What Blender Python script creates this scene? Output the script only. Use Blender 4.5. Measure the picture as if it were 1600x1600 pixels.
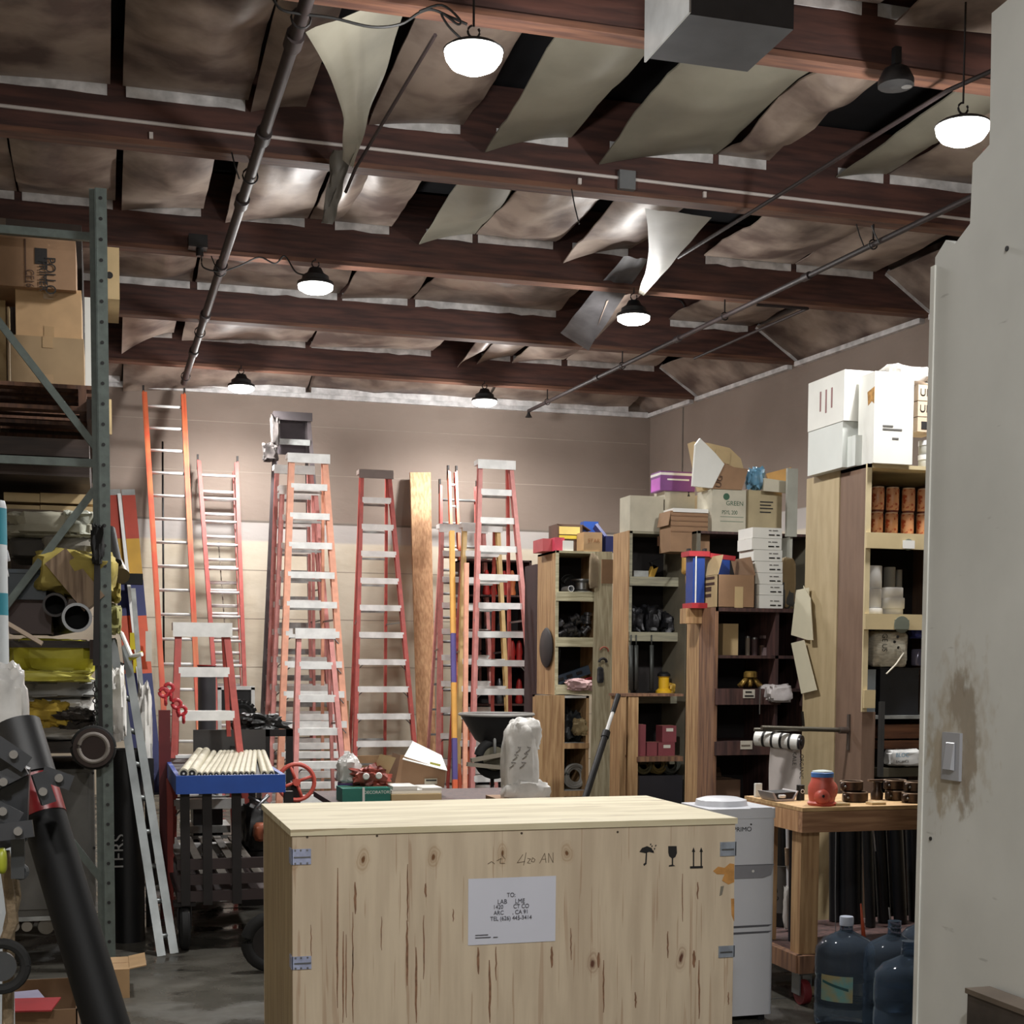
import bpy, math, random
from mathutils import Vector, Matrix, noise
R = math.radians
for o in list(bpy.data.objects): bpy.data.objects.remove(o)
scn = bpy.context.scene
COL = scn.collection

# ------------------------------------------------------------------ camera
EYE = 1.6; F = 2200.0; CX, CY = 800.0, 1178.0
YAW, PITCH, ROLL = R(16.15), R(3.6), R(.35)
fw = Vector((math.sin(YAW)*math.cos(PITCH), math.cos(YAW)*math.cos(PITCH), -math.sin(PITCH)))
r0 = Vector((math.cos(YAW), -math.sin(YAW), 0)); u0 = r0.cross(fw)
rt = r0*math.cos(ROLL)+u0*math.sin(ROLL); up = u0*math.cos(ROLL)-r0*math.sin(ROLL)
CAM = Vector((0, 0, EYE))
cd = bpy.data.cameras.new('camera'); cam = bpy.data.objects.new('camera', cd); COL.objects.link(cam)
cam.matrix_world = Matrix(((rt.x, up.x, -fw.x, CAM.x), (rt.y, up.y, -fw.y, CAM.y), (rt.z, up.z, -fw.z, CAM.z), (0, 0, 0, 1)))
cd.sensor_fit = 'HORIZONTAL'; cd.sensor_width = 36; cd.lens = 36*F/1600
cd.shift_x = (800-CX)/1600; cd.shift_y = (CY-800)/1600; cd.clip_start = .05
scn.camera = cam
def at(x, y, X=None, Y=None, Z=None):
    "point of the room seen at photo pixel x, y on the plane X=, Y= or Z="
    d = fw+rt*((x-CX)/F)-up*((y-CY)/F)
    t = X/d.x if X is not None else Y/d.y if Y is not None else (Z-EYE)/d.z
    return CAM+d*t
# ------------------------------------------------------------------ world, exposure
w = bpy.data.worlds.new('world'); scn.world = w; w.use_nodes = True
w.node_tree.nodes['Background'].inputs[0].default_value = (.8, .9, 1, 1)
w.node_tree.nodes['Background'].inputs[1].default_value = .02
vs = scn.view_settings; vs.view_transform = 'Standard'; vs.look = 'None'; vs.gamma = 1; vs.use_curve_mapping = False
vs.exposure = 0.0
LAMP_W = 85; LENS = 14; BACK_W = 135; UP_W = 85

# ------------------------------------------------------------------ helpers
def lin(c): return tuple(((v/255)/12.92 if v/255 <= .04045 else ((v/255+.055)/1.055)**2.4) for v in c)+(1,)
MATS = {}
def mat(name, col, rough=.6, metal=0, var=.18, scale=6, stretch=(1, 1, 1), bump=.0, col2=None, emit=0, lo=.35, hi=.65, spec=None):
    if name in MATS: return MATS[name]
    m = bpy.data.materials.new(name); m.use_nodes = True; MATS[name] = m
    nt = m.node_tree; b = nt.nodes['Principled BSDF']
    b.inputs['Roughness'].default_value = rough; b.inputs['Metallic'].default_value = metal
    if spec is not None: b.inputs['Specular IOR Level'].default_value = spec
    a = lin(col); c2 = lin(col2) if col2 else tuple(v*(1-var) for v in a[:3])+(1,)
    tc = nt.nodes.new('ShaderNodeTexCoord'); mp = nt.nodes.new('ShaderNodeMapping'); mp.inputs['Scale'].default_value = stretch
    nz = nt.nodes.new('ShaderNodeTexNoise'); nz.inputs['Scale'].default_value = scale; nz.inputs['Detail'].default_value = 5
    cr = nt.nodes.new('ShaderNodeValToRGB'); cr.color_ramp.elements[0].color = c2; cr.color_ramp.elements[1].color = a
    cr.color_ramp.elements[0].position = lo; cr.color_ramp.elements[1].position = hi
    L = nt.links.new
    L(tc.outputs['Object'], mp.inputs[0]); L(mp.outputs[0], nz.inputs[0]); L(nz.outputs[0], cr.inputs[0]); L(cr.outputs[0], b.inputs['Base Color'])
    if bump:
        bp = nt.nodes.new('ShaderNodeBump'); bp.inputs['Strength'].default_value = bump; bp.inputs['Distance'].default_value = .02
        L(nz.outputs[0], bp.inputs['Height']); L(bp.outputs[0], b.inputs['Normal'])
    if emit:
        b.inputs['Emission Color'].default_value = a; b.inputs['Emission Strength'].default_value = emit
    return m
def wood(name, c1, c2, stretch=(14, 14, 1), scale=3, rough=.65, lo=.38, hi=.62): return mat(name, c1, rough, 0, 0, scale, stretch, .12, c2, lo=lo, hi=hi)

class MB:
    def __init__(s): s.v = []; s.f = []; s.smooth = False
    def add(s, vs, fs):
        n = len(s.v); s.v += [Vector(v) for v in vs]; s.f += [tuple(i+n for i in f) for f in fs]; return s
    def hexa(s, p): return s.add(p, [(0, 3, 2, 1), (4, 5, 6, 7), (0, 1, 5, 4), (1, 2, 6, 5), (2, 3, 7, 6), (3, 0, 4, 7)])
    def box(s, x0, x1, y0, y1, z0, z1, T=None):
        p = [Vector(q) for q in ((x0, y0, z0), (x1, y0, z0), (x1, y1, z0), (x0, y1, z0), (x0, y0, z1), (x1, y0, z1), (x1, y1, z1), (x0, y1, z1))]
        if T: p = [T @ q for q in p]
        return s.hexa(p)
    def bar(s, a, b, w, t, side=(1, 0, 0)):
        "rectangular bar a-b, w wide along side, t thick across"
        a, b = Vector(a), Vector(b); d = (b-a).normalized(); sd = Vector(side); sd = (sd-d*sd.dot(d)).normalized(); n = d.cross(sd)
        h, k = sd*w/2, n*t/2
        return s.hexa([a-h-k, a+h-k, a+h+k, a-h+k, b-h-k, b+h-k, b+h+k, b-h+k])
    def tube(s, pts, r, n=8, cap=True, r2=None):
        pts = [Vector(p) for p in pts]; m = len(pts); base = len(s.v); s.smooth = True
        ref = Vector((0, 0, 1))
        if abs((pts[-1]-pts[0]).normalized().z) > .9: ref = Vector((0, 1, 0))
        for i, p in enumerate(pts):
            d = (pts[min(i+1, m-1)]-pts[max(i-1, 0)]).normalized(); a = d.cross(ref)
            if a.length < 1e-4: a = d.cross(Vector((1, 0, 0)))
            a.normalize(); c = d.cross(a); rr = r if r2 is None else r+(r2-r)*i/(m-1)
            for k in range(n):
                t = 2*math.pi*k/n; s.v.append(p+a*math.cos(t)*rr+c*math.sin(t)*rr)
        for i in range(m-1):
            for k in range(n):
                k2 = (k+1) % n; s.f.append((base+i*n+k, base+i*n+k2, base+(i+1)*n+k2, base+(i+1)*n+k))
        if cap:
            s.f.append(tuple(base+k for k in range(n))[::-1]); s.f.append(tuple(base+(m-1)*n+k for k in range(n)))
        return s
    def lathe(s, c, prof, n=20, axis='Z', cap=True):
        "profile of (radius, height) round an axis through c"
        c = Vector(c); base = len(s.v); s.smooth = True
        for (r, h) in prof:
            for k in range(n):
                t = 2*math.pi*k/n; a, b = r*math.cos(t), r*math.sin(t)
                s.v.append(c+{'Z': Vector((a, b, h)), 'Y': Vector((a, h, b)), 'X': Vector((h, a, b))}[axis] if isinstance(axis, str) else c+axis @ Vector((a, b, h)))
        m = len(prof)
        for i in range(m-1):
            for k in range(n):
                k2 = (k+1) % n; s.f.append((base+i*n+k, base+i*n+k2, base+(i+1)*n+k2, base+(i+1)*n+k))
        if cap: s.f.append(tuple(base+k for k in range(n))[::-1]); s.f.append(tuple(base+(m-1)*n+k for k in range(n)))
        return s
    def ring(s, c, R_, r, axis='Z', n=20, k=6, arc=1, start=0):
        pts = []
        for i in range(n+1):
            t = 2*math.pi*(start+arc*i/n); a, b = R_*math.cos(t), R_*math.sin(t)
            pts.append(Vector(c)+{'Z': Vector((a, b, 0)), 'Y': Vector((a, 0, b)), 'X': Vector((0, a, b))}[axis])
        return s.tube(pts, r, k)
    def grid(s, fn, nu, nv, th=0, tdir=(0, 0, 1)):
        td = Vector(tdir)*th; base = len(s.v); s.smooth = True
        for j in range(nv+1):
            for i in range(nu+1): s.v.append(Vector(fn(i/nu, j/nv)))
        W = nu+1
        for j in range(nv):
            for i in range(nu): a = base+j*W+i; s.f.append((a, a+1, a+W+1, a+W))
        if th:
            n2 = len(s.v); 
            for q in range(base, n2): s.v.append(s.v[q]+td)
            for j in range(nv):
                for i in range(nu): a = n2+j*W+i; s.f.append((a, a+W, a+W+1, a+1))
            o = n2-base
            ed = [base+i for i in range(W)]+[base+j*W+nu for j in range(1, nv+1)]+[base+nv*W+i for i in range(nu-1, -1, -1)]+[base+j*W for j in range(nv-1, 0, -1)]
            for q in range(len(ed)):
                a, b = ed[q], ed[(q+1) % len(ed)]; s.f.append((b, a, a+o, b+o))
        return s
    def lump(s, c, sz, seed=0, amp=.12, pw=.45, n=14, fq=3):
        "rounded, crumpled body (superellipsoid plus noise), half sizes sz"
        c = Vector(c); base = len(s.v); s.smooth = True; m = n
        sg = lambda a, p: math.copysign(abs(a)**p, a)
        for i in range(m+1):
            ph = -math.pi/2+math.pi*i/m
            for k in range(2*n):
                t = math.pi*k/n
                u = Vector((sg(math.cos(ph), pw)*sg(math.cos(t), pw), sg(math.cos(ph), pw)*sg(math.sin(t), pw), sg(math.sin(ph), pw)))
                d = noise.noise(u*fq*.5+Vector((seed*7.3, seed, 0)))*amp*1.2+noise.noise(u*fq*1.7+Vector((seed, 3, seed*5)))*amp
                q = u*(1+d); z = max(q.z, -1)
                s.v.append(c+Vector((q.x*sz[0], q.y*sz[1], z*sz[2])))
        W = 2*n
        for i in range(m):
            for k in range(W):
                k2 = (k+1) % W; s.f.append((base+i*W+k, base+i*W+k2, base+(i+1)*W+k2, base+(i+1)*W+k))
        return s
    def prism(s, poly, a0, a1, axis='Y'):
        "polygon of 2D points extruded between a0 and a1 along axis"
        n = len(poly); base = len(s.v)
        for a in (a0, a1):
            for (p, q) in poly: s.v.append(Vector({'X': (a, p, q), 'Y': (p, a, q), 'Z': (p, q, a)}[axis]))
        s.f.append(tuple(base+i for i in range(n))); s.f.append(tuple(base+n+i for i in range(n-1, -1, -1)))
        for i in range(n): j = (i+1) % n; s.f.append((base+i, base+n+i, base+n+j, base+j))
        return s

def _mesh(name, mb, m, org):
    me = bpy.data.meshes.new(name); me.from_pydata([v-org for v in mb.v], [], mb.f); me.update()
    import bmesh
    bm = bmesh.new(); bm.from_mesh(me); bmesh.ops.remove_doubles(bm, verts=bm.verts, dist=1e-6); bmesh.ops.recalc_face_normals(bm, faces=bm.faces)
    if mb.smooth:
        for f in bm.faces: f.smooth = len(f.verts) <= 4
        for e in bm.edges:
            if len(e.link_faces) == 2 and e.calc_face_angle(0) > .7: e.smooth = False
    bm.to_mesh(me); bm.free()
    if m: me.materials.append(m)
    return me
def bbase(mb):
    xs = [v.x for v in mb.v]; ys = [v.y for v in mb.v]; zs = [v.z for v in mb.v]
    return Vector(((min(xs)+max(xs))/2, (min(ys)+max(ys))/2, min(zs)))
ORG = {}
def tag(o, label=None, cat=None, group=None, kind=None):
    if label: o['label'] = label
    if cat: o['category'] = cat
    if group: o['group'] = group
    if kind: o['kind'] = kind
    return o
def thing(name, label, cat, loc, group=None):
    o = bpy.data.objects.new(name, None); COL.objects.link(o); o.location = loc; o.empty_display_size = .1; ORG[o.name] = Vector(loc)
    return tag(o, label, cat, group)
def part(name, mb, m, parent, label=None, kind=None):
    "world-space mesh hung under parent"
    g = ORG[parent.name]; me = _mesh(name, mb, m, g); o = bpy.data.objects.new(name, me); COL.objects.link(o); o.parent = parent
    ORG[o.name] = g
    return tag(o, label, None, None, kind)
def solo(name, mb, m, label, cat, group=None, kind=None):
    g = bbase(mb); me = _mesh(name, mb, m, g); o = bpy.data.objects.new(name, me); COL.objects.link(o); o.location = g; ORG[o.name] = g
    return tag(o, label, cat, group, kind)
def struct(name, mb, m):
    me = _mesh(name, mb, m, Vector((0, 0, 0))); o = bpy.data.objects.new(name, me); COL.objects.link(o); ORG[o.name] = Vector((0, 0, 0)); o['kind'] = 'structure'
    return o
def dup(o, delta, label=None, parent=None):
    c = o.copy(); COL.objects.link(c)
    if parent: c.parent = parent
    else: c.location = o.location+Vector(delta); ORG[c.name] = c.location.copy()
    if label: c['label'] = label
    for ch in list(o.children):
        if ch.name in bpy.data.objects: dup(ch, (0, 0, 0), None, c)
    return c
FR = {'-Y': Matrix.Rotation(R(90), 4, 'X'), '-X': Matrix.Rotation(R(-90), 4, 'Z') @ Matrix.Rotation(R(90), 4, 'X'), '+Z': Matrix.Identity(4)}
def txt(s, size, pos, face, parent, m, spin=0, name='lettering', sx=1, gap=.0015):
    "flat lettering centred on pos, facing -Y, -X or up"
    cu = bpy.data.curves.new('t', 'FONT'); cu.body = s; cu.size = size; cu.align_x = 'CENTER'; cu.align_y = 'CENTER'; cu.extrude = .0004
    to = bpy.data.objects.new('t', cu); me = bpy.data.meshes.new_from_object(to)
    bpy.data.objects.remove(to)
    n = {'-Y': Vector((0, -1, 0)), '-X': Vector((-1, 0, 0)), '+Z': Vector((0, 0, 1))}[face]
    Mx = Matrix.Translation(Vector(pos)+n*gap-ORG[parent.name]) @ FR[face] @ Matrix.Rotation(R(spin), 4, 'Z') @ Matrix.Diagonal((sx, 1, 1, 1))
    me.transform(Mx); me.materials.clear(); me.materials.append(m); me.name = name
    o = bpy.data.objects.new(name, me); COL.objects.link(o); o.parent = parent; ORG[o.name] = ORG[parent.name]
    return o
def patch(x0, x1, z0, z1, y, th=.002):  # thin rectangle facing -Y, on a face at y
    return MB().box(x0, x1, y-th, y, z0, z1)
def patchx(y0, y1, z0, z1, x, th=.002): return MB().box(x-th, x, y0, y1, z0, z1)
rnd = random.Random(7)

# ------------------------------------------------------------------ materials
INK = mat('ink', (28, 26, 26), .7, var=0)
WHITE = mat('white_paper', (225, 224, 220), .7, var=.06)
LABEL = mat('paper_label', (205, 200, 188), .7, var=.1)
CARD = mat('cardboard', (178, 146, 108), .8, var=.14, scale=9)
CARDD = mat('brown_cardboard', (150, 118, 90), .8, var=.14, scale=9)
CARDW = mat('pale_cardboard', (190, 184, 166), .8, var=.14, scale=7)
CARDY = mat('tan_cardboard', (196, 172, 130), .8, var=.16, scale=5)
CARDWH = mat('white_cardboard', (228, 228, 222), .6, var=.1, scale=3)
TAPE = mat('packing_tape', (160, 130, 90), .35, var=.1)
STEEL = mat('steel', (150, 152, 155), .35, .9, var=.2)
ALU = mat('aluminium', (236, 236, 234), .45, .0, var=.16, scale=12)
ALUD = mat('worn_aluminium', (164, 166, 164), .45, .3, var=.4, scale=10)
BLK = mat('black_plastic', (22, 22, 24), .5, var=.3)
BLKM = mat('black_steel', (34, 30, 30), .55, .3, var=.4)
RUB = mat('black_rubber', (20, 20, 20), .85, var=.3)
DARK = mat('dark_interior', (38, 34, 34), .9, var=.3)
ORANGE = mat('orange_fibreglass', (216, 104, 76), .5, var=.18, scale=14)
PEACH = mat('faded_peach_fibreglass', (232, 166, 138), .55, var=.16, scale=14)
REDF = mat('red_fibreglass', (186, 84, 76), .5, var=.25, scale=12)
PINKF = mat('faded_pink_fibreglass', (214, 144, 138), .55, var=.2, scale=14)
RED = mat('red_paint', (150, 30, 30), .5, var=.3)
BLUE = mat('blue_paint', (28, 74, 158), .45, var=.18)
NAVY = mat('navy_paint', (34, 42, 100), .5, var=.2)
YEL = mat('yellow_cloth', (206, 196, 70), .8, var=.35, scale=8)
WOOD = wood('fir_lumber', (184, 150, 108), (150, 114, 78))
WOODX = wood('fir_lumber_across', (176, 136, 102), (142, 104, 76), (1, 14, 14))
WOODP = wood('pine_board', (200, 158, 116), (170, 126, 88))
PALEW = wood('grey_pine', (180, 170, 142), (150, 138, 110))
PALEX = wood('grey_pine_across', (196, 190, 160), (168, 160, 130), (1, 14, 14))
DARKW = wood('dark_stained_wood', (84, 58, 54), (54, 38, 38))
BRWOOD = wood('weathered_brown_wood', (140, 104, 78), (98, 70, 56))
PLYT = wood('tan_plywood', (182, 164, 130), (170, 152, 118), (5, 5, 1))
PLYB = wood('brown_plywood', (122, 98, 82), (112, 89, 74), (5, 5, 1))
GALV = mat('galvanised_steel', (138, 142, 142), .4, .7, var=.3)
RACKM = mat('grey_green_rack_paint', (98, 108, 104), .5, .2, var=.25, scale=20)
FOIL = mat('insulation_scrim', (158, 142, 130), .5, .05, var=0, scale=2.4, bump=.6, col2=(92, 76, 70), lo=.36, hi=.62)
FOILG = mat('vinyl_flap', (136, 132, 118), .55, .0, var=.3, scale=2, bump=.3)
HEM = mat('insulation_hem', (226, 224, 224), .5, .1, var=.4, scale=9, bump=.4)
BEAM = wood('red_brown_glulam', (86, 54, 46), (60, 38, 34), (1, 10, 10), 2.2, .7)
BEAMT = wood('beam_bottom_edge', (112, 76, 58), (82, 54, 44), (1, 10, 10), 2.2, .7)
DECK = mat('black_deck_paper', (22, 22, 26), .8, var=.4)
CABLE = mat('black_cable', (18, 18, 18), .6, var=0)
PLASTIC = mat('white_appliance_plastic', (206, 208, 214), .3, var=.04)
BAGP = mat('translucent_bag', (205, 203, 200), .35, var=.2, scale=10, bump=.3)
TARP = mat('grey_tarp', (168, 164, 146), .7, var=.35, scale=5, bump=.3)
CLOTH = mat('white_cloth', (222, 220, 216), .85, var=.22, scale=9, bump=.4)
# ------------------------------------------------------------------ setting
def node_mat(name, build, rough=.7):
    m = bpy.data.materials.new(name); m.use_nodes = True; nt = m.node_tree; b = nt.nodes['Principled BSDF']; b.inputs['Roughness'].default_value = rough
    build(nt, b); return m
class NT:
    def __init__(s, nt): s.nt = nt; s.L = nt.links.new
    def n(s, t, **k):
        x = s.nt.nodes.new(t)
        for a, v in k.items():
            if a.startswith('i_'): x.inputs[int(a[2:])].default_value = v
            else: setattr(x, a, v)
        return x
    def math(s, op, a, b=None, clamp=False):
        x = s.nt.nodes.new('ShaderNodeMath'); x.operation = op; x.use_clamp = clamp
        for i, v in enumerate((a, b)):
            if v is None: continue
            if isinstance(v, (int, float)): x.inputs[i].default_value = v
            else: s.L(v, x.inputs[i])
        return x.outputs[0]
    def mix(s, f, a, b):
        x = s.nt.nodes.new('ShaderNodeMix'); x.data_type = 'RGBA'
        for i, v in ((0, f), (6, a), (7, b)):
            if isinstance(v, (int, float, tuple)): x.inputs[i].default_value = v
            else: s.L(v, x.inputs[i])
        return x.outputs[2]
    def noise(s, vec, scale, stretch=(1, 1, 1), detail=5):
        mp = s.n('ShaderNodeMapping'); mp.inputs['Scale'].default_value = stretch; s.L(vec, mp.inputs[0])
        z = s.n('ShaderNodeTexNoise'); z.inputs['Scale'].default_value = scale; z.inputs['Detail'].default_value = detail; s.L(mp.outputs[0], z.inputs[0]); return z.outputs[0]
    def step(s, v, a, b):
        x = s.nt.nodes.new('ShaderNodeMapRange'); x.interpolation_type = 'SMOOTHSTEP'; x.inputs[1].default_value = a; x.inputs[2].default_value = b; s.L(v, x.inputs[0]); return x.outputs[0]

def floor_b(nt, b):
    k = NT(nt); o = k.n('ShaderNodeTexCoord').outputs['Object']
    c = k.mix(k.step(k.noise(o, 1.1, detail=8), .35, .65), lin((72, 70, 64)), lin((92, 89, 82)))
    c = k.mix(k.step(k.noise(o, 4.2, (1, 2, 1), 7), .6, .74), c, lin((50, 48, 44)))
    k.L(c, b.inputs['Base Color']); k.L(k.step(k.noise(o, 3), .3, .8), b.inputs['Roughness'])
    b.inputs['Specular IOR Level'].default_value = .3
fl = struct('floor', MB().box(-3, 9, -6, 18.4, -.12, 0), node_mat('stained_concrete', floor_b))
jm = mat('floor_joint_filler', (46, 44, 40), .9)
for y in (6.1, 9.3, 12.4, 15.4): part('control_joint', MB().box(-2.9, 8.6, y-.008, y+.008, -.001, .0015), jm, fl)

wx = lambda y: 7.05+(17.8-y)*.1          # right wall is slightly out of square
YB = 17.8
def plaster(nt, b):
    k = NT(nt); o = k.n('ShaderNodeTexCoord').outputs['Object']
    c = k.mix(k.step(k.noise(o, .7), .3, .7), lin((128, 114, 104)), lin((142, 128, 118)))
    sp = k.n('ShaderNodeSeparateXYZ'); k.L(o, sp.inputs[0])
    c = k.mix(k.step(sp.outputs['Z'], 3.34, 3.36), k.mix(k.step(sp.outputs['Z'], 3.1, 3.14), k.mix(k.step(k.noise(o, 2), .4, .6), lin((196, 184, 164)), lin((206, 196, 178))), lin((178, 172, 168))), c)
    k.L(c, b.inputs['Base Color'])
    bp = k.n('ShaderNodeBump'); bp.inputs['Strength'].default_value = .25; bp.inputs['Distance'].default_value = .03
    k.L(k.noise(o, 3, (1, 1, 2.5)), bp.inputs['Height']); k.L(bp.outputs[0], b.inputs['Normal'])
PL = node_mat('painted_block', plaster, .85)
wb = struct('wall_back', MB().box(-3, 8.2, YB, YB+.2, 0, 5.7), PL)
LG = mat('block_joint', (120, 112, 104), .9)
for i, z in enumerate([.6*j+.36 for j in range(8)]):
    part('joint_line', MB().box(-2.9, 7.0, YB-.002, YB+.01, z-(.012 if abs(z-3.36) < .01 else .004), z+(.012 if abs(z-3.36) < .01 else .004)), LG if abs(z-3.36) < .01 else mat('faint_joint', (160, 148, 136), .9), wb)
# plywood sheeting lines low on the back wall
wr = struct('wall_right', MB().prism([(wx(18), 18), (wx(-6), -6), (wx(-6)+.2, -6), (wx(18)+.2, 18)], 0, 5.7, 'Z'), PL)
part('pilaster_joint', MB().box(wx(16.9)-.012, wx(16.9)+.05, 16.88, 16.9, 0, 4.9), LG, wr)
struct('wall_left', MB().box(-3.1, -2.9, -6, 18, 0, 5.7), PL)
struct('wall_rear', MB().box(-3, 9.6, -6.1, -5.9, 0, 5.7), PL)

# partition wall on the right of the view
def part_b(nt, b):
    k = NT(nt); o = k.n('ShaderNodeTexCoord').outputs['Object']; sp = k.n('ShaderNodeSeparateXYZ'); k.L(o, sp.inputs[0])
    Y, Z = sp.outputs['Y'], sp.outputs['Z']
    c = k.mix(k.step(k.noise(o, 2.5), .3, .75), lin((186, 187, 183)), lin((200, 201, 197)))
    def ell(y, z, ry, rz):
        a = k.math('POWER', k.math('DIVIDE', k.math('SUBTRACT', Y, y), ry), 2); d = k.math('POWER', k.math('DIVIDE', k.math('SUBTRACT', Z, z), rz), 2)
        return k.math('SQRT', k.math('ADD', a, d))
    n1 = k.noise(o, 26, (1, 1.3, .8), 6)
    for (y, z, ry, rz, col, s) in ((2.985, 1.52, .05, .07, (96, 82, 66), 1.0), (2.945, 1.44, .035, .085, (84, 72, 58), 1.0), (3.06, 1.36, .055, .12, (150, 138, 116), .85), (2.965, 1.36, .04, .1, (112, 96, 76), .9), (2.99, 1.45, .11, .17, (168, 160, 146), .6)):
        e = k.math('ADD', ell(y, z, ry, rz), k.math('MULTIPLY', k.math('SUBTRACT', n1, .5), 2.6))
        c = k.mix(k.math('MULTIPLY', k.math('SUBTRACT', 1.0, k.step(e, .55, 1.35)), s), c, lin(col))
    sc = k.step(k.noise(o, 9, (1, .8, 4), 3), .69, .75)
    c = k.mix(k.math('MULTIPLY', sc, .35), c, lin((110, 108, 104)))
    k.L(c, b.inputs['Base Color']); b.inputs['Roughness'].default_value = .55
PX = 2.0
pw = struct('wall_partition', MB().prism([(-5.9, 0), (3.155, 0), (3.145, 2.62), (3.10, 2.65), (3.06, 2.63), (3.0, 2.66), (2.995, 2.8), (2.93, 2.82), (2.935, 3.12), (2.6, 3.14), (-5.9, 3.14)], PX, PX+.13, 'X'), node_mat('scuffed_white_paint', part_b))
stub = part('torn_edge', MB().prism([(2.94, 2.64), (3.0, 2.66), (2.985, 2.83), (2.94, 2.83)], PX+.02, PX+.1, 'X'), mat('raw_gypsum', (170, 120, 110), .9), pw)
part('corner_bead', MB().box(PX-.004, PX+.02, 3.14, 3.158, 0, 2.6), mat('corner_paint', (214, 214, 208), .5), pw)
part('anchor_hole', MB().lathe((PX+.001, 2.85, 2.56), [(.006, -.004), (.006, .003)], 10, 'X'), BLK, pw)
part('anchor_hole', MB().lathe((PX+.001, 3.1, 1.17), [(.005, -.004), (.005, .003)], 10, 'X'), BLK, pw)
sw = thing('light_switch', 'grey rocker light switch on the white partition, in the brown stain', 'light switch', (PX, 3.01, 1.33))
swm = mat('switch_plastic', (150, 152, 158), .35, var=.05)
part('plate', MB().box(PX-.008, PX, 2.975, 3.05, 1.325, 1.442), swm, sw)
part('rocker', MB().add([(PX-.010, 2.992, 1.35), (PX-.010, 3.03, 1.35), (PX-.010, 3.03, 1.418), (PX-.010, 2.992, 1.418), (PX-.02, 2.995, 1.352), (PX-.02, 3.027, 1.352), (PX-.012, 3.027, 1.416), (PX-.012, 2.995, 1.416)], [(0, 1, 2, 3), (4, 5, 6, 7), (0, 1, 5, 4), (1, 2, 6, 5), (2, 3, 7, 6), (3, 0, 4, 7)]), mat('rocker_plastic', (154, 156, 162), .3, var=.03), sw)

# ------------------------------------------------------------------ ceiling
ZB, ZH = 4.95, 5.3
ce = struct('ceiling', MB().box(-3, 9.6, -6, 18.4, 5.62, 5.72), DECK)
BY = [0.05, 2.45, 4.85, 7.25, 9.65, 12.0, 14.28, 16.5]
for i, y in enumerate(BY):
    xe = wx(y); x0 = -2.9
    if y > 9: b_ = MB().prism([(x0, ZB+.03), (xe, ZB+.03), (xe-.5, 5.3), (xe-.5, 5.6), (x0, 5.6)], y, y+.13, 'Y')
    else: b_ = MB().box(x0, xe, y, y+.13, ZB+.03, 5.6)
    bm_ = part('roof_beam', b_, BEAM, ce)
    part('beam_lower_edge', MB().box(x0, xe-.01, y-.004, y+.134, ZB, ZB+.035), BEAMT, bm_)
part('wall_ledger', MB().box(-2.9, 7.0, YB-.05, YB, 4.9, 4.97), HEM, ce)
def sheet(bay, xl, xr, drop=0., dropr=0., pw_=2.0, m=FOIL, wr_=.035, seed=0, near=0., z0=ZH, slope=0.):
    "one insulation batt between two beams; drop = how far its left far corner hangs"
    ya, yb = BY[bay]+.13, (BY[bay+1] if bay+1 < len(BY) else YB)
    def fn(u, v):
        x = xl+(xr-xl)*u; y = ya+(yb-ya)*v
        z = z0-(drop*(1-u)**1.6*(v**pw_)+near*(1-u)**1.5*(1-v))-dropr*u**3*v
        e_ = min(1, 5*v, 6*(1-v)); z -= .085*math.sin(math.pi*u)*math.sin(math.pi*v)+slope*v
        z += e_*wr_*noise.noise(Vector((x*2.3+seed, y*1.4, seed)))*1.6+e_*wr_*.5*noise.noise(Vector((x*6+seed, y*5, 3+seed)))
        return (x, y-(.02 if v == 1 else 0), z)
    return part('insulation_sheet', MB().grid(fn, 14, 16, .012), m, ce)
def hem(bay, xl, xr, dz=0, tilt=0):
    if bay == 7: dz = -.29
    yb = BY[bay+1] if bay+1 < len(BY) else YB-.1
    n = max(2, int((xr-xl)/.12))
    def fn(u, v):
        x = xl+(xr-xl)*u
        return (x, yb-.006-.012*abs(noise.noise(Vector((x*9, bay, 0)))), 5.235+dz-tilt*(1-u)+.075*v+.018*noise.noise(Vector((x*7, bay*3, 5)))*(1-v))
    return part('hem_strip', MB().grid(fn, n, 1, .004, (0, -1, 0)), HEM, ce)
def bay(k, segs):
    """segs: (px, py, px_right, extra) far-left corner of each sheet at photo pixel, right end pixel"""
    yf = BY[k+1] if k+1 < len(BY) else YB-.1
    for i, s in enumerate(segs):
        px, py, pr = s[:3]; kw = s[3] if len(s) > 3 else {}
        a = at(px, py, Y=yf-.02); hx = kw.pop('hem', True)
        br = at(pr, py, Y=yf-.02).x
        drop = max(0, ZH-.02-a.z); 
        if drop < .05: drop = 0
        sheet(k, a.x, br, drop, seed=k*10+i*1.7, **kw)
        if hx and br-a.x > .3: hem(k, a.x+(.5*drop if drop > .1 else .02), br-.02, 0, 0)
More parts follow.
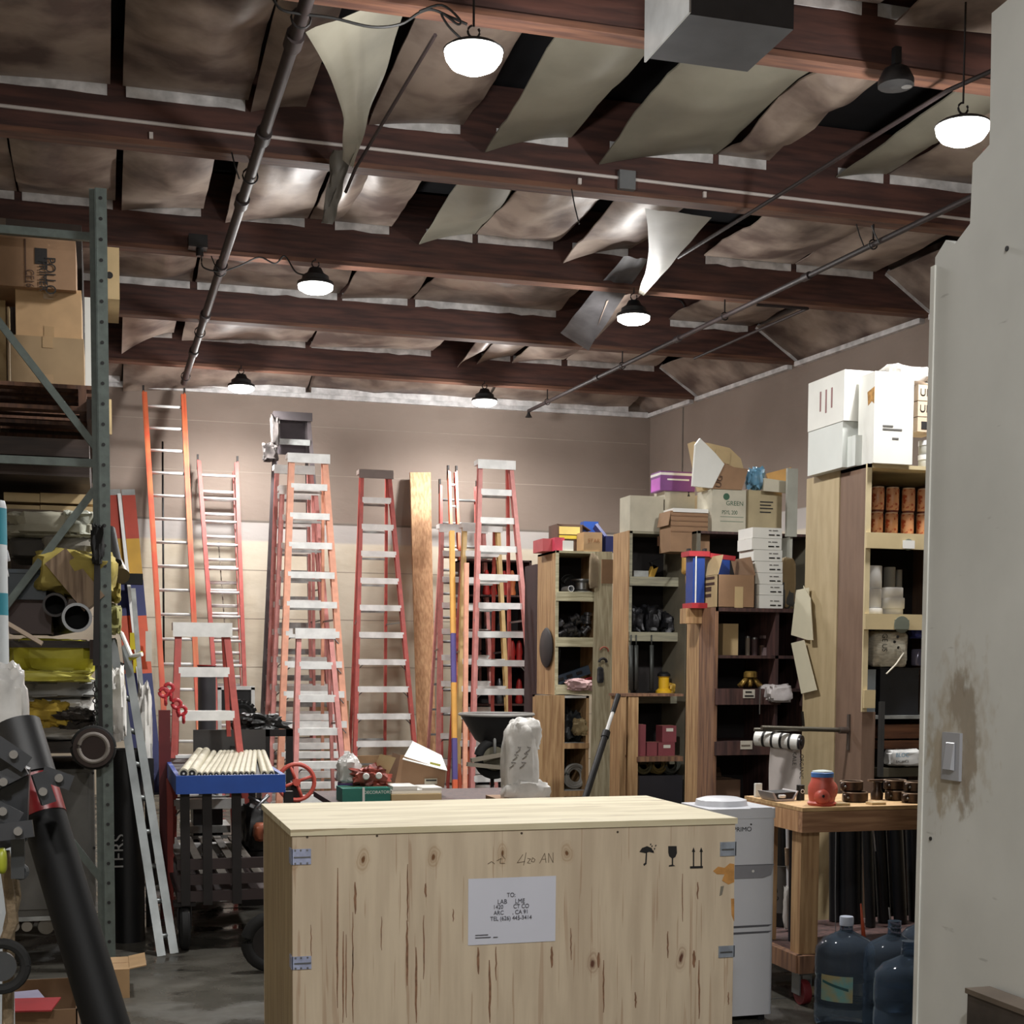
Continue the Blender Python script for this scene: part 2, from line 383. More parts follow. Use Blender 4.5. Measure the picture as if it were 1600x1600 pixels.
# nearest visible bays (above beam over the crate)
sheet(2, -2.8, 1.0, seed=3); sheet(2, 1.1, 2.4, .25, seed=4); sheet(2, 2.5, 4.2, .2, seed=8); sheet(2, 4.3, 7.5, .1, seed=9)
hem(2, 3.3, 4.1); hem(2, 4.2, 5.4); hem(2, -2.8, -.5); hem(2, -.4, 2.1)
bay(3, [(-400, 110, 172, {}), (192, 150, 388, {'wr_': .05}), (392, 180, 478, {'hem': False, 'wr_': .02}), (576, 200, 724, {}),
        (758, 243, 892, {'m': FOILG, 'pw_': 1.1}), (936, 262, 1118, {'m': FOILG, 'pw_': 1.3}), (1120, 245, 1202, {'wr_': .08}), (1306, 282, 1385, {'m': FOILG, 'pw_': 1.2}), (1388, 280, 1530, {})])
bay(4, [(-300, 290, 26, {}), (30, 300, 180, {'wr_': .05}), (190, 333, 318, {}), (352, 352, 480, {'wr_': .05}), (484, 345, 536, {'hem': False}), (520, 352, 612, {}),
        (655, 386, 742, {'m': FOILG, 'pw_': 1.0}), (744, 365, 868, {'wr_': .06}), (880, 415, 985, {'pw_': 1.4}), (1100, 410, 1240, {}), (1242, 425, 1368, {})])
bay(5, [(-300, 400, 178, {}), (180, 440, 300, {'wr_': .06}), (305, 445, 530, {'wr_': .06}), (532, 470, 640, {}), (646, 478, 872, {'wr_': .06}), (1045, 505, 1172, {})])
bay(6, [(-300, 500, 150, {}), (190, 556, 272, {'pw_': .9, 'm': FOIL}), (284, 535, 480, {'wr_': .05}), (484, 545, 676, {}), (715, 577, 742, {}), (745, 572, 800, {}), (800, 570, 880, {}), (885, 560, 1025, {'wr_': .05})])
bay(7, [(-300, 570, 190, {'slope': .3}), (192, 572, 480, {'slope': .3}), (484, 576, 760, {'slope': .3}), (764, 580, 985, {'slope': .3})])
# sloping closers where each bay meets the right wall
for k in range(3, 8):
    ya, yb = BY[k]+.13, (BY[k+1] if k < 7 else YB)
    part('insulation_sheet', MB().grid(lambda u, v: (wx(ya+(yb-ya)*v)-.52*(1-u)-.005, ya+(yb-ya)*v, 5.3-.34*u+.02*noise.noise(Vector((u*3, v*5, k)))), 5, 14, .01), FOIL, ce)
    if k < 7:
        yb_ = BY[k+1]; e = wx(yb_)
        if k > 3: part('hem_strip', MB().bar((e-.52, yb_-.012, 5.31), (e-.02, yb_-.012, 4.98), .07, .01, (0, 0, 1)), HEM, ce)
    part('hem_strip', MB().bar((wx(ya)-.03, ya, 4.93), (wx(yb)-.03, yb, 4.93), .05, .06, (0, 0, 1)), HEM, ce)
# large torn flap hanging from the beam above the first lamp, and the rolled one beyond
def flap(cor, bow, m, seed, nu=10, nv=22):
    a, b, c, d = [Vector(q) for q in cor]      # top-left, top-right, bottom-right, bottom-left
    def fn(u, v):
        p = (a*(1-u)+b*u)*(1-v)+(d*(1-u)+c*u)*v
        return p+Vector(bow)*math.sin(math.pi*v)*(1-u)+Vector((.03, .05, .0))*noise.noise(Vector((u*3, v*4, seed)))
    return part('torn_flap', MB().grid(fn, nu, nv, .008, (0, 1, 0)), m, ce)
flap([at(478, 50, Y=7.45), at(640, -10, Y=7.6), at(552, 262, Y=9.2), at(536, 250, Y=9.15)], (.07, 0, .03), FOILG, 1)
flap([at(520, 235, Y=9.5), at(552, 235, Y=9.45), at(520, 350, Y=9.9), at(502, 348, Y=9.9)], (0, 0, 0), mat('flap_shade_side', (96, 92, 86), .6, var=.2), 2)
flap([at(1008, 325, Y=9.9), at(1112, 340, Y=9.9), at(1006, 462, Y=11.8), at(998, 458, Y=11.8)], (.06, 0, 0), FOILG, 3)
flap([at(975, 400, Y=11.6), at(1012, 405, Y=11.6), at(920, 548, Y=13.2), at(876, 520, Y=13.2)], (-.05, 0, -.05), mat('dark_roll', (84, 82, 84), .6, var=.5, scale=5, bump=.4), 4)
flap([at(948, 470, Y=12.3), at(1010, 450, Y=12.4), at(930, 530, Y=13.8), at(905, 545, Y=13.8)], (0, 0, -.1), FOIL, 5)

# ------------------------------------------------------------------ things fixed to the roof
BR = mat('brown_iron_pipe', (44, 33, 33), .6, .05, var=.3)
p1, p2 = at(486, -20, Z=4.84), at(287, 598, Z=4.84)
pp = thing('sprinkler_pipe', 'thick dark iron sprinkler pipe running towards the back wall on the left', 'pipe', p1)
part('pipe_run', MB().tube([p1, p2], .036, 12), BR, pp)
for f_, in ((.06,), (.2,), (.33,), (.5,), (.67,), (.83,)): 
    q = p1.lerp(p2, f_); d = (p2-p1).normalized(); part('coupling', MB().tube([q-d*.07, q+d*.07], .05, 12), BR, pp)
for y in BY[3:8]:
    f_ = (y+.06-p1.y)/(p2.y-p1.y); q = p1.lerp(p2, f_); part('hanger', MB().ring(q, .05, .006, 'Y', 12).bar(q+Vector((0, 0, .04)), q+Vector((0, 0, .13)), .015, .01), BLKM, pp)
p1, p2 = at(1530, 302, Z=4.8), at(826, 642, Z=4.8)
pp = thing('sprinkler_pipe', 'thin dark sprinkler pipe crossing under the beams on the right', 'pipe', p1)
part('pipe_run', MB().tube([p1, p2], .022, 10), BR, pp)
part('sprinkler_head', MB().lathe(p2-Vector((0, 0, .08)), [(.012, .08), (.02, .04), (.045, .0)], 12), BLKM, pp)
for y in BY[4:8]:
    f_ = (y+.06-p1.y)/(p2.y-p1.y); q = p1.lerp(p2, f_); part('hanger', MB().ring(q, .035, .006, 'Y', 12).bar(q+Vector((0, 0, .03)), q+Vector((0, 0, .17)), .012, .008), BLKM, pp)
for f_ in (.25, .52, .75):
    q = p1.lerp(p2, f_); d = (p2-p1).normalized(); part('coupling', MB().tube([q-d*.05, q+d*.05], .032, 12), BR, pp)
p1, p2 = at(1480, 142, Z=4.86), at(1060, 402, Z=4.9)
solo('conduit', MB().tube([p1+Vector((.15, -.2, .05)), p1, p2], .014, 8), BR, 'slim brown conduit slanting from the right-hand lamp over two bays', 'pipe')
p1, p2 = at(1262, 482, Z=4.88), at(1085, 560, Z=4.88)
solo('conduit', MB().tube([p1+Vector((-.5, .02, 0)), p1, p2], .014, 8), BR, 'short bent brown conduit under the fourth beam at the right', 'pipe')
# conduit on the second beam
cnd = thing('surface_conduit', 'thin white conduit with grey junction box along the second roof beam', 'conduit', (0, BY[4], 5.08))
cm = mat('conduit_white', (206, 198, 194), .5, var=.1)
part('conduit_run', MB().tube([(-1.2, BY[4]-.012, 5.10), (2.9, BY[4]-.012, 5.07), (6.9, BY[4]-.012, 5.03)], .012, 8), cm, cnd)
q = at(977, 284, Y=BY[4]); part('junction_box', MB().box(q.x-.06, q.x+.06, BY[4]-.05, BY[4], q.z-.065, q.z+.065), mat('grey_box', (108, 110, 112), .5), cnd)
for px in (236, 905, 1100):
    q = at(px, 200+(px-236)*.115, Y=BY[4]); part('clip', MB().box(q.x-.012, q.x+.012, BY[4]-.02, BY[4], 4.99, 5.03), cm, cnd)
# big grey metal box at the top of the view
a, b_ = at(1036, 68, Z=4.8), at(1186, 84, Z=4.8)
ub = thing('equipment_box', 'grey sheet-metal box hung under the front beam at the top of the view', 'metal box', (a.x, a.y, 4.8))
part('housing', MB().box(a.x, b_.x+.04, 6.62, 7.15, 4.8, 5.25), mat('grey_sheet_metal', (62, 64, 68), .5, .3, var=.25), ub)
part('end_cover', MB().box(a.x-.01, a.x+.0, 6.6, 7.2, 4.8, 5.2), mat('bright_sheet_metal', (190, 194, 194), .35, .6, var=.2), ub)
part('mounting_strap', MB().box(a.x+.15, a.x+.2, 6.6, 7.3, 5.24, 5.45), BLKM, ub)
part('mounting_strap', MB().box(b_.x-.1, b_.x-.05, 6.6, 7.3, 5.24, 5.45), BLKM, ub)
for px in (1088, 1112): q = at(px, 90, Y=7.3); part('hook', MB().ring(q, .02, .004, 'Y', 10, arc=.7), BLKM, ub)
q = at(1400, 126, Y=7.2)
sn = thing('floodlight', 'small black unlit floodlight under the front beam near the right', 'lamp', q)
part('head', MB().lathe(q, [(.02, .09), (.07, .06), (.1, 0), (.1, -.03), (.03, -.04)], 16), BLK, sn); part('bracket', MB().box(q.x-.02, q.x+.02, q.y-.02, q.y+.02, q.z+.05, q.z+.18), BLK, sn)
part('lens', MB().lathe(q+Vector((.05, -.03, -.02)), [(.03, 0), (.03, -.02)], 12), STEEL, sn)
# cables
def cable(label, pts, r=.008, m=CABLE):
    P_ = [Vector(p) for p in pts]; out = []
    for i in range(len(P_)-1):
        for s in range(5):
            t = s/5; p0, p1_, p2_, p3 = P_[max(i-1, 0)], P_[i], P_[i+1], P_[min(i+2, len(P_)-1)]
            out.append(.5*((2*p1_)+(p2_-p0)*t+(2*p0-5*p1_+4*p2_-p3)*t*t+(3*p1_-p0-3*p2_+p3)*t**3))
    out.append(P_[-1]); return solo('cable', MB().tube(out, r, 6), m, label, 'cable')
Y1 = 7.2
cable('black cable looped along the front beam to the first lamp', [at(x, y, Y=Y1) for x, y in ((425, -5), (440, 15), (475, 22), (520, 28), (580, 42), (625, 38), (655, 20), (675, 15), (700, 25), (730, 38))], .007)
cable('black cable coil tucked over the first lamp', [at(x, y, Y=Y1-.03) for x, y in ((655, 18), (690, 8), (718, 30), (715, 38), (690, 20), (700, 40), (722, 62))], .006)
Y3 = 11.95
cable('black cable drooping along the third beam to the middle left lamp', [at(x, y, Y=Y3) for x, y in ((315, 402), (318, 418), (345, 424), (375, 415), (405, 402), (430, 412), (445, 400), (462, 425), (480, 430))], .007)
cable('black cable loop on the fourth beam by the middle right lamp', [at(x, y, Y=14.2) for x, y in ((1010, 462), (1060, 468), (1075, 490), (1100, 502), (1112, 490), (1116, 470), (1098, 460))], .007)
cable('grey cable curling down from the fourth beam by the wall end', [at(x, y, Y=14.1) for x, y in ((1120, 420), (1100, 425), (1092, 445), (1104, 460))], .012, mat('grey_tape', (150, 145, 140), .6))
for j, (x, y0, y1, Y_) in enumerate(((362, 238, 280, 9.6), (330, 400, 425, 11.9), (893, 295, 350, 9.6), (1338, 350, 385, 9.6), (1362, 352, 380, 9.6))):
    solo('wire_stub', MB().tube([at(x, y0, Y=Y_), at(x+5, (y0+y1)/2, Y=Y_), at(x+12, y1, Y=Y_)], .005, 6), CABLE, ['thin black wire hanging by the iron pipe under the second beam', 'thin black wire behind the third beam cable box at left', 'thin black wire dangling under the second beam near the middle', 'left of two thin black wires under the second beam at right', 'right of two thin black wires under the second beam at right'][j], 'wire')
q = at(308, 395, Y=11.93); solo('cable_box', MB().box(q.x-.07, q.x+.08, 11.86, 11.99, 4.96, 5.06).tube([(q.x+.02, 11.92, 4.9), (q.x+.02, 11.92, 4.98)], .03, 10), BLK, 'small black cable box under the third beam near the iron pipe', 'electrical box')
# rod in front of the first torn flap
solo('brace_rod', MB().tube([at(680, 55, Y=7.5), at(556, 262, Y=9.3), at(540, 300, Y=9.5)], .012, 6), BR, 'slim brown rod hanging slantwise behind the big torn flap', 'rod')

# ------------------------------------------------------------------ high-bay lamps
LENSM = mat('lit_lens', (255, 252, 244), .3, emit=LENS, var=0)
def highbay(px, py, Y, zt, label, dome=False, power=LAMP_W, pos=None):
    q = pos or at(px, py, Y=Y); L_ = thing('high_bay_lamp', label, 'lamp', q, 'round high bay lamps under the roof beams')
    if dome: part('housing', MB().lathe(q, [(.03, .07), (.05, .05), (.13, .03), (.152, .014), (.15, .008)], 24), BLK, L_)
    else: part('housing', MB().lathe(q, [(.05, .15), (.07, .11), (.11, .085), (.115, .05), (.15, .035), (.155, .012), (.15, .008)], 24), BLK, L_)
    if dome: part('lens', MB().lathe(q, [(.146, .008), (.14, -.025), (.115, -.06), (.065, -.085), (.0, -.095)], 24), LENSM, L_)
    else: part('lens', MB().lathe(q, [(.146, .008), (.142, -.02), (.1, -.045), (.0, -.05)], 24), LENSM, L_)
    part('hook', MB().ring(q+Vector((0, 0, .105 if dome else .185)), .03, .006, 'Y', 12, arc=.8, start=.3).tube([q+Vector((0, 0, .13 if dome else .21)), (q.x, q.y, 5.29 if dome else zt)], .006, 6), BLKM, L_)
    ld = bpy.data.lights.new('lamp_light', 'SPOT'); ld.energy = power*4; ld.spot_size = R(172); ld.spot_blend = .55; ld.shadow_soft_size = .13; ld.color = (1, .985, .96)
    lo = bpy.data.objects.new('lamp_light', ld); COL.objects.link(lo); lo.parent = L_; lo.location = (0, 0, -.14 if dome else -.08)
    ld = bpy.data.lights.new('lens_glow', 'POINT'); ld.energy = UP_W*power/LAMP_W*(1 if dome else .8); ld.shadow_soft_size = .1; ld.color = (1, .985, .96)
    lo = bpy.data.objects.new('lens_glow', ld); COL.objects.link(lo); lo.parent = L_; lo.location = (0, 0, -.24 if dome else -.17)
highbay(740, 84, 6.95, 4.97, 'largest domed lamp glowing in front of the first beam at the top', True)
highbay(1504, 200, 6.95, 4.97, 'lit lamp at the far right beside the white partition', True)
highbay(493, 448, 11.95, 4.97, 'lit lamp hanging in the middle left near the iron pipe')
highbay(990, 497, 12.0, 4.97, 'lit lamp in the middle below the dark torn roll')
highbay(377, 606, 16.4, 4.97, 'small far lamp above the extension ladders by the back wall')
highbay(757, 628, 16.4, 4.97, 'small far lamp above the tall step ladders by the back wall')
highbay(0, 0, 0, 4.97, 'high bay lamp over the shop behind the viewpoint, left', pos=Vector((-.6, -1.4, 4.6)), power=BACK_W)
highbay(0, 0, 0, 4.97, 'high bay lamp over the doorway behind the viewpoint', pos=Vector((1.0, .2, 4.6)), power=BACK_W*.5)
# ------------------------------------------------------------------ ladders
def ray_at_z(tp, bp, z):
    f_ = (z-bp.z)/(tp.z-bp.z); return bp+(tp-bp)*f_
def step_ladder(label, tl, tr, bl, br, Yb, lean, mr, cap=None, open_=1.1, z0=0., rear=True, sp=.305, mrear=None, mstep=None, spb=True, first=None, zmin=0., braces=True, group='step ladders standing along the back wall', railw=.044):
    """A-frame step ladder; tl,tr,bl,br = photo pixels of the outer rail edges, Yb = depth of its feet"""
    mstep = mstep or ALU; mrear = mrear or mr
    TL, TR = at(*tl, Y=Yb+lean), at(*tr, Y=Yb+lean); BL, BR = at(*bl, Y=Yb+.05), at(*br, Y=Yb+.05)
    BL, BR = ray_at_z(TL, BL, z0), ray_at_z(TR, BR, z0); zt = (TL.z+TR.z)/2; TL.z = TR.z = zt
    c = (BL+BR)/2; t = thing('step_ladder', label, 'ladder', Vector((c.x, c.y, z0)), group)
    w_, d_ = railw, .085
    for s, (a, b) in enumerate(((BL, TL), (BR, TR))):
        sg = 1 if s == 0 else -1; o = Vector((sg*w_/2, 0, 0))
        part('rail', MB().bar(a+o, b+o, .012, d_).bar(a+o+Vector((0, -d_/2+.006, 0)), b+o+Vector((0, -d_/2+.006, 0)), w_, .012).bar(a+o+Vector((0, d_/2-.006, 0)), b+o+Vector((0, d_/2-.006, 0)), w_, .012), mr, t)
        part('foot', MB().box(a.x-.03+sg*.02, a.x+.05-(.02 if s else 0), a.y-.05, a.y+.05, z0, z0+.05), RUB, t)
    n = int((zt-.12-z0)/sp); off = first if first is not None else zt-z0-sp*n-.02
    for i in range(n):
        z = zt-sp*(i+1)-.0
        if z < zmin+.1: break
        f_ = (z-z0)/(zt-z0); a, b = BL.lerp(TL, f_), BR.lerp(TR, f_)
        st = part('step', MB().box(a.x+.03, b.x-.03, a.y-.045, a.y+.05, z-.004, z+.004).box(a.x+.03, b.x-.03, a.y-.05, a.y-.042, z-.062, z+.004).box(a.x+.03, b.x-.03, a.y+.045, a.y+.05, z-.04, z+.004), mstep, t)
        if braces and i > n*.45:
            for s in (1, -1):
                x = a.x+.03 if s == 1 else b.x-.03
                MBk = MB().tube([(x, a.y, z-.12), (x+s*.03, a.y, z-.085), (x+s*.07, a.y, z-.05), (x+s*.12, a.y, z-.02)], .006, 6); part('knee_brace', MBk, STEEL, st)
    mc = cap or mstep
    part('top_cap', MB().box(TL.x-.02, TR.x+.02, TL.y-.07, TL.y+.1, zt-.04, zt+.012).box(TL.x-.02, TR.x+.02, TL.y-.078, TL.y-.068, zt-.085, zt+.012), mc, t)
    if rear:
        wt = (TR.x-TL.x)*.42; cx0 = (TL.x+TR.x)/2; cx1 = c.x; wb_ = wt*1.5
        ra = [Vector((cx1+s*wb_, BL.y+open_, z0)) for s in (-1, 1)]; rb = [Vector((cx0+s*wt, TL.y+.08, zt-.03)) for s in (-1, 1)]
        for a, b in zip(ra, rb): part('rear_rail', MB().bar(a, b, .03, .05), mrear, t)
        for i in range(1, n+1, 1):
            z = zt-sp*(i+.1)
            if z < zmin+.1: break
            f_ = (z-z0)/(zt-z0); a, b = ra[0].lerp(rb[0], f_), ra[1].lerp(rb[1], f_)
            part('rear_brace', MB().bar(a, b, .025, .02, (0, 0, 1)), ALUD, t)
        f_ = .55; a = BL.lerp(TL, f_); b = ra[0].lerp(rb[0], f_)
        part('spreader', MB().bar(a, b, .02, .005, (0, 0, 1)), STEEL, t); a = BR.lerp(TR, f_); b = ra[1].lerp(rb[1], f_)
        part('spreader', MB().bar(a, b, .02, .005, (0, 0, 1)), STEEL, t)
    return t
def ext_ladder(label, tl, tr, bl, br, Yt, Yb, mr, sp=.305, rungm=None, fly=False, mr2=None, zb=0., railw=.03, z_fly=1.2):
    TL, TR, BL, BR = at(*tl, Y=Yt), at(*tr, Y=Yt), at(*bl, Y=Yb), at(*br, Y=Yb)
    BL, BR = ray_at_z(TL, BL, zb), ray_at_z(TR, BR, zb); TL.z = TR.z = (TL.z+TR.z)/2
    c = (BL+BR)/2; t = thing('extension_ladder', label, 'ladder', Vector((c.x, c.y, zb)))
    L_ = (TL-BL).length; n = int(L_/sp); rungm = rungm or ALU; nm = (TL-BL).normalized().cross(Vector((1, 0, 0))).normalized()
    for s, (a, b) in enumerate(((BL, TL), (BR, TR))):
        sg = 1 if s == 0 else -1
        m2 = mr2 if (mr2 and s == 1) else mr
        part('rail', MB().bar(a, b, .01, .08).bar(a+Vector((sg*.012, -.037, 0)), b+Vector((sg*.012, -.037, 0)), railw, .008).bar(a+Vector((sg*.012, .037, 0)), b+Vector((sg*.012, .037, 0)), railw, .008), m2, t)
        part('foot', MB().box(a.x-.03, a.x+.03, a.y-.06, a.y+.06, zb, zb+.04), RUB, t)
        part('end_hook', MB().bar(b-Vector((0, 0, .1)), b+Vector((0, 0, .08)), .022, .05), BLKM, t)
    for i in range(n):
        f_ = 1-(sp*(i+.6))/L_; a, b = BL.lerp(TL, f_), BR.lerp(TR, f_)
        part('rung', MB().tube([a, b], .017, 8), rungm, t)
    if fly:
        d = Vector((0, .1, -.12)); FL, FR_, GL, GR = TL+Vector((.045, .1, -.1)), TR+Vector((-.045, .1, -.1)), BL+Vector((.045, .1, .0)), BR+Vector((-.045, .1, 0))
        for a, b in ((GL, FL), (GR, FR_)): part('fly_rail', MB().bar(a, b, .012, .06), BLKM if False else mr, t)
        for i in range(n):
          for k_ in (.93, 1.27):
            f_ = 1-(sp*(i+k_))/L_; a, b = GL.lerp(FL, f_), GR.lerp(FR_, f_)
            if f_ > .02: part('fly_rung', MB().tube([a, b], .02, 8), ALU, t)
        m_ = (TL+TR)/2; m2 = (BL+BR)/2; part('rope', MB().tube([m_+Vector((0, -.06, -1.0)), m2+Vector((0, -.06, .3))], .007, 6), mat('rope', (120, 110, 100), .9), t)
        part('pulley', MB().lathe(m_+Vector((0, -.06, -1.0)), [(.03, -.01), (.03, .01)], 12, 'Y'), STEEL, t)
    return t
ORI = mat('orange_red_rail', (206, 80, 58), .5, var=.25, scale=3, col2=(196, 112, 70))
ext_ladder('tallest orange-red extension ladder at the left of the back wall', (224, 618), (288, 612), (262, 1240), (316, 1210), 17.5, 15.4, ORI, railw=.058)
ext_ladder('silver-runged double extension ladder right of the tall orange one', (309, 722), (371, 722), (338, 1130), (386, 1130), 17.55, 16.4, REDF, fly=True, railw=.045)
# thin dark tool handle hooked behind the tall ladder
solo('pole', MB().tube([at(254, 690, Y=17.6), at(256, 1040, Y=17.3)], .012, 8), BLK, 'thin dark pole on the wall behind the tall orange ladder', 'pole')
step_ladder('tall orange step ladder at the front of the left cluster', (451, 712), (511, 712), (437, 1100), (548, 1190), 14.3, .5, PEACH, cap=ALU, open_=1.3, zmin=.2, railw=.062)
step_ladder('faded pink step ladder just left behind the tall orange one', (438, 762), (495, 762), (420, 1190), (532, 1190), 14.95, .45, PINKF, open_=1.1)
step_ladder('pale pink step ladder outermost on the left of the cluster', (430, 730), (488, 730), (412, 1190), (525, 1190), 15.7, .4, PINKF, open_=1.0)
pl = step_ladder('dark grey topped step ladder, highest of the left cluster', (429, 646), (484, 648), (404, 1190), (530, 1190), 16.4, .35, mat('grey_rail', (86, 78, 80), .6), cap=mat('dark_top', (70, 64, 66), .6), open_=.8, mstep=ALUD)
gl = thing('work_gloves', 'bundle of grey rags draped over the top of the dark ladder', 'rag', at(432, 700, Y=16.55))
RG = mat('dirty_rag', (74, 68, 66), .9, var=.5, scale=20); part('cloth', MB().lump(at(430, 675, Y=16.66), (.05, .06, .16), 3, .25), RG, gl); part('cloth', MB().lump(at(422, 708, Y=16.62), (.08, .06, .1), 5, .35), RG, gl)
part('dark_panel', MB().box(at(432, 690, Y=16.9).x, at(484, 690, Y=16.9).x, 16.84, 16.86, at(460, 712, Y=16.9).z, at(460, 650, Y=16.9).z), mat('dark_panel', (78, 70, 74), .7), pl)
step_ladder('short pink step ladder standing before the tall orange cluster', (463, 984), (519, 984), (458, 1200), (538, 1190), 12.9, .3, PINKF, open_=.6, zmin=.2, mstep=ALU)
step_ladder('red step ladder alone in the middle beside the brown plank', (562, 737), (610, 737), (551, 1190), (652, 1180), 15.5, .5, REDF, cap=mat('dull_cap', (120, 106, 100), .5), open_=1.3)
step_ladder('tallest peach step ladder right of the plank', (747, 722), (800, 722), (735, 1200), (834, 1080), 14.3, .5, PINKF, open_=.6, cap=ALU, mrear=REDF, zmin=.2)
step_ladder('pale yellow railed step ladder behind the peach one', (723, 820), (780, 820), (712, 1200), (800, 1190), 15.2, .4, mat('pale_yellow_fibreglass', (222, 190, 130), .5), open_=.7, mrear=REDF)
step_ladder('red step ladder outermost right of the brown plank', (687, 822), (757, 822), (682, 1200), (775, 1190), 15.9, .4, PINKF, open_=.7)
ext_ladder('dull red extension ladder behind the leaning poles', (687, 760), (745, 760), (688, 1190), (750, 1190), 17.4, 16.6, REDF, rungm=ALUD)
ext_ladder('narrow red ladder seen nearly edge-on right of the plank', (700, 738), (713, 738), (716, 1210), (734, 1210), 16.9, 15.2, ORI, rungm=ALU)
step_ladder('small red step ladder behind the blue-ended pipe cart', (274, 976), (357, 976), (261, 1335), (398, 1335), 9.55, .35, REDF, cap=ALU, open_=.8, sp=.295, group=None)
# poles painted in bands
def banded(name, label, pts, r, bands, cat='pole', w2=None):
    a, b = pts; t = thing(name, label, cat, b)
    for f0, f1, m in bands: part('painted_band', MB().bar(a.lerp(b, f0), a.lerp(b, f1), r*2, (w2 or r*2)), m, t)
    return t
YO = mat('yellow_orange_paint', (226, 168, 74), .5); PURP = mat('violet_paint', (82, 70, 140), .5); ORP = mat('orange_paint', (222, 98, 52), .5)
b_ = at(711, 1244, Y=14.0); b_ = ray_at_z(at(706, 830, Y=14.6), b_, 0)
banded('painted_rail', 'narrow rail banded yellow, violet and orange among the red ladders', (at(706, 830, Y=14.6), b_), .025, [(0, .36, YO), (.36, .53, PURP), (.53, .72, YO), (.72, .86, PURP), (.86, .965, ORP), (.965, 1, RUB)])
b_ = at(726, 1244, Y=13.9); b_ = ray_at_z(at(729, 880, Y=14.3), b_, 0)
banded('painted_rail', 'peach rail with dark foot between the red ladders', (at(729, 880, Y=14.3), b_), .022, [(0, .95, PEACH), (.95, 1, RUB)])
solo('straight_lumber', MB().tube([at(737, 700, Y=17.6), at(760, 1200, Y=16.7)], .012), BLKM, 'thin dark rod behind the peach ladder', 'rod') if False else None
# brown plank
a, b_, c_, d_ = at(641, 738, Y=17.6), at(673, 738, Y=17.6), at(682, 1240, Y=16.5), at(655, 1240, Y=16.5)
solo('wide_plank', MB().add([a, b_, c_, d_, a+Vector((0, .05, 0)), b_+Vector((0, .05, 0)), c_+Vector((0, .05, 0)), d_+Vector((0, .05, 0))], [(0, 1, 2, 3), (7, 6, 5, 4), (0, 4, 5, 1), (1, 5, 6, 2), (2, 6, 7, 3), (3, 7, 4, 0)]), WOODP, 'wide brown plank leaning upright on the back wall', 'plank')
# cardboard pieces between the ladder steps low on the wall
for j, (x0, x1, y0, y1, Y_) in enumerate(((556, 638, 1180, 1250, 16.8), (490, 545, 1095, 1260, 17.2))):
    a, b_ = at(x0, y1, Y=Y_), at(x1, y0, Y=Y_); solo('flat_carton', MB().box(a.x, b_.x, Y_, Y_+.06, 0, b_.z), CARD, ['flat brown carton behind the lone red step ladder', 'tall brown carton behind the left ladder cluster'][j], 'carton')

# folded multicoloured ladder pair leaning by the rack
t = thing('folded_ladder', 'folded ladder pair banded red, yellow, blue and orange leaning by the rack post', 'ladder', at(235, 1240, Y=9.6))
RB = mat('brick_red_paint', (172, 62, 42), .5); OY = mat('ochre_paint', (196, 150, 44), .5); OR2 = mat('burnt_orange_paint', (206, 84, 48), .5)
YT, YBt = 10.2, 9.5
for (tx, bx) in ((177, 216), (200, 236)):
    A_, B_ = at(tx, 768, Y=YT), at(bx+8, 1240, Y=YBt)
    for f0, f1, m in ((0, .02, ALUD), (.02, .17, RB), (.17, .31, OY), (.31, .43, NAVY), (.43, .62, OR2), (.62, 1.0, NAVY)):
        part('painted_band', MB().bar(A_.lerp(B_, f0), A_.lerp(B_, f1), .088, .07), m, t)
A_, B_ = at(186, 772, Y=YT-.05), at(232, 1200, Y=YBt-.05)
part('aluminium_strip', MB().bar(A_, B_, .022, .02), ALU, t)
lb = mat('yellow_warning_label', (220, 200, 50), .5)
for (x, y, h_) in ((209, 1002, 26), (214, 1038, 24)):
    q = at(x, y, Y=9.75); part('warning_label', MB().box(q.x-.025, q.x+.025, q.y-.06, q.y-.055, q.z-.055, q.z+.055), lb, t)
q = at(232, 1010, Y=9.75); part('paper_label', MB().box(q.x-.02, q.x+.02, q.y-.06, q.y-.055, q.z-.1, q.z+.1), LABEL, t)
q = at(203, 908, Y=9.9); part('foot_pad', MB().box(q.x-.08, q.x+.08, q.y-.2, q.y-.1, q.z-.03, q.z+.04), RUB, t)
# narrow aluminium pole on it
solo('aluminium_pole', MB().bar(at(208, 920, Y=9.55), at(224, 1120, Y=9.35), .03, .03), ALUD, 'short grey aluminium pole against the banded ladder pair', 'pole')
# grey aluminium ladder leaning, feet on the floor
t = thing('aluminium_ladder', 'dull aluminium ladder seen edge-on leaning beside the rack post', 'ladder', at(262, 1492, Z=0))
A1, A2, B1, B2 = at(176, 1000, Y=8.5), at(196, 1010, Y=8.5), at(252, 1492, Z=0), at(272, 1488, Z=0)
for a, b_ in ((A1, B1), (A2, B2)): part('rail', MB().bar(a, b_, .034, .06).bar(a+Vector((.0, -.03, 0)), b_+Vector((0, -.03, 0)), .046, .006), GALV, t)
for i in range(9):
    f_ = (i+.7)/9.2; a, b_ = A1.lerp(B1, f_), A2.lerp(B2, f_); part('rung', MB().tube([a, b_], .016, 8), GALV, t)
part('top_bracket', MB().tube([at(172, 975, Y=8.5), at(190, 990, Y=8.45), at(205, 1025, Y=8.4), at(222, 1022, Y=8.35)], .013, 8), ALU, t)
solo('ladder_hook', MB().bar(at(203, 1030, Y=8.45), at(222, 1020, Y=8.4), .02, .02, (0, 0, 1)), YEL, 'short pale yellow strap end on the banded ladder', 'strap')

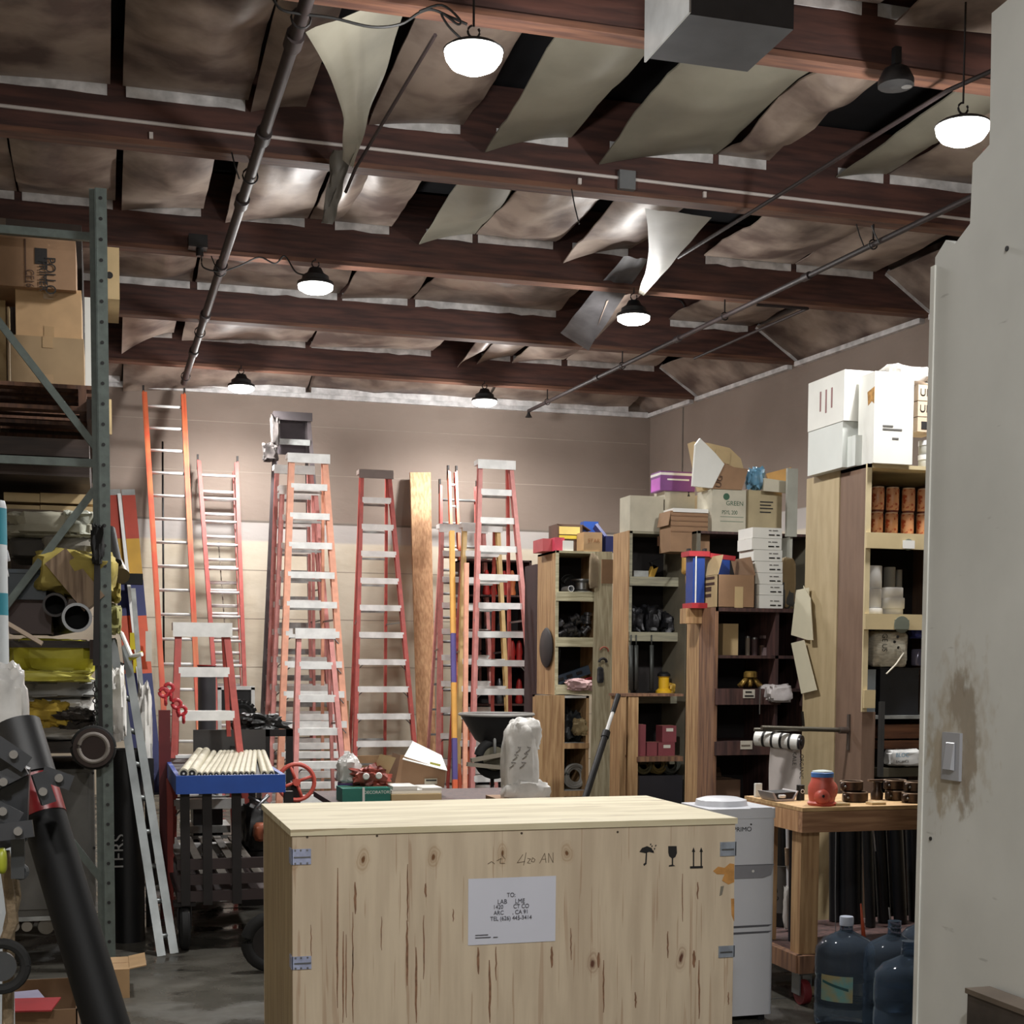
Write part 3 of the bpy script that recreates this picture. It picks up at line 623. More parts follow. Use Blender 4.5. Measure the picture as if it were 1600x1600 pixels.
# ------------------------------------------------------------------ pallet rack on the left
rk = thing('pallet_rack', 'grey-green steel pallet rack frame with diagonal bracing at the left', 'rack', (0, 7.5, 0))
RX = -.01; RY = 7.5
pf = part('upright_post', MB().box(RX-.005, RX+.045, RY-.003, RY, 0, 3.97).box(RX+.045, RX+.05, RY-.003, RY+.06, 0, 3.97).box(RX-.035, RX-.005, RY+.02, RY+.025, 0, 3.97).box(RX-.008, RX-.003, RY-.003, RY+.025, 0, 3.97), RACKM, rk)
for i in range(39):
    z = .06+i*.1016
    if z < 3.95: part('post_hole', MB().lathe((RX+.02, RY-.004, z), [(.0095, 0), (.0095, .003)], 8, 'Y'), BLK, pf)
part('foot_plate', MB().box(RX-.06, RX+.08, RY-.05, RY+.09, 0, .01), RACKM, rk)
RL = -1.1
part('upright_post', MB().box(RL-.05, RL, RY-.003, RY+.06, 0, 3.97), RACKM, rk)
part('upright_post', MB().box(RX-.03, RX+.045, RY+2.7, RY+2.76, 0, 3.97), RACKM, rk)
def br(x0, y0, x1, y1, w_=.035):
    part('diagonal_brace', MB().bar(at(x0, y0, Y=RY+.04), at(x1, y1, Y=RY+.04), .03, w_, (0, 1, 0)), RACKM, rk)
a_, b_ = at(150, 700, Y=RY+.04), at(0, 505, Y=RY+.04); e = b_+(b_-a_)*3; 
def toL(x0, y0, x1, y1):
    a, b = at(x0, y0, Y=RY+.04), at(x1, y1, Y=RY+.04); f_ = (RL-a.x)/(b.x-a.x); q = a+(b-a)*f_
    part('diagonal_brace', MB().bar(a, q, .03, .036, (0, 1, 0)), RACKM, rk)
toL(150, 700, 0, 505); toL(148, 765, 15, 940)
a = at(150, 724, Y=RY+.04); part('cross_strut', MB().box(RL, RX, RY+.03, RY+.06, a.z-.02, a.z+.02), RACKM, rk)
a = at(150, 371, Y=RY+.04); part('cross_strut', MB().box(RL, RX, RY+.03, RY+.06, a.z-.02, a.z+.02), RACKM, rk)
a = at(163, 1380, Y=RY+.04); q = at(120, 1325, Y=RY+.04); part('diagonal_brace', MB().bar(a, q+(q-a)*3, .03, .036, (0, 1, 0)), RACKM, rk)
# dark cartons added further back to close the bright gaps in the rack
for j, (y0_, y1_, m_) in enumerate(((612, 372, 0), (975, 640, 1), (1172, 1000, 2), (1440, 1190, 3))):
    za, zb2 = at(60, y0_, Y=9.4).z, at(60, y1_, Y=9.4).z
    t = thing('filler_carton', ['added filler carton darkening the top rack level', 'added filler carton darkening the middle rack level', 'added filler carton darkening the lower rack level', 'added filler carton darkening the space behind the metal cabinet'][j], 'box', (-.6, 9.4, max(0, za)))
    part('body', MB().box(RL+.05, RX-.09, 9.05, 9.95, max(0.001, za), zb2), mat('dark_filler', (58, 48, 42), .85, var=.3), t); part('tape', MB().box(-.58, -.53, 9.047, 9.05, max(0.001, za)+.02, zb2), mat('old_tape', (78, 64, 50), .5), t)
# load beams run back along the wall
zsh = [at(100, 612, Y=RY).z, at(100, 735, Y=RY).z-.02, at(100, 985, Y=RY).z, at(100, 1172, Y=RY).z]
for z in (zsh[0]-.12, at(100, 1005, Y=RY).z-.08, zsh[3]-.06):
    for x in (RX-.06, RL+.01): part('load_beam', MB().box(x, x+.04, RY+.06, RY+2.7, z, z+.1), mat('rack_beam_paint', (70, 52, 46), .6), rk)
# pallet under the upper cartons
zc = at(100, 605, Y=RY+.2).z
pal = thing('wooden_pallet', 'worn wooden pallet on the upper rack level', 'pallet', (RX-.55, RY+.7, zc-.14))
PW = wood('pallet_wood', (112, 78, 58), (76, 52, 42))
for i in range(8): part('deck_board', MB().box(RL+.03, RX+.0, RY+.12+i*.2, RY+.12+i*.2+.11, zc-.02, zc), PW, pal)
for x in (RL+.06, RL+.5, RX-.1): part('stringer', MB().box(x, x+.04, RY+.12, RY+1.25, zc-.11, zc-.02), PW, pal)
for i in range(3): part('bottom_board', MB().box(RL+.03, RX-.02, RY+.12+i*.48, RY+.22+i*.48, zc-.13, zc-.11), PW, pal)
# second pallet and dark boards beneath
z2 = zsh[1]+.02
for j, (za, zb_, lab) in enumerate(((zc-.36, zc-.27, 'upper dark board bundle below the rack pallet'), (zc-.46, zc-.38, 'lower dark board bundle below the rack pallet'))):
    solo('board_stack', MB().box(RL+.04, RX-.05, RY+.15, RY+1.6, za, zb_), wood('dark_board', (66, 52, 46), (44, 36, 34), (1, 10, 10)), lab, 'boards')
def carton(label, x0, x1, y0, y1, z0, z1, m, tape=True, name='carton', flaps=None, group=None, rz=0, open_top=False):
    t = thing(name, label, 'box', ((x0+x1)/2, (y0+y1)/2, z0), group)
    if open_top:
        th = .006
        part('body', MB().box(x0, x1, y0, y0+th, z0, z1).box(x0, x1, y1-th, y1, z0, z1).box(x0, x0+th, y0, y1, z0, z1).box(x1-th, x1, y0, y1, z0, z1).box(x0, x1, y0, y1, z0, z0+th), m, t)
    else:
        part('body', MB().box(x0, x1, y0, y1, z0, z1), m, t)
        part('top_seam', MB().box(x0-.001, x1+.001, (y0+y1)/2-.002, (y0+y1)/2+.002, z1-.001, z1+.0015), CARDD, t)
    if tape: part('tape', MB().box((x0+x1)/2-.025, (x0+x1)/2+.025, y0-.0015, y0, z0+.0, z0+(z1-z0)*.25).box((x0+x1)/2-.025, (x0+x1)/2+.025, y0-.0015, y0, z1-(z1-z0)*.22, z1+.001), TAPE, t)
    for (side, ang, L_) in (flaps or []):
        r_ = R(ang); th = .005
        if side == 'L': f = MB().bar((x0, (y0+y1)/2, z1), (x0-math.cos(r_)*L_, (y0+y1)/2, z1+math.sin(r_)*L_), y1-y0, th, (0, 1, 0))
        elif side == 'R': f = MB().bar((x1, (y0+y1)/2, z1), (x1+math.cos(r_)*L_, (y0+y1)/2, z1+math.sin(r_)*L_), y1-y0, th, (0, 1, 0))
        elif side == 'F': f = MB().bar(((x0+x1)/2, y0, z1), ((x0+x1)/2, y0-math.cos(r_)*L_, z1+math.sin(r_)*L_), x1-x0, th, (1, 0, 0))
        else: f = MB().bar(((x0+x1)/2, y1, z1), ((x0+x1)/2, y1+math.cos(r_)*L_, z1+math.sin(r_)*L_), x1-x0, th, (1, 0, 0))
        part('flap', f, m, t)
    if rz: t.rotation_euler.z = R(rz)
    return t
def pbox(label, px0, px1, py0, py1, Y_, dep, m, **k):   # carton from its front face in photo pixels
    a, b = at(px0, py1, Y=Y_), at(px1, py0, Y=Y_); z0 = k.pop('z0', a.z); return carton(label, a.x, b.x, Y_, Y_+dep, z0, b.z, m, **k)
YC = RY+.22
z1_ = at(70, 527, Y=YC).z; z2_ = at(70, 452, Y=YC).z
c1 = pbox('lowest of the three stacked brown cartons on the rack', 18, 131, 530, 604, YC, .45, mat('dull_cardboard', (156, 132, 100), .8, var=.15), z0=zc)
c2 = pbox('middle taped brown carton in the stack on the rack', 25, 127, 454, 527, YC+.035, .45, CARD, z0=c1.children[0].bound_box and z1_+.0)
c3 = pbox('long brown produce carton with black print, top of the rack', -45, 118, 377, 452, YC-.02, .45, CARDD, z0=z2_, tape=False)
q = at(64, 402, Y=YC-.02); part('printed_panel', MB().box(q.x-.03, q.x+.03, YC-.022, YC-.02, q.z-.035, q.z+.045), INK, c3)
txt('POLLO', .075, at(78, 431, Y=YC-.022), '-Y', c3, INK, -90, sx=.8); txt('PRIMER', .06, at(67, 431, Y=YC-.022), '-Y', c3, INK, -90, sx=.8)
txt('CF16', .06, at(46, 435, Y=YC-.022), '-Y', c3, mat('brown_ink', (84, 60, 48), .7), -90, sx=.7)
part('printed_rule', MB().box(at(39, 415, Y=YC).x, at(39, 415, Y=YC).x+.006, YC-.022, YC-.02, z2_+.02, z2_+.24), mat('brown_ink', (84, 60, 48), .7), c3)
pbox('tan carton behind the stack at the left edge of the rack', -30, 8, 455, 604, YC+.3, .4, CARDY, z0=zc)
a, b_ = at(132, 478, Y=8.6), at(166, 600, Y=8.6); zw_ = at(187, 468, Y=8.6).z; carton('grey-white carton half hidden behind the rack post', a.x, b_.x, 8.6, 8.95, zc, zw_-.001, CARDWH, tape=False)
a = at(160, 385, Y=8.6); b_ = at(187, 468, Y=8.6)
c = carton('narrow tan carton end poking out behind the rack post', at(146, 430, Y=8.6).x, b_.x, 8.6, 9.2, b_.z, a.z, CARDY, tape=False); 
q = at(171, 430, Y=8.6); part('printed_mark', MB().lathe((q.x, 8.598, q.z), [(.02, 0), (.02, .002)], 14, 'Y'), INK, c); txt('KEEP DRY', .035, (q.x+.03, 8.598, q.z+.0), '-Y', c, INK, -90) if False else None
a, b_ = at(134, 586, Y=8.2), at(176, 648, Y=8.2); 
solo('torn_carton', MB().box(a.x, b_.x, 8.9, 8.92, b_.z, a.z), CARDY, 'torn tan cardboard sheet hanging by the pallet end', 'cardboard')
# middle level contents
YM = RY+.15
zf = at(100, 985, Y=YM).z
for j, (x0, x1, y0, y1) in enumerate(((6, 62, 771, 783), (63, 146, 773, 785), (10, 62, 790, 802), (63, 146, 792, 803))):
    pbox('%s %s tan carton in the long flat pair under the rack strut' % (['upper', 'upper', 'lower', 'lower'][j], ['left', 'right'][j % 2]), x0, x1, y0, y1, YM+.3, .5, CARDY, tape=False)
solo('shelf_board', MB().box(RL+.02, RX-.05, YM+.1, YM+1.2, at(80, 812, Y=YM+.3).z-.05, at(80, 803, Y=YM+.3).z), wood('rack_board', (92, 78, 62), (66, 56, 46), (1, 10, 10)), 'dark board under the flat tan cartons', 'board')
def lump(label, name, cat, px0, px1, py0, py1, Y_, dep, m, seed, amp=.15, pw=.45, z0=None, dz=0):
    a, b = at(px0, py1, Y=Y_), at(px1, py0, Y=Y_); zb = a.z if z0 is None else z0
    c = Vector(((a.x+b.x)/2, Y_+dep/2, (zb+b.z)/2)); return solo(name, MB().lump(c, ((b.x-a.x)/2, dep/2, (b.z-zb)/2), seed, amp, pw, 18), m, label, cat)
lump('long folded grey tarp on top of the rack heap', 'folded_tarp', 'tarp', 6, 150, 800, 838, YM, .8, TARP, 1, .12, .35)
lump('shiny pale plastic sheeting at the right of the tarp heap', 'plastic_sheeting', 'plastic sheet', 98, 151, 798, 840, YM-.03, .5, mat('shiny_sheeting', (196, 198, 184), .25, bump=.5, scale=14, var=.3), 2, .15, .35)
lump('grey printed sack lying under the folded tarp', 'sack', 'sack', 62, 152, 836, 868, YM-.02, .7, mat('grey_sack', (120, 116, 106), .8, var=.25, scale=14, bump=.3), 3, .08, .35)
lump('dark sack at the left under the folded tarp', 'sack', 'sack', 12, 82, 840, 872, YM+.05, .6, mat('dark_sack', (60, 56, 52), .8), 4, .08, .35)
t = solo('yellow_bundle', MB().lump(at(118, 898, Y=YM+.1), (.2, .25, .12), 7, .2, .5, 18), mat('dull_yellow', (168, 152, 76), .8, var=.35, scale=8, bump=.3), 'dull yellow foam bundle slumped against the rack post', 'bundle')
solo('yellow_bundle', MB().lump(at(172, 905, Y=8.3), (.055, .2, .13), 8, .2, .5, 18), mat('dull_yellow', (168, 152, 76), .8), 'yellow cloth bulging out right of the rack post, higher one', 'bundle')
solo('olive_bundle', MB().lump(at(176, 968, Y=8.3), (.05, .2, .085), 9, .2, .5, 18), mat('olive_cloth', (150, 148, 92), .8, var=.3), 'olive cloth bulging out right of the rack post, lower one', 'bundle')
a, b_ = at(88, 872, Y=YM), at(148, 945, Y=YM)
solo('wooden_trim', MB().bar(a+Vector((0, -.02, 0)), b_+Vector((0, -.02, 0)), .3, .13, (0, 1, 0)), wood('beige_wood', (150, 128, 104), (104, 84, 66)), 'beige slanted wooden box lid among the rack heap', 'lid')
t = thing('plastic_bin', 'dark blue plastic bin on the middle rack level', 'bin', at(38, 935, Y=YM-.05))
a, b_ = at(2, 936, Y=YM-.05), at(74, 892, Y=YM-.05); DB = mat('blue_grey_plastic', (44, 56, 66), .4)
part('body', MB().prism([(a.x+.02, a.z), (b_.x-.01, a.z), (b_.x, b_.z), (a.x, b_.z)], YM-.05, YM+.35, 'Y'), DB, t); part('rim', MB().box(a.x-.01, b_.x+.01, YM-.06, YM+.36, b_.z-.015, b_.z+.005), DB, t)
t = thing('plastic_bin', 'maroon-brown plastic tub below the blue bin', 'bin', at(50, 985, Y=YM))
a, b_ = at(8, 990, Y=YM), at(82, 938, Y=YM); DM = mat('maroon_plastic', (74, 56, 54), .5)
part('body', MB().prism([(a.x+.02, a.z), (b_.x-.01, a.z), (b_.x, b_.z), (a.x, b_.z)], YM, YM+.4, 'Y'), DM, t); part('rim', MB().box(a.x-.01, b_.x+.01, YM-.01, YM+.41, b_.z-.012, b_.z), DM, t)
def pipe(label, px, py, rpx, Y_, L_, m, dirv=(0, 1, 0), ring_m=None, name='pipe'):
    c = at(px, py, Y=Y_); r = rpx*(Y_/math.cos(0))/F; d = Vector(dirv).normalized(); t = thing(name, label, 'pipe', c)
    q = d.to_track_quat('Z', 'Y').to_matrix()
    part('barrel', MB().lathe(c, [(r*.86, 0), (r, 0), (r, L_), (r*.86, L_), (r*.86, .0)], 24, q, False), m, t)
    part('rim', MB().lathe(c, [(r*.84, -.012), (r*1.04, -.012), (r*1.04, .02), (r*.84, .02), (r*.84, -.012)], 24, q, False), ring_m or m, t)
    part('bore', MB().lathe(c, [(r*.85, .12), (r*.85, .13)], 20, q), mat('bore_black', (6, 6, 6), .9), t)
    return t
pipe('large black pipe with pale rim on the rack beside the post', 120, 965, 21, RY-.05, 1.4, BLK, (-.12, 1, 0), STEEL)
pipe('grey duct pipe left of the large black one', 86, 945, 17, RY, 1.2, mat('dark_duct', (64, 62, 64), .5), (.0, 1, .1))
lump('bright yellow tarp bundle on the lower rack level', 'yellow_tarp', 'tarp', 12, 150, 1000, 1058, YM-.02, .6, mat('yellow_tarp', (190, 182, 52), .6, var=.35, scale=4, bump=.3), 11, .16, .4)
lump('pale yellow folded edge of the tarp bundle', 'yellow_tarp', 'tarp', 24, 140, 1048, 1066, YM-.12, .3, mat('pale_yellow', (206, 200, 96), .6), 12, .2, .4)
solo('loose_stick', MB().bar(at(8, 972, Y=RY-.1), at(66, 1006, Y=RY-.12), .02, .03), mat('pale_slat', (176, 158, 140), .7), 'thin pale wooden slat sticking out over the yellow tarp', 'slat')
lump('grey-white folded sheets under the yellow tarp', 'folded_sheet', 'sheet', 30, 148, 1062, 1092, YM, .6, mat('grey_white', (140, 140, 138), .7, var=.3, bump=.3), 13, .12, .35)
lump('white folded sheets lowest in the rack heap', 'folded_sheet', 'sheet', 32, 150, 1090, 1158, YM+.03, .6, CLOTH, 14, .12, .35)
lump('crumpled yellow rag on the white sheets', 'yellow_rag', 'rag', 42, 112, 1098, 1138, YM-.1, .2, mat('ochre_rag', (176, 148, 50), .8, var=.4, scale=10, bump=.5), 15, .28, .6)
lump('dark leafy twine tangle beside the yellow rag', 'twine_tangle', 'twine', 88, 148, 1108, 1140, YM-.12, .15, mat('dark_twine', (48, 42, 36), .9, bump=.8, scale=20), 16, .45, .7)
lump('white cloth bag bulging out right of the post foot', 'cloth_bag', 'bag', 170, 196, 1050, 1160, 8.0, .3, CLOTH, 17, .25, .5)
lump('white cloth bundle behind the aluminium ladder', 'cloth_bag', 'bag', 216, 238, 1075, 1250, 8.9, .25, CLOTH, 18, .2, .6)
solo('shelf_board', MB().box(RL+.02, RX-.03, RY+.1, RY+1.4, at(100, 1175, Y=RY+.1).z, at(100, 1160, Y=RY+.1).z), wood('dark_shelf', (60, 52, 46), (40, 36, 34), (1, 10, 10)), 'dark board carrying the folded sheets', 'board')
solo('shelf_board', MB().box(RL+.02, RX-.06, RY+.1, RY+1.4, at(100, 1003, Y=RY+.1).z-.03, at(100, 998, Y=RY+.1).z-.01), wood('dark_shelf', (60, 52, 46), (40, 36, 34), (1, 10, 10)), 'dark board carrying the pipes and bins', 'board')
a, b_ = at(40, 1203, Y=YM+.1), at(158, 1425, Y=YM+.1)
t = thing('metal_cabinet', 'dark grey metal cabinet under the rack', 'cabinet', ((a.x+b_.x)/2, YM+.35, b_.z)); GC = mat('grey_cabinet', (88, 86, 82), .55, .1, var=.25)
part('body', MB().box(a.x-.35, b_.x-.03, YM+.1, YM+.7, b_.z-.01, a.z), GC, t); part('door', MB().box(a.x-.1, b_.x-.06, YM+.085, YM+.1, b_.z+.03, a.z-.02), GC, t)
part('base_rail', MB().box(a.x-.35, b_.x-.03, YM+.08, YM+.12, b_.z-.03, b_.z-.01), ALUD, t)
for x, y in ((145, 1208), (147, 1325)): q = at(x, y, Y=YM+.08); part('rivet', MB().lathe((q.x, YM+.08, q.z), [(.008, 0), (.008, .006)], 8, 'Y'), BLK, t)
for x in (a.x-.3, b_.x-.15): part('foot', MB().box(x, x+.08, YM+.15, YM+.6, 0, b_.z-.01), BLKM, t)
for j, (x, c_) in enumerate(((22, (150, 140, 128)), (42, (140, 134, 124)), (72, (120, 116, 108)))):
    q = at(x, 1448, Y=7.75); r = .03 if j < 2 else .045
    solo('paint_roll', MB().lathe((q.x, 7.75, q.z), [(r*.9, 0), (r, .02), (r, .2), (r*.4, .21)], 16, 'Y'), mat('roll%d' % j, c_, .8), ['left', 'middle', 'right and largest'][j]+' pale roll end on the floor carton under the rack', 'roll')
# hose reel / black ring disc on the post
q = at(146, 1168, Y=RY-.1)
t = thing('hose_reel', 'round dark reel with a grey ring hung on the rack post', 'reel', q)
part('disc', MB().lathe(q, [(.1, -.03), (.1, .03)], 28, 'Y'), mat('rusty_disc', (52, 38, 34), .7), t); part('ring', MB().ring(q+Vector((0, -.035, 0)), .07, .011, 'Y', 26, 8), mat('grey_ring', (128, 122, 116), .5), t); part('tyre', MB().ring(q, .097, .016, 'Y', 26, 8), RUB, t)
t = solo('chain', MB(), None, '', '') if False else None
mbc = MB(); 
for i in range(9): mbc.ring(at(148+(i % 2), 1068+i*9, Y=RY-.06), .012, .0035, 'Y' if i % 2 else 'X', 8, 5)
solo('chain', mbc, BLKM, 'short black chain hanging on the rack post above the reel', 'chain')
solo('strap_knot', MB().lump(at(152, 850, Y=RY-.05), (.03, .03, .1), 21, .4, .7), RUB, 'black strap knotted round the rack post at mid height', 'strap')
solo('strap_knot', MB().bar(at(152, 880, Y=RY-.03), at(150, 1040, Y=RY-.03), .03, .02).bar(at(155, 1040, Y=RY-.03), at(158, 1160, Y=RY-.03), .02, .015), BLKM, 'long dark strap hanging down the rack post', 'strap')
for j, (x, y, x2, y2, r) in enumerate(((172, 828, 182, 880, .03), (178, 878, 190, 900, .045))):
    solo('metal_tube', MB().tube([at(x, y, Y=8.2), at(x2, y2, Y=8.0)], r, 12), [BLK, mat('brass_brown', (104, 92, 66), .4, .6)][j], ['short black tube between the post and the banded ladder', 'brass-brown tube end between post and banded ladder'][j], 'tube')
# black pipes standing behind the post
for j, (x0, x1, yt, yb_, Y_) in enumerate(((173, 222, 1170, 1462, 8.35), (226, 240, 1185, 1450, 8.8))):
    a, b_ = at((x0+x1)/2, yt, Y=Y_), at((x0+x1)/2, yb_, Y=Y_); r = (x1-x0)/2*Y_/F
    t = thing('standing_pipe', ['thick black pipe standing just right of the rack post', 'thinner black pipe standing behind the aluminium ladder'][j], 'pipe', (a.x, Y_, 0))
    part('barrel', MB().lathe((a.x, Y_, 0), [(r, 0), (r, a.z), (r*.85, a.z), (r*.85, a.z-.05)], 22), BLK, t)
    if j == 0: txt('TERS', .1, (a.x-r*.5, Y_-r*.93, at(170, 1330, Y=Y_).z), '-Y', t, mat('white_ink', (190, 190, 188), .6), 90)
# foreground litter at lower left
a = at(30, 1478, Y=7.0); b_ = at(120, 1455, Y=7.0)
c = carton('open low cardboard tray with leaflets on the floor at lower left', -.78, -.12, 5.9, 6.5, 0, .2, mat('tray_card', (124, 96, 70), .8), tape=False, open_top=True)
c = carton('small open carton on the floor behind the black tube', .0, .1, 6.9, 7.2, 0, .14, CARD, tape=False, flaps=[('R', 10, .08)])
pm = [mat('red_leaflet', (150, 34, 40), .5), mat('blue_white_leaflet', (150, 146, 170), .5), mat('cream_leaflet', (170, 162, 148), .6)]
for j, (cx_, cy_, z, s, rot, m) in enumerate(((-.42, 6.1, .205, .16, 12, pm[1]), (-.4, 5.95, .215, .2, -8, pm[0]), (-.42, 5.72, .012, .22, 5, pm[2]))):
    T = Matrix.Translation((cx_, cy_, z)) @ Matrix.Rotation(R(rot), 4, 'Z')
    t = solo('leaflet', MB().box(-s, s, -.11, .11, 0, .006, T), m, ['blue and white leaflet lying on the low carton tray', 'red leaflet lying on the low carton tray', 'cream card with brown print flat on the floor at lower left'][j], 'leaflet')
    if j == 2:
        for k in range(4): txt('CARE', .035, (cx_-.12+.08*k, cy_-.02, .018), '+Z', t, mat('brown_print', (110, 62, 52), .7), 80)
# big black tube with fittings in the left foreground
A_, B_ = at(28, 1140, Y=3.3), at(178, 1640, Y=3.0)
t = thing('black_tube', 'big black plastic tube slanting across the lower left corner', 'tube', B_)
part('barrel', MB().tube([A_, B_], .047, 28), mat('matt_black_plastic', (9, 9, 10), .6, var=.1, spec=.2), t)
d = (B_-A_).normalized(); q0, q1 = A_.lerp(B_, .165), A_.lerp(B_, .285)
part('red_tape', MB().tube([q0, q1], .0485, 28), mat('red_tape', (134, 30, 34), .35, var=.35, scale=20), t, 'scuffed red tape band')
part('collar', MB().tube([A_-d*.01, A_.lerp(B_, .16)], .052, 28), BLK, t)
def clamp(x0, y0, x1, y1, Y_, w_, bx, by):
    mb = MB().bar(at(x0, y0, Y=Y_), at(x1, y1, Y=Y_), w_, .03, (.3, .1, 1)); c = part('clamp_arm', mb, mat('charcoal_plastic', (44, 46, 50), .4), t)
    q = at(bx, by, Y=Y_-.03); part('bolt', MB().lathe(q, [(.0085, 0), (.0085, .016), (.004, .02)], 14, 'Y'), mat('shiny_bolt', (170, 170, 172), .25, .8), c)
clamp(-10, 1160, 42, 1195, 3.0, .036, 21, 1179); clamp(-20, 1230, 40, 1200, 3.02, .03, 5, 1222); clamp(60, 1208, 76, 1255, 2.98, .028, 67, 1237)
clamp(-10, 1302, 52, 1294, 2.95, .034, 28, 1299); clamp(66, 1208, 112, 1224, 3.05, .032, 92, 1216); clamp(-8, 1262, 30, 1282, 2.96, .034, 4, 1268)
part('yoke', MB().prism([(at(0, 1170, Y=3.1).x-.02, at(0, 1330, Y=3.1).z), (at(44, 1320, Y=3.1).x, at(0, 1310, Y=3.1).z), (at(48, 1200, Y=3.1).x, at(0, 1200, Y=3.1).z), (at(0, 1170, Y=3.1).x-.02, at(0, 1170, Y=3.1).z)], 3.04, 3.1, 'Y'), mat('charcoal_plastic', (44, 46, 50), .4), t)
part('bracket', MB().bar(at(28, 1310, Y=3.0), at(28, 1372, Y=3.0), .026, .02), mat('grey_bracket', (62, 64, 66), .4), t)
part('ring_eye', MB().ring(at(32, 1362, Y=3.0), .012, .006, 'Y', 12, 6), mat('grey_bracket', (62, 64, 66), .4), t)
t2 = thing('rubber_tyre', 'dark grey wheel or handle ring at the left edge near the floor', 'wheel', at(0, 1500, Y=3.0))
part('tyre', MB().ring(at(2, 1510, Y=3.0), .047, .011, 'Y', 26, 8), RUB, t2); part('hub', MB().lathe(at(2, 1510, Y=3.0), [(.03, -.005), (.03, .005)], 20, 'Y'), mat('grey_bracket', (62, 64, 66), .4), t2)
solo('rope_hank', MB().tube([at(6, 1330, Y=3.05), at(16, 1400, Y=3.05), at(20, 1440, Y=3.05), at(4, 1480, Y=3.05)], .012, 8).tube([at(16, 1340, Y=3.06), at(24, 1400, Y=3.06), at(14, 1450, Y=3.06), at(12, 1640, Y=3.06)], .012, 8), mat('straw_rope', (120, 104, 82), .9, bump=.5, scale=40), 'straw-coloured rope strands at the left edge', 'rope')
solo('green_grip', MB().lump(at(3, 1345, Y=2.96), (.01, .02, .026), 2, .05, .7), mat('lime_plastic', (150, 156, 40), .4), 'lime green grip at the left edge among the clamps', 'grip')
lump('limp translucent plastic bag at the left edge above the clamps', 'plastic_bag', 'bag', -40, 39, 1040, 1160, 4.2, .2, BAGP, 31, .2, .6)
solo('red_strap', MB().bar(at(26, 1075, Y=4.35), at(46, 1160, Y=4.3), .016, .01), mat('dull_red_strap', (124, 44, 38), .7), 'dull red strap hanging beside the plastic bag', 'strap')
a, b_ = at(-40, 1000, Y=5.0), at(7, 778, Y=5.0)
t = thing('plastic_drum', 'white and teal plastic drum at the left edge beside the rack', 'container', ((a.x+b_.x)/2, 5.1, 0)); rr = (b_.x-a.x)/2
part('body', MB().lathe(((a.x+b_.x)/2, 5.1, 0), [(rr, 0), (rr, b_.z-.02), (rr*.9, b_.z)], 28), mat('milk_plastic', (196, 202, 206), .4), t)
part('teal_label', MB().lathe(((a.x+b_.x)/2, 5.1, 0), [(rr*1.005, at(0, 848, Y=5).z), (rr*1.005, at(0, 790, Y=5).z)], 28), mat('teal_print', (50, 140, 160), .5), t)
part('teal_label', MB().lathe(((a.x+b_.x)/2, 5.1, 0), [(rr*1.005, at(0, 960, Y=5).z), (rr*1.005, at(0, 925, Y=5).z)], 28), mat('teal_print', (50, 140, 160), .5), t)
for j, (x, y) in enumerate(((14, 868), (12, 892))):
    q = at(x, y, Y=5.2); solo('white_tube', MB().tube([q+Vector((-.1, 0, -.02)), q], .02, 14), PLASTIC, ['upper', 'lower'][j]+' short white plastic tube end beside the teal drum', 'tube')

# ------------------------------------------------------------------ pipe cart
TZ = .985; XL, XR, CYF, CYB = .375, .955, 7.9, 10.0
ct = thing('pipe_cart', 'long black steel cart with blue front tray rail loaded with pipes', 'cart', (.66, 8.9, 0))
zb_ = at(300, 1240, Y=CYF).z
part('front_rail', MB().box(XL-.005, XR+.01, CYF-.03, CYF, zb_, TZ), BLUE, ct); part('side_rail', MB().box(XL-.005, XL+.02, CYF, CYB, zb_, TZ), BLUE, ct); part('side_rail', MB().box(XR-.015, XR+.01, CYF, CYB, zb_, TZ), BLUE, ct)
part('bed', MB().box(XL, XR, CYF, CYB, TZ-.035, TZ-.02), BLKM, ct)
TX = .12
for x in (XL+.02, XL+.14, XR-.28, XR+.01): part('leg', MB().box(x, x+.05, CYF+.02, CYF+.07, .26, zb_), BLKM, ct)
for x in (XL+.0, XR): part('leg', MB().box(x, x+.05, CYB-.1, CYB-.05, .26, TZ), BLKM, ct)
zz1, zz2, zz3 = at(320, 1352, Y=CYF).z, at(320, 1376, Y=CYF).z, at(320, 1402, Y=CYF).z
for z in (zz1, zz2, zz3): part('lower_rail', MB().box(XL, XR+.1, CYF+.03, CYF+.06, z-.028, z+.03), mat('brown_black_steel', (44, 30, 30), .6), ct)
part('lower_deck', MB().box(XL, XR+.1, CYF+.06, CYB, zz3-.02, zz3), mat('brown_black_steel', (44, 30, 30), .6), ct)
for i in range(5): part('deck_slat', MB().box(XL+.1*i+.04, XL+.1*i+.09, CYF+.08, CYB-.05, zz2-.02, zz2), mat('slat_grey', (120, 114, 106), .7), ct)
for (x, y) in ((XL+.04, CYF+.1), (XR+.03, CYF+.1), (XL+.04, CYB-.1), (XR+.03, CYB-.1)):
    wh = part('wheel', MB().lathe((x, y, .125), [(.06, -.028), (.11, -.028), (.125, -.015), (.125, .015), (.11, .028), (.06, .028)], 24, 'X'), RUB, ct); part('hub', MB().lathe((x, y, .125), [(.035, -.03), (.035, .03)], 14, 'X'), BLKM, wh)
    part('caster_fork', MB().box(x-.04, x-.033, y-.03, y+.03, .12, .27).box(x+.033, x+.04, y-.03, y+.03, .12, .27).box(x-.06, x+.06, y-.05, y+.05, .25, .275), BLKM, ct)
zk = at(370, 1140, Y=CYB+.1).z
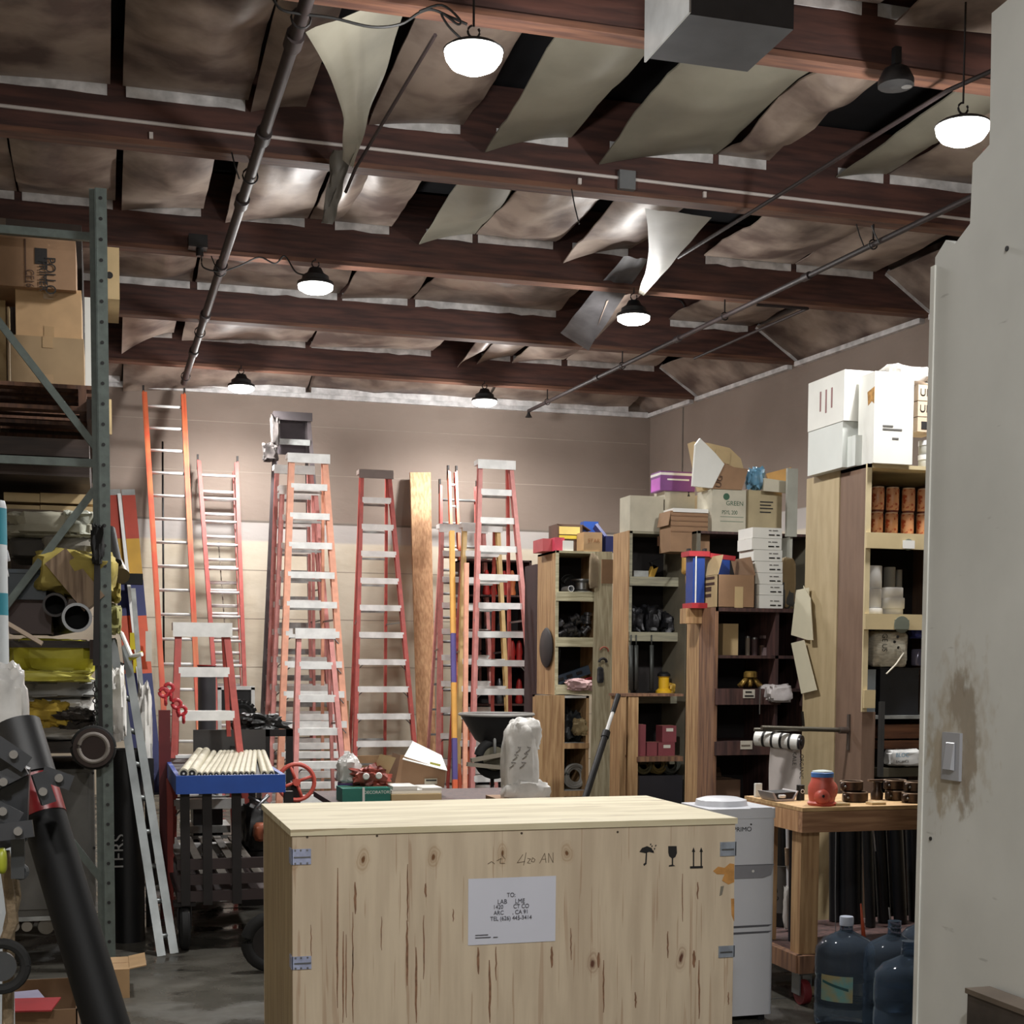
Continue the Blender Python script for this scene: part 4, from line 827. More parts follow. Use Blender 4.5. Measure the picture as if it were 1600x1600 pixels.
part('back_panel', MB().box(at(302, 1150, Y=CYB+.1).x, at(415, 1150, Y=CYB+.1).x, CYB+.1, CYB+.12, TZ-.02, zk), mat('dark_grey_board', (58, 56, 54), .6), ct)
xa, xb = at(415, 1150, Y=CYB+.1).x, at(458, 1150, Y=CYB+.1).x
part('back_frame', MB().box(xa, xb, CYB+.1, CYB+.13, zk-.05, zk).box(xb-.05, xb, CYB+.1, CYB+.13, TZ-.3, zk).box(xa, xa+.03, CYB+.1, CYB+.13, TZ-.3, zk), BLKM, ct)
# pipes lying in it
PM = mat('cream_pipe', (206, 200, 178), .5, var=.15)
px_list = [(287, 312, 1.15), (300, 322, 1.15), (311, 334, .85), (320, 345, .85), (329, 351, .85), (338, 357, .85), (348, 363, .85), (357, 370, .85), (367, 378, .85), (376, 385, .85), (385, 391, .85), (394, 398, .85), (413, 404, .85), (424, 411, .85)]
for i, (xf, xb_, s) in enumerate(px_list):
    r = .029 if i < 2 else .0195; a = at(xf, 1204, Y=CYF+.03); b_ = at(xb_, 1176, Y=CYB-.1); a.z = TZ-.02+r; b_.z = TZ-.02+r
    if i == 0: base = None
    t = thing('cream_pipe', ('wide cream pipe, %s in the blue-ended cart' % ['leftmost', 'second from left'][i]) if i < 2 else 'slim cream pipe, %s from left in the blue-ended cart' % ['third', 'fourth', 'fifth', 'sixth', 'seventh', 'eighth', 'ninth', 'tenth', 'eleventh', 'twelfth, last before the gap,'][i-2] if i < 12 else ['slim cream pipe second from right, past the gap in the cart', 'slim cream pipe rightmost in the blue-ended cart'][i-12], 'pipe', a, 'cream pipes laid in the cart')
    part('barrel', MB().tube([a, b_], r, 14), PM, t); d = (a-b_).normalized()
    part('bore', MB().tube([a-d*.002, a+d*.0015], r*.66, 12), BLK, t); part('core', MB().tube([a, a+d*.003], r*.22, 8), WHITE, t)
# things round the cart
def zf_(x, y, Y_): return at(x, y, Y=Y_).z
q = at(463, 1222, Y=9.0)
t = thing('spoked_valve', 'red spoked hand wheel between the cart and the crate', 'wheel', (q.x, 9.0, 0)); rr = .115
RW = mat('faded_red', (196, 84, 70), .5, var=.2)
part('rim', MB().ring((q.x, 9.0, q.z), rr, .014, 'Y', 28, 8), RW, t)
for k in range(4): an = R(20+90*k); part('spoke', MB().tube([(q.x, 9.0, q.z), (q.x+math.cos(an)*rr, 9.0, q.z+math.sin(an)*rr)], .01, 8), RW, t)
part('hub', MB().lathe((q.x, 9.0, q.z), [(.025, -.02), (.025, .03)], 12, 'Y'), RW, t); part('stand', MB().box(q.x-.03, q.x+.03, 9.03, 9.1, 0, q.z), BLKM, t)
# dark vertical pipe and dolly behind small ladder
a, b_ = at(323, 1040, Y=10.6), at(323, 1180, Y=10.6)
t = thing('standing_pipe', 'dark grey plastic pipe upright behind the small red step ladder', 'pipe', (a.x, 10.6, 0)); r = 13.5*10.6/F
part('barrel', MB().lathe((a.x, 10.6, 0), [(r, 0), (r, a.z), (r*.85, a.z), (r*.85, a.z-.04)], 22), mat('charcoal_pipe', (58, 58, 62), .5), t); part('red_rim', MB().ring((a.x, 10.6, a.z), r, .006, 'Z', 20, 6), RED, t)
q = at(378, 1116, Y=11.5)
t = thing('cog_tyre', 'knobbly black tyre behind the cart board', 'tyre', q); mb = MB().ring(q, .075, .035, 'Y', 26, 8)
part('tyre', mb, RUB, t); mb = MB()
for k in range(18): an = 2*math.pi*k/18; c0 = q+Vector((math.cos(an)*.108, 0, math.sin(an)*.108)); mb.box(-.012, .012, -.035, .035, -.012, .012, Matrix.Translation(c0) @ Matrix.Rotation(-an, 4, 'Y'))
part('tread', mb, RUB, t, kind='stuff'); part('hub', MB().lathe(q, [(.05, -.02), (.05, .02)], 16, 'Y'), BLK, t); part('stand', MB().box(q.x-.02, q.x+.02, q.y+.04, q.y+.08, 0, q.z), BLKM, t)
a, b_ = at(340, 1074, Y=12.0), at(398, 1110, Y=12.0)
t = thing('bench_machine', 'white-framed black machine head behind the cart', 'machine', (a.x, 12, 0)); part('body', MB().box(a.x+.02, b_.x-.03, 12, 12.2, b_.z, a.z-.02), BLK, t); part('frame', MB().box(a.x, a.x+.03, 11.98, 12.02, 0, a.z).box(b_.x-.03, b_.x, 11.98, 12.02, 0, a.z).box(a.x, b_.x, 11.98, 12.02, a.z-.02, a.z+.01), ALU, t)
# red drill press style column at left of the cart
a, b_ = at(248, 1110, Y=9.0), at(276, 1340, Y=9.0)
t = thing('red_steel_frame', 'dark red steel post frame left of the pipe cart', 'frame', (a.x, 9.0, 0)); part('column', MB().box(a.x, b_.x-.03, 9.0, 9.08, 0, a.z), mat('dark_red_steel', (96, 26, 30), .5, var=.3), t)
part('front_column', MB().box(b_.x-.06, b_.x-.025, 8.9, 8.96, 0, at(265, 1215, Y=9).z), mat('bright_red_steel', (168, 66, 56), .5), t)
for k, (x, y) in enumerate(((256, 1082), (264, 1075), (276, 1100), (284, 1110))):
    solo('red_clamp', MB().ring(at(x, y, Y=9.1), .026, .012, 'Y', 14, 8).ring(at(x+3, y+14, Y=9.1), .02, .01, 'X', 14, 8), mat('pipe_clamp_red', (176, 40, 50), .4), ['leftmost', 'second', 'third', 'rightmost'][k]+' red pipe clamp heaped on the dark red frame', 'clamp')
# stack of pale tubs under cart, engine bits
for k in range(4):
    q0, q1 = at(288, 1348-k*12, Y=10.5), at(348, 1337-k*12, Y=10.5); cx_ = (q0.x+q1.x)/2; r = (q1.x-q0.x)/2
    solo('nested_tub', MB().lathe((cx_, 10.7, max(.01, q0.z)), [(r*.9, 0), (r*.98, .04), (r*1.03, .05), (r*1.03, .055)], 24), mat('grey_white_tub', (190, 188, 182), .5), ['lowest', 'second lowest', 'third', 'topmost'][k]+' pale tub of the nested stack behind the cart', 'tub')
solo('plinth', MB().box(.3, 1.3, 10.45, 11.2, 0, max(.01, at(288, 1349, Y=10.5).z)), mat('grey_plinth', (120, 118, 110), .8), 'low grey plinth behind the cart wheels', 'platform')
t = thing('small_engine', 'black engine with pale knob on the shelf behind the cart', 'engine', at(322, 1290, Y=10.4))
a, b_ = at(302, 1290, Y=10.3), at(348, 1258, Y=10.3); part('block', MB().box(a.x, b_.x, 10.3, 10.6, a.z, b_.z).lathe(((a.x+b_.x)/2, 10.4, b_.z), [(.07, 0), (.07, .06), (.03, .08)], 14), BLK, t)
q = at(321, 1281, Y=10.3); part('knob', MB().lathe((q.x, 10.29, q.z), [(.016, 0), (.016, .01)], 12, 'Y'), WHITE, t); part('base_tray', MB().box(a.x-.08, b_.x+.05, 10.25, 10.65, a.z-.05, a.z), ALUD, t); part('stand', MB().box(a.x, a.x+.04, 10.3, 10.6, .07, a.z-.05).box(b_.x-.04, b_.x, 10.3, 10.6, .07, a.z-.05), BLKM, t)
# machinery to the left of the crate
t = thing('floor_machine', 'dark floor machine with chrome handle left of the crate', 'machine', at(405, 1330, Y=9.5)); 
q = at(405, 1280, Y=9.5); part('body', MB().lump((q.x, 9.5, .5), (.12, .16, .16), 3, .2, .6), BLK, t); part('handle', MB().tube([at(385, 1278, Y=9.4), at(420, 1242, Y=9.4)], .014, 8).tube([at(388, 1245, Y=9.4), at(424, 1262, Y=9.4)], .01, 8), STEEL, t)
part('orange_guard', MB().lump(at(412, 1300, Y=9.3), (.07, .08, .06), 4, .1, .6), mat('rust_orange', (172, 96, 66), .5), t); part('base', MB().box(q.x-.13, q.x+.13, 9.35, 9.65, 0, .36), BLKM, t)
solo('low_step', MB().box(.62, 1.55, 9.75, 10.3, 0, .3), mat('grey_plinth', (120, 118, 110), .8), 'grey plinth block behind the dark floor machine', 'platform') if False else None
lump('tangle of black and silver tools on top of the cart board', 'tool_tangle', 'tools', 372, 440, 1118, 1142, 10.15, .15, mat('tool_metal', (70, 70, 70), .35, .6, var=.7, scale=16, bump=.6), 23, .5, .7)
# ------------------------------------------------------------------ shelving on the right
ZX = [900]
def zat(y, Y_, x=None): return at(ZX[0] if x is None else x, y, Y=Y_).z
def xat(x, Y_, y=900): return at(x, y, Y=Y_).x
def shelf_unit(label, x0, x1, yf, yb, z0, z1, shelves, mside, mface, mshelf, th=.02, face=.09, divs=(), back=True, name='shelf_unit', lside=None, topface=None, mback=None):
    t = thing(name, label, 'shelf', ((x0+x1)/2, (yf+yb)/2, z0))
    part('side_panel', MB().box(x0, x0+th, yf, yb, z0, z1), lside or mside, t); part('side_panel', MB().box(x1-th, x1, yf, yb, z0, z1), mside, t)
    part('face_trim', MB().box(x0-.001, x0+th*1.4, yf-.012, yf, z0, z1), mface, t); part('face_trim', MB().box(x1-th*1.4, x1, yf-.012, yf, z0, z1), mface, t)
    part('top_board', MB().box(x0, x1, yf-.012, yb, z1-th, z1), mshelf if topface is None else topface, t)
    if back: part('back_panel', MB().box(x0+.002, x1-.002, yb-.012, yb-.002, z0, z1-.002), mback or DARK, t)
    for z in shelves:
        part('shelf_board', MB().box(x0+th, x1-th, yf, yb-.012, z-th, z), mshelf, t)
        if face: part('shelf_rail', MB().box(x0+.002, x1-.002, yf-.03, yf-.013, z-face, z), mface, t)
    for x in divs: part('divider', MB().box(x-th/2, x+th/2, yf+.002, yb-.012, z0, z1-th), mside, t)
    return t
def clump(label, name, cat, px0, px1, py0, py1, Y_, dep, m, seed, amp=.2, pw=.5, z0=None, group=None):
    a, b = at(px0, py1, Y=Y_), at(px1, py0, Y=Y_); zb = a.z if z0 is None else z0
    c = Vector(((a.x+b.x)/2, Y_+dep/2, (zb+b.z)/2)); return solo(name, MB().lump(c, ((b.x-a.x)/2, dep/2, (b.z-zb)/2), seed, amp, pw, 14), m, label, cat, group)
FITM = mat('dull_grey_metal', (104, 104, 108), .35, .7, var=.5, scale=20)
def fitting(label, px, py, r_, Y_, z0, seed, ang=0):
    q = at(px, py, Y=Y_); k = Matrix.Rotation(R(ang), 3, 'Y') @ Matrix.Rotation(R(seed*37), 3, 'Z'); r = r_*Y_/F
    q.z = max(q.z, z0+r); t = thing('pipe_fitting', label, 'fitting', q)
    part('body', MB().lathe(q, [(r*.6, -r*1.4), (r, -r*1.3), (r, -r*.7), (r*.7, -r*.6), (r*.7, r*.6), (r, r*.7), (r, r*1.3), (r*.6, r*1.4)], 12, k), FITM, t)
    part('branch', MB().lathe(q, [(r*.5, 0), (r*.5, r), (r*.75, r*1.05), (r*.75, r*1.5)], 10, k @ Matrix.Rotation(R(90), 3, 'X')), FITM, t)
    return t
def coil(label, px, py, r_, Y_, m, z0=None, n=5, tilt='Y', name='cable_coil', rr=.007):
    q = at(px, py, Y=Y_); r = r_*Y_/F
    if z0 is not None: q.z = z0+r+rr
    mb = MB(); rn = random.Random(int(px))
    for i in range(n): mb.ring(q+Vector((rn.uniform(-.015, .015), rn.uniform(-.03, .03), rn.uniform(-.01, .012))), r*rn.uniform(.65, 1), rr, tilt, 22, 6)
    return solo(name, mb, m, label, 'coil')

# --- unit A : pale shelves at the back left of the group
YA = 12.2; xa0, xa1 = xat(868, YA), xat(956, YA); xs = xat(936, YA)
zA = zat(861, YA); zs1, zs2, zs3 = zat(925, YA), zat(996, YA), zat(1070, YA)
zl = zat(1086, YA)
ua = shelf_unit('pale-fronted shelf unit standing left of the shelving row', xa0, xs+.03, YA, YA+.55, zl, zA, [zs1, zs2, zs3], WOOD, PALEX, PALEX, back=True, face=.085, lside=WOOD)
xl0, xl1 = xat(880, YA-.1), xat(957, YA-.1)
ub_ = shelf_unit('brown lower half of the back shelf unit with coiled hoses', xat(836, YA+.45), xat(920, YA-.05), YA-.08, YA+.5, 0, zl-.005, [zat(1160, YA), zat(1234, YA)], WOOD, WOOD, mat('white_rail', (200, 200, 196), .6), face=.05, lside=WOOD)
part('wide_stile', MB().box(xat(832, YA), xat(877, YA), YA-.13, YA-.093, 0, zl), WOOD, ub_)
solo('leaning_board', MB().add([at(930, 862, Y=YA-.2), at(957, 862, Y=YA-.2), at(956, 1250, Y=YA-.35), at(921, 1250, Y=YA-.35), at(930, 862, Y=YA-.18), at(957, 862, Y=YA-.18), at(956, 1250, Y=YA-.33), at(921, 1250, Y=YA-.33)], [(0, 1, 2, 3), (7, 6, 5, 4), (0, 4, 5, 1), (1, 5, 6, 2), (2, 6, 7, 3), (3, 7, 4, 0)]), PALEW, 'grey-brown board standing between the two back shelf units', 'board')
a, b_ = at(940, 874, Y=YA-.26), at(957, 912, Y=YA-.26); solo('brown_card', MB().box(a.x, b_.x, YA-.27, YA-.255, b_.z, a.z), CARDD, 'small brown card fixed near the top of the leaning board', 'cardboard')
solo('work_glove', MB().lump(at(928, 893, Y=YA-.3), (.045, .02, .15), 9, .15, .6), mat('tan_cloth', (150, 134, 110), .9, var=.2), 'tan cloth glove hanging on the leaning board', 'glove')
t = thing('wall_hook', 'black bracket with red mark on the leaning board', 'bracket', at(940, 1030, Y=YA-.3))
part('arch', MB().ring(at(942, 1035, Y=YA-.33), .035, .012, 'Y', 12, 6, arc=.5), BLKM, t); part('plate', MB().lump(at(938, 1055, Y=YA-.33), (.03, .015, .07), 4, .1), FITM, t); part('red_mark', MB().ring(at(944, 1018, Y=YA-.3), .04, .008, 'Y', 12, 6, arc=.45), mat('rust_red', (150, 80, 60), .7), t)
# contents A
pbox('white-rimmed open carton with red sides, left on the pale shelf unit', 848, 872, 842, 860, YA+.1, .3, mat('red_card', (186, 84, 88), .6), z0=zA, tape=False)
c = pbox('brown carton with big yellow lettering on the pale shelf unit', 870, 910, 820, 860, YA+.2, .25, mat('dark_brown_card', (92, 70, 56), .7), z0=zA, tape=False, flaps=[('L', 200, .2), ('R', -30, .1)])
a = at(890, 829, Y=YA+.195); part('yellow_band', MB().box(a.x-.1, a.x+.1, YA+.194, YA+.199, a.z-.035, a.z+.035), mat('pale_yellow_print', (226, 206, 120), .6), c)
part('yellow_band', MB().box(a.x-.1, a.x+.1, YA+.194, YA+.199, a.z-.075, a.z-.045), mat('yellow_print', (214, 190, 60), .6), c)
txt('TerraFlex', .05, (a.x, YA+.193, a.z), '-Y', c, mat('brown_ink', (84, 60, 48), .7), sx=.8) if False else None
pbox('small pink-red carton on the pale shelf unit', 867, 882, 840, 860, YA+.02, .12, mat('pink_card', (206, 70, 92), .6), z0=zA, tape=False)
pbox('small white carton at the front of the pale shelf unit', 880, 896, 845, 860, YA-.0, .1, CARDWH, z0=zA, tape=False)
c = pbox('light brown carton with faint print on the pale shelf unit', 912, 941, 832, 860, YA-.0, .25, CARD, z0=zA, tape=False); txt('STAR', .05, at(928, 845, Y=YA), '-Y', c, mat('orange_ink', (150, 100, 60), .7))
t = thing('blue_tool', 'blue steel tool propped over the light brown carton', 'tool', at(925, 832, Y=YA+.1)); part('case', MB().box(at(912, 832, Y=YA+.3).x, at(935, 832, Y=YA+.3).x, YA+.3, YA+.4, zA, zat(814, YA+.3)), BLUE, t); part('arm', MB().bar(at(930, 822, Y=YA+.2), at(952, 850, Y=YA+.1), .03, .07), NAVY, t)
solo('blue_crate', MB().box(xat(943, YA+.1), xat(958, YA+.1), YA+.05, YA+.3, zA, zat(835, YA)), NAVY, 'dark blue case at the right end of the pale shelf top', 'case')
t = thing('wire_spool', 'steel wire spool on the top shelf of the pale unit', 'spool', at(910, 920, Y=YA+.12)); q = at(909, 905, Y=YA+.12); q.z = zs1
part('core', MB().lathe(q, [(.085, .01), (.06, .03), (.06, .09), (.085, .11)], 18), STEEL, t); part('flange', MB().lathe(q, [(.1, 0), (.1, .012)], 20), ALUD, t); part('flange', MB().lathe(q, [(.1, .11), (.1, .122)], 20), STEEL, t)
t = pipe('short white plastic pipe end on the top shelf of the pale unit', 892, 916, 5, YA+.02, .2, PLASTIC); t.location.z = zs1+.03; 
coil('black cable coil behind the wire spool', 890, 905, 14, YA+.3, CABLE, zs1, 5)
rn = random.Random(5)
pos = ['far left of the heap', 'lower left of the heap', 'left of centre', 'centre', 'top of the heap', 'right of centre', 'far right of the heap', 'front right', 'front centre']
for i, (x, y, r) in enumerate(((873, 975, 6), (878, 988, 6), (886, 978, 7), (893, 984, 6), (897, 966, 6), (906, 970, 7), (918, 966, 7), (915, 985, 6), (900, 990, 5))):
    fitting('grey steel pipe fitting, %s on the pale unit\'s second shelf' % pos[i], x, y, r, YA+.15+.03*(i % 3), zs2, i, rn.uniform(0, 90))
t = thing('level_tool', 'dark blue slotted tool lying aslant on the third pale shelf', 'tool', at(890, 1060, Y=YA+.2)); part('body', MB().bar(at(868, 1064, Y=YA+.15), at(920, 1046, Y=YA+.15), .05, .08, (0, 1, 0)), mat('slate_plastic', (60, 74, 90), .4), t)
for x, y in ((876, 1061), (890, 1056), (905, 1051)): part('slot', MB().box(-.03, .03, -.001, .001, -.012, .012, Matrix.Translation(at(x, y, Y=YA+.105)) @ Matrix.Rotation(R(-17), 4, 'Y')), BLK, t)
clump('pink and white crumpled paper on the third pale shelf', 'crumpled_paper', 'paper', 890, 926, 1062, 1080, YA-.12, .18, mat('pink_paper', (206, 170, 170), .8, var=.3, scale=12), 5, .35, .6)
solo('red_bar', MB().bar(at(908, 1064, Y=YA), at(930, 1058, Y=YA+.1), .02, .02), mat('pink_red', (170, 50, 60), .5), 'thin red bar on the third pale shelf', 'bar')
zq = zat(1160, YA); clump('dark hose tangle on the upper shelf of the brown lower unit', 'hose_tangle', 'hose', 882, 910, 1112, 1158, YA+.02, .3, mat('dark_hose', (44, 46, 48), .5, var=.6, scale=18, bump=.6), 8, .4, .7, z0=zq)
clump('tan glove-like rag hanging in the lower unit at right', 'rag', 'rag', 898, 920, 1124, 1150, YA-.12, .12, mat('tan_rag', (150, 132, 96), .8, var=.35), 18, .3, .7)
zq = zat(1234, YA); coil('grey hose coil on the lower shelf of the brown unit', 898, 1200, 20, YA+.05, mat('grey_hose', (140, 138, 132), .5), zq, 8, rr=.011)
# wall disc and black bits left of unit A
q = at(848, 1012, Y=YA+.2); q.x = xa0-.02
t = thing('saw_blade', 'large black disc hung on the left side of the shelf units', 'disc', q)
part('disc', MB().add([], []).lathe(q, [(.0, -.012), (.17, -.012), (.185, 0), (.17, .012), (.0, .012)], 28, 'X'), mat('charcoal_disc', (44, 42, 44), .6), t)
part('cable_loop', MB().ring(q+Vector((.08, .03, -.03)), .19, .005, 'X', 24, 6), CABLE, t)
ZX[0] = 790
t = thing('dark_cupboard', 'dark open cupboard with red tools behind the tall peach ladder', 'cupboard', (4.15, 15.2, 0))
x0, x1 = xat(738, 15.6), xat(846, 15.6); zt = zat(880, 15.6)
t = shelf_unit('dark open cupboard behind the tall peach ladder', x0, x1, 16.0, 16.5, 0, zat(875, 16.), [zat(930, 16), zat(985, 16), zat(1040, 16), zat(1100, 16), zat(1160, 16)], DARKW, DARKW, DARKW, face=.02, name='cupboard')
bpy.data.objects.remove(bpy.data.objects['dark_cupboard'])
for i, (x, y, c_) in enumerate(((760, 925, 'red'), (772, 930, 'red'), (790, 928, 'red'), (800, 922, 'o'), (765, 980, 'b'), (785, 978, 'b'), (800, 1035, 'red'), (812, 1036, 'red'), (765, 1035, 'b'), (780, 1095, 'b'), (812, 1092, 'red'))):
    m = {'red': mat('tool_red', (176, 40, 36), .5), 'o': mat('tool_orange', (214, 120, 70), .5), 'b': FITM}[c_]
    zz = zat({925: 930, 930: 930, 928: 930, 922: 930, 980: 985, 978: 985, 1035: 1040, 1036: 1040, 1095: 1100, 1092: 1100}[y], 16)
    xx = xat(x, 16.15, y); solo('hand_tool', MB().lathe((xx, 16.15+.03*(i % 3), zz), [(.04, 0), (.05, .03), (.035, .1), (.045, .16), (.03, .26), (.015, .3)], 10), m, ['first red tool on the top cupboard shelf behind the peach ladder', 'second red tool on the top cupboard shelf', 'third red tool on the top cupboard shelf', 'orange tool on the top cupboard shelf', 'left grey tool on the second cupboard shelf', 'right grey tool on the second cupboard shelf', 'left red tool on the third cupboard shelf', 'right red tool on the third cupboard shelf', 'grey tool on the third cupboard shelf', 'grey tool on the fourth cupboard shelf', 'red tool on the fourth cupboard shelf'][i], 'tool')
solo('dark_cabinet', MB().box(xat(838, 13.6), xat(866, 13.6), 13.6, 14.0, 0, zat(880, 13.6)), mat('maroon_dark', (58, 40, 42), .7), 'narrow dark maroon locker left of the pale shelf unit', 'locker')

ZX[0] = 1030
YB_ = 11.0; xb0, xb1 = xat(982, YB_), xat(1086, YB_); xbl = xat(961, YB_)
zB = zat(831, YB_); s1, s2, s3 = zat(902, YB_), zat(988, YB_), zat(1085, YB_)
GREYW = wood('weathered_grey_shelf', (150, 146, 124), (120, 116, 100), (1, 14, 14))
ubn = shelf_unit('tall grey-railed shelf unit with brown side, middle of the row', xb0, xb1, YB_, YB_+.32, 0, zB, [s1, s2, s3, zat(1180, YB_)], mat('grey_shelf_side', (128, 122, 106), .7), GREYW, GREYW, face=.075, lside=WOOD, divs=[xat(1060, YB_)])
part('side_board', MB().box(xb0-.012, xb0-.001, YB_-.02, YB_+.34, 0, zB), WOOD, ubn)
lo_ = thing('lower_bin_unit', 'low brown shelf case in front of the grey-railed unit', 'shelf', (xat(1020, 10.7), 10.8, 0))
for x0_, x1_ in ((972, 980), (984, 1000)): part('stile', MB().box(xat(x0_, 10.7), xat(x1_, 10.7), 10.7, 10.74, 0, zat(1088, 10.7)), WOOD, lo_)
part('side_panel', MB().box(xat(976, 10.7), xat(976, 10.7)+.02, 10.74, 11.0, 0, zat(1088, 10.7)), WOOD, lo_)
zr = zat(1182, 10.7); part('shelf_rail', MB().box(xat(998, 10.7), xat(1070, 10.7), 10.68, 10.7, zr-.04, zr), BRWOOD, lo_); part('shelf_board', MB().box(xat(998, 10.7), xat(1070, 10.7), 10.7, 10.985, zr-.02, zr), BRWOOD, lo_)
part('top_board', MB().box(xat(972, 10.7), xat(1070, 10.7), 10.69, 10.985, zat(1088, 10.7), zat(1084, 10.7)), BRWOOD, lo_)
# contents B
YT_ = YB_+.02
c = pbox('pale square carton at the left on the grey-railed unit', 984, 1037, 776, 831, YT_, .24, CARDW, z0=zB, tape=False)
c = pbox('purple and white carton on top of the pale ones', 1032, 1086, 738, 766, YT_+.02, .22, mat('purple_card', (118, 60, 130), .5), tape=False)
part('white_lid', MB().box(xat(1032, YT_)-.002, xat(1086, YT_)+.002, YT_+.018, YT_+.245, zat(741, YT_), zat(737, YT_)), WHITE, c); part('side_print', MB().box(xat(1032, YT_)-.003, xat(1032, YT_)-.001, YT_+.03, YT_+.23, zat(764, YT_), zat(745, YT_)), mat('bright_purple', (186, 90, 190), .5), c)
part('white_stripe', MB().box(xat(1042, YT_), xat(1076, YT_), YT_+.016, YT_+.019, zat(749, YT_), zat(746.5, YT_)), WHITE, c)
c = pbox('pale carton with black glass symbol beside the square one', 1038, 1086, 758, 831, YT_+.05, .24, CARDW, z0=zB, tape=False)
q = at(1076, 771, Y=YT_+.05); part('printed_mark', MB().prism([(q.x-.012, q.z+.03), (q.x+.012, q.z+.03), (q.x+.003, q.z), (q.x+.012, q.z-.025), (q.x-.012, q.z-.025), (q.x-.003, q.z)], YT_+.048, YT_+.05, 'Y'), INK, c)
c = carton('brown box tucked open below the purple carton, hanging over the shelf', xat(1047, YB_-.3), xat(1108, YB_-.3), YB_-.3, YB_-.06, zat(861, YB_-.3), zat(797, YB_-.3), CARDD, tape=False, flaps=[('L', -80, .12)])
for y in (803, 811, 819, 828): part('fold_line', MB().box(xat(1047, YB_-.3), xat(1108, YB_-.3), YB_-.306, YB_-.3, zat(y+2, YB_-.3), zat(y, YB_-.3)), mat('shadow_brown', (140, 108, 82), .8), c)
part('white_lining', MB().box(xat(1050, YB_-.3), xat(1106, YB_-.3), YB_-.31, YB_-.1, zat(799, YB_-.3), zat(793, YB_-.3)), WHITE, c)
part('hanger_batten', MB().box(xat(1047, YB_-.3), xat(1108, YB_-.3), YB_-.07, YB_-.012, zat(850, YB_-.2), zat(835, YB_-.2)), BRWOOD, c)
c = carton('pale tan box wedged between the pale carton and the green-printed one', xat(1088, YT_+.12), xat(1108, YT_+.12), YT_+.12, YT_+.3, zB, zat(768, YT_), CARDY, tape=False)
ZX[0] = 1165
# section further right of B (hidden behind C): wide top
xg0, xg1 = xat(1090, 10.4), xat(1246, 10.4); zG = zat(832, 10.4)
ug = shelf_unit('dark shelf unit behind the wooden pigeonholes', xat(1088, 10.6), xat(1275, 10.6), 10.6, 11.0, 0, zat(832, 10.6), [zat(925, 10.6), zat(1020, 10.6)], mat('grey_shelf_side', (128, 122, 106), .7), mat('grey_trim', (112, 108, 96), .7), DARKW, face=.03)
YG = 10.62; zG = zat(832, 10.6)
c = pbox('grey-white carton with green leaf print in the middle of the top row', 1112, 1166, 766, 832, YG, .3, CARDW, z0=zG, tape=False)
GRN = mat('green_print', (60, 96, 74), .7)
q = at(1135, 776, Y=YG); part('leaf_print', MB().lathe((q.x, YG-.002, q.z), [(.028, 0), (.028, .002)], 12, 'Y'), GRN, c); txt('GREEN', .05, at(1148, 787, Y=YG), '-Y', c, GRN); txt('PSYL 200', .045, at(1140, 801, Y=YG), '-Y', c, GRN, sx=.8)
for y in (808, 815): part('print_line', MB().box(xat(1124, YG), xat(1160, YG), YG-.002, YG, zat(y+1.2, YG), zat(y, YG)), mat('faded_green', (140, 150, 132), .7), c)
c = pbox('tan carton with black text and torn lid at the right of the top row', 1169, 1222, 768, 828, YG-.03, .3, mat('olive_card', (168, 154, 122), .8), z0=zG, tape=False)
for i, y in enumerate((783, 788, 793, 799)): part('print_line', MB().box(xat(1183, YG), xat(1203-3*(i % 2), YG), YG-.034, YG-.03, zat(y+1.8, YG), zat(y, YG)), INK, c)
t = thing('torn_carton', 'big torn white and brown carton sitting up on the top row', 'carton', at(1120, 762, Y=YG))
zp = zat(766, YG)
part('white_side', MB().prism([(xat(1077, YG), zat(764, YG)), (xat(1108, YG), zp), (xat(1126, YG), zat(728, YG)), (xat(1112, YG), zat(712, YG)), (xat(1088, YG), zat(690, YG)), (xat(1081, YG), zat(700, YG))], YG-.04, YG-.01, 'Y'), CARDWH, t)
part('box_back', MB().prism([(xat(1088, YG), zat(691, YG)), (xat(1112, YG), zat(692, YG)), (xat(1145, YG), zat(698, YG)), (xat(1163, YG), zat(714, YG)), (xat(1168, YG), zat(732, YG)), (xat(1158, YG), zp), (xat(1104, YG), zp)], YG+.1, YG+.22, 'Y'), CARDY, t)
part('front_flap', MB().prism([(xat(1105, YG), zp), (xat(1156, YG), zp), (xat(1166, YG), zat(733, YG)), (xat(1143, YG), zat(731, YG)), (xat(1128, YG), zat(725, YG))], YG-.01, YG+.02, 'Y'), CARDD, t); txt('UG', .07, at(1124, 752, Y=YG-.02), '-Y', t, mat('brown_ink', (84, 60, 48), .7), 80)
part('inner_flap', MB().bar(at(1118, 712, Y=YG+.05), at(1140, 716, Y=YG+.08), .1, .01, (0, 0, 1)), CARDY, t)
t = thing('blue_film_carton', 'blue plastic film stuffed into the torn lid of the right carton', 'plastic film', at(1180, 760, Y=YG)); part('film', MB().lump(at(1181, 749, Y=YG+.05), (.075, .06, .09), 12, .35, .8), mat('blue_film', (110, 160, 190), .3, var=.4, bump=.5), t)
part('card_flap', MB().prism([(xat(1190, YG), zat(740, YG)), (xat(1228, YG), zat(728, YG)), (xat(1228, YG), zat(770, YG)), (xat(1195, YG), zat(767, YG))], YG-.06, YG-.045, 'Y'), mat('amber_card', (206, 160, 96), .8), t); part('white_flap', MB().prism([(xat(1184, YG), zat(748, YG)), (xat(1224, YG), zat(752, YG)), (xat(1226, YG), zat(770, YG)), (xat(1183, YG), zat(768, YG))], YG-.09, YG-.07, 'Y'), CARDW, t)
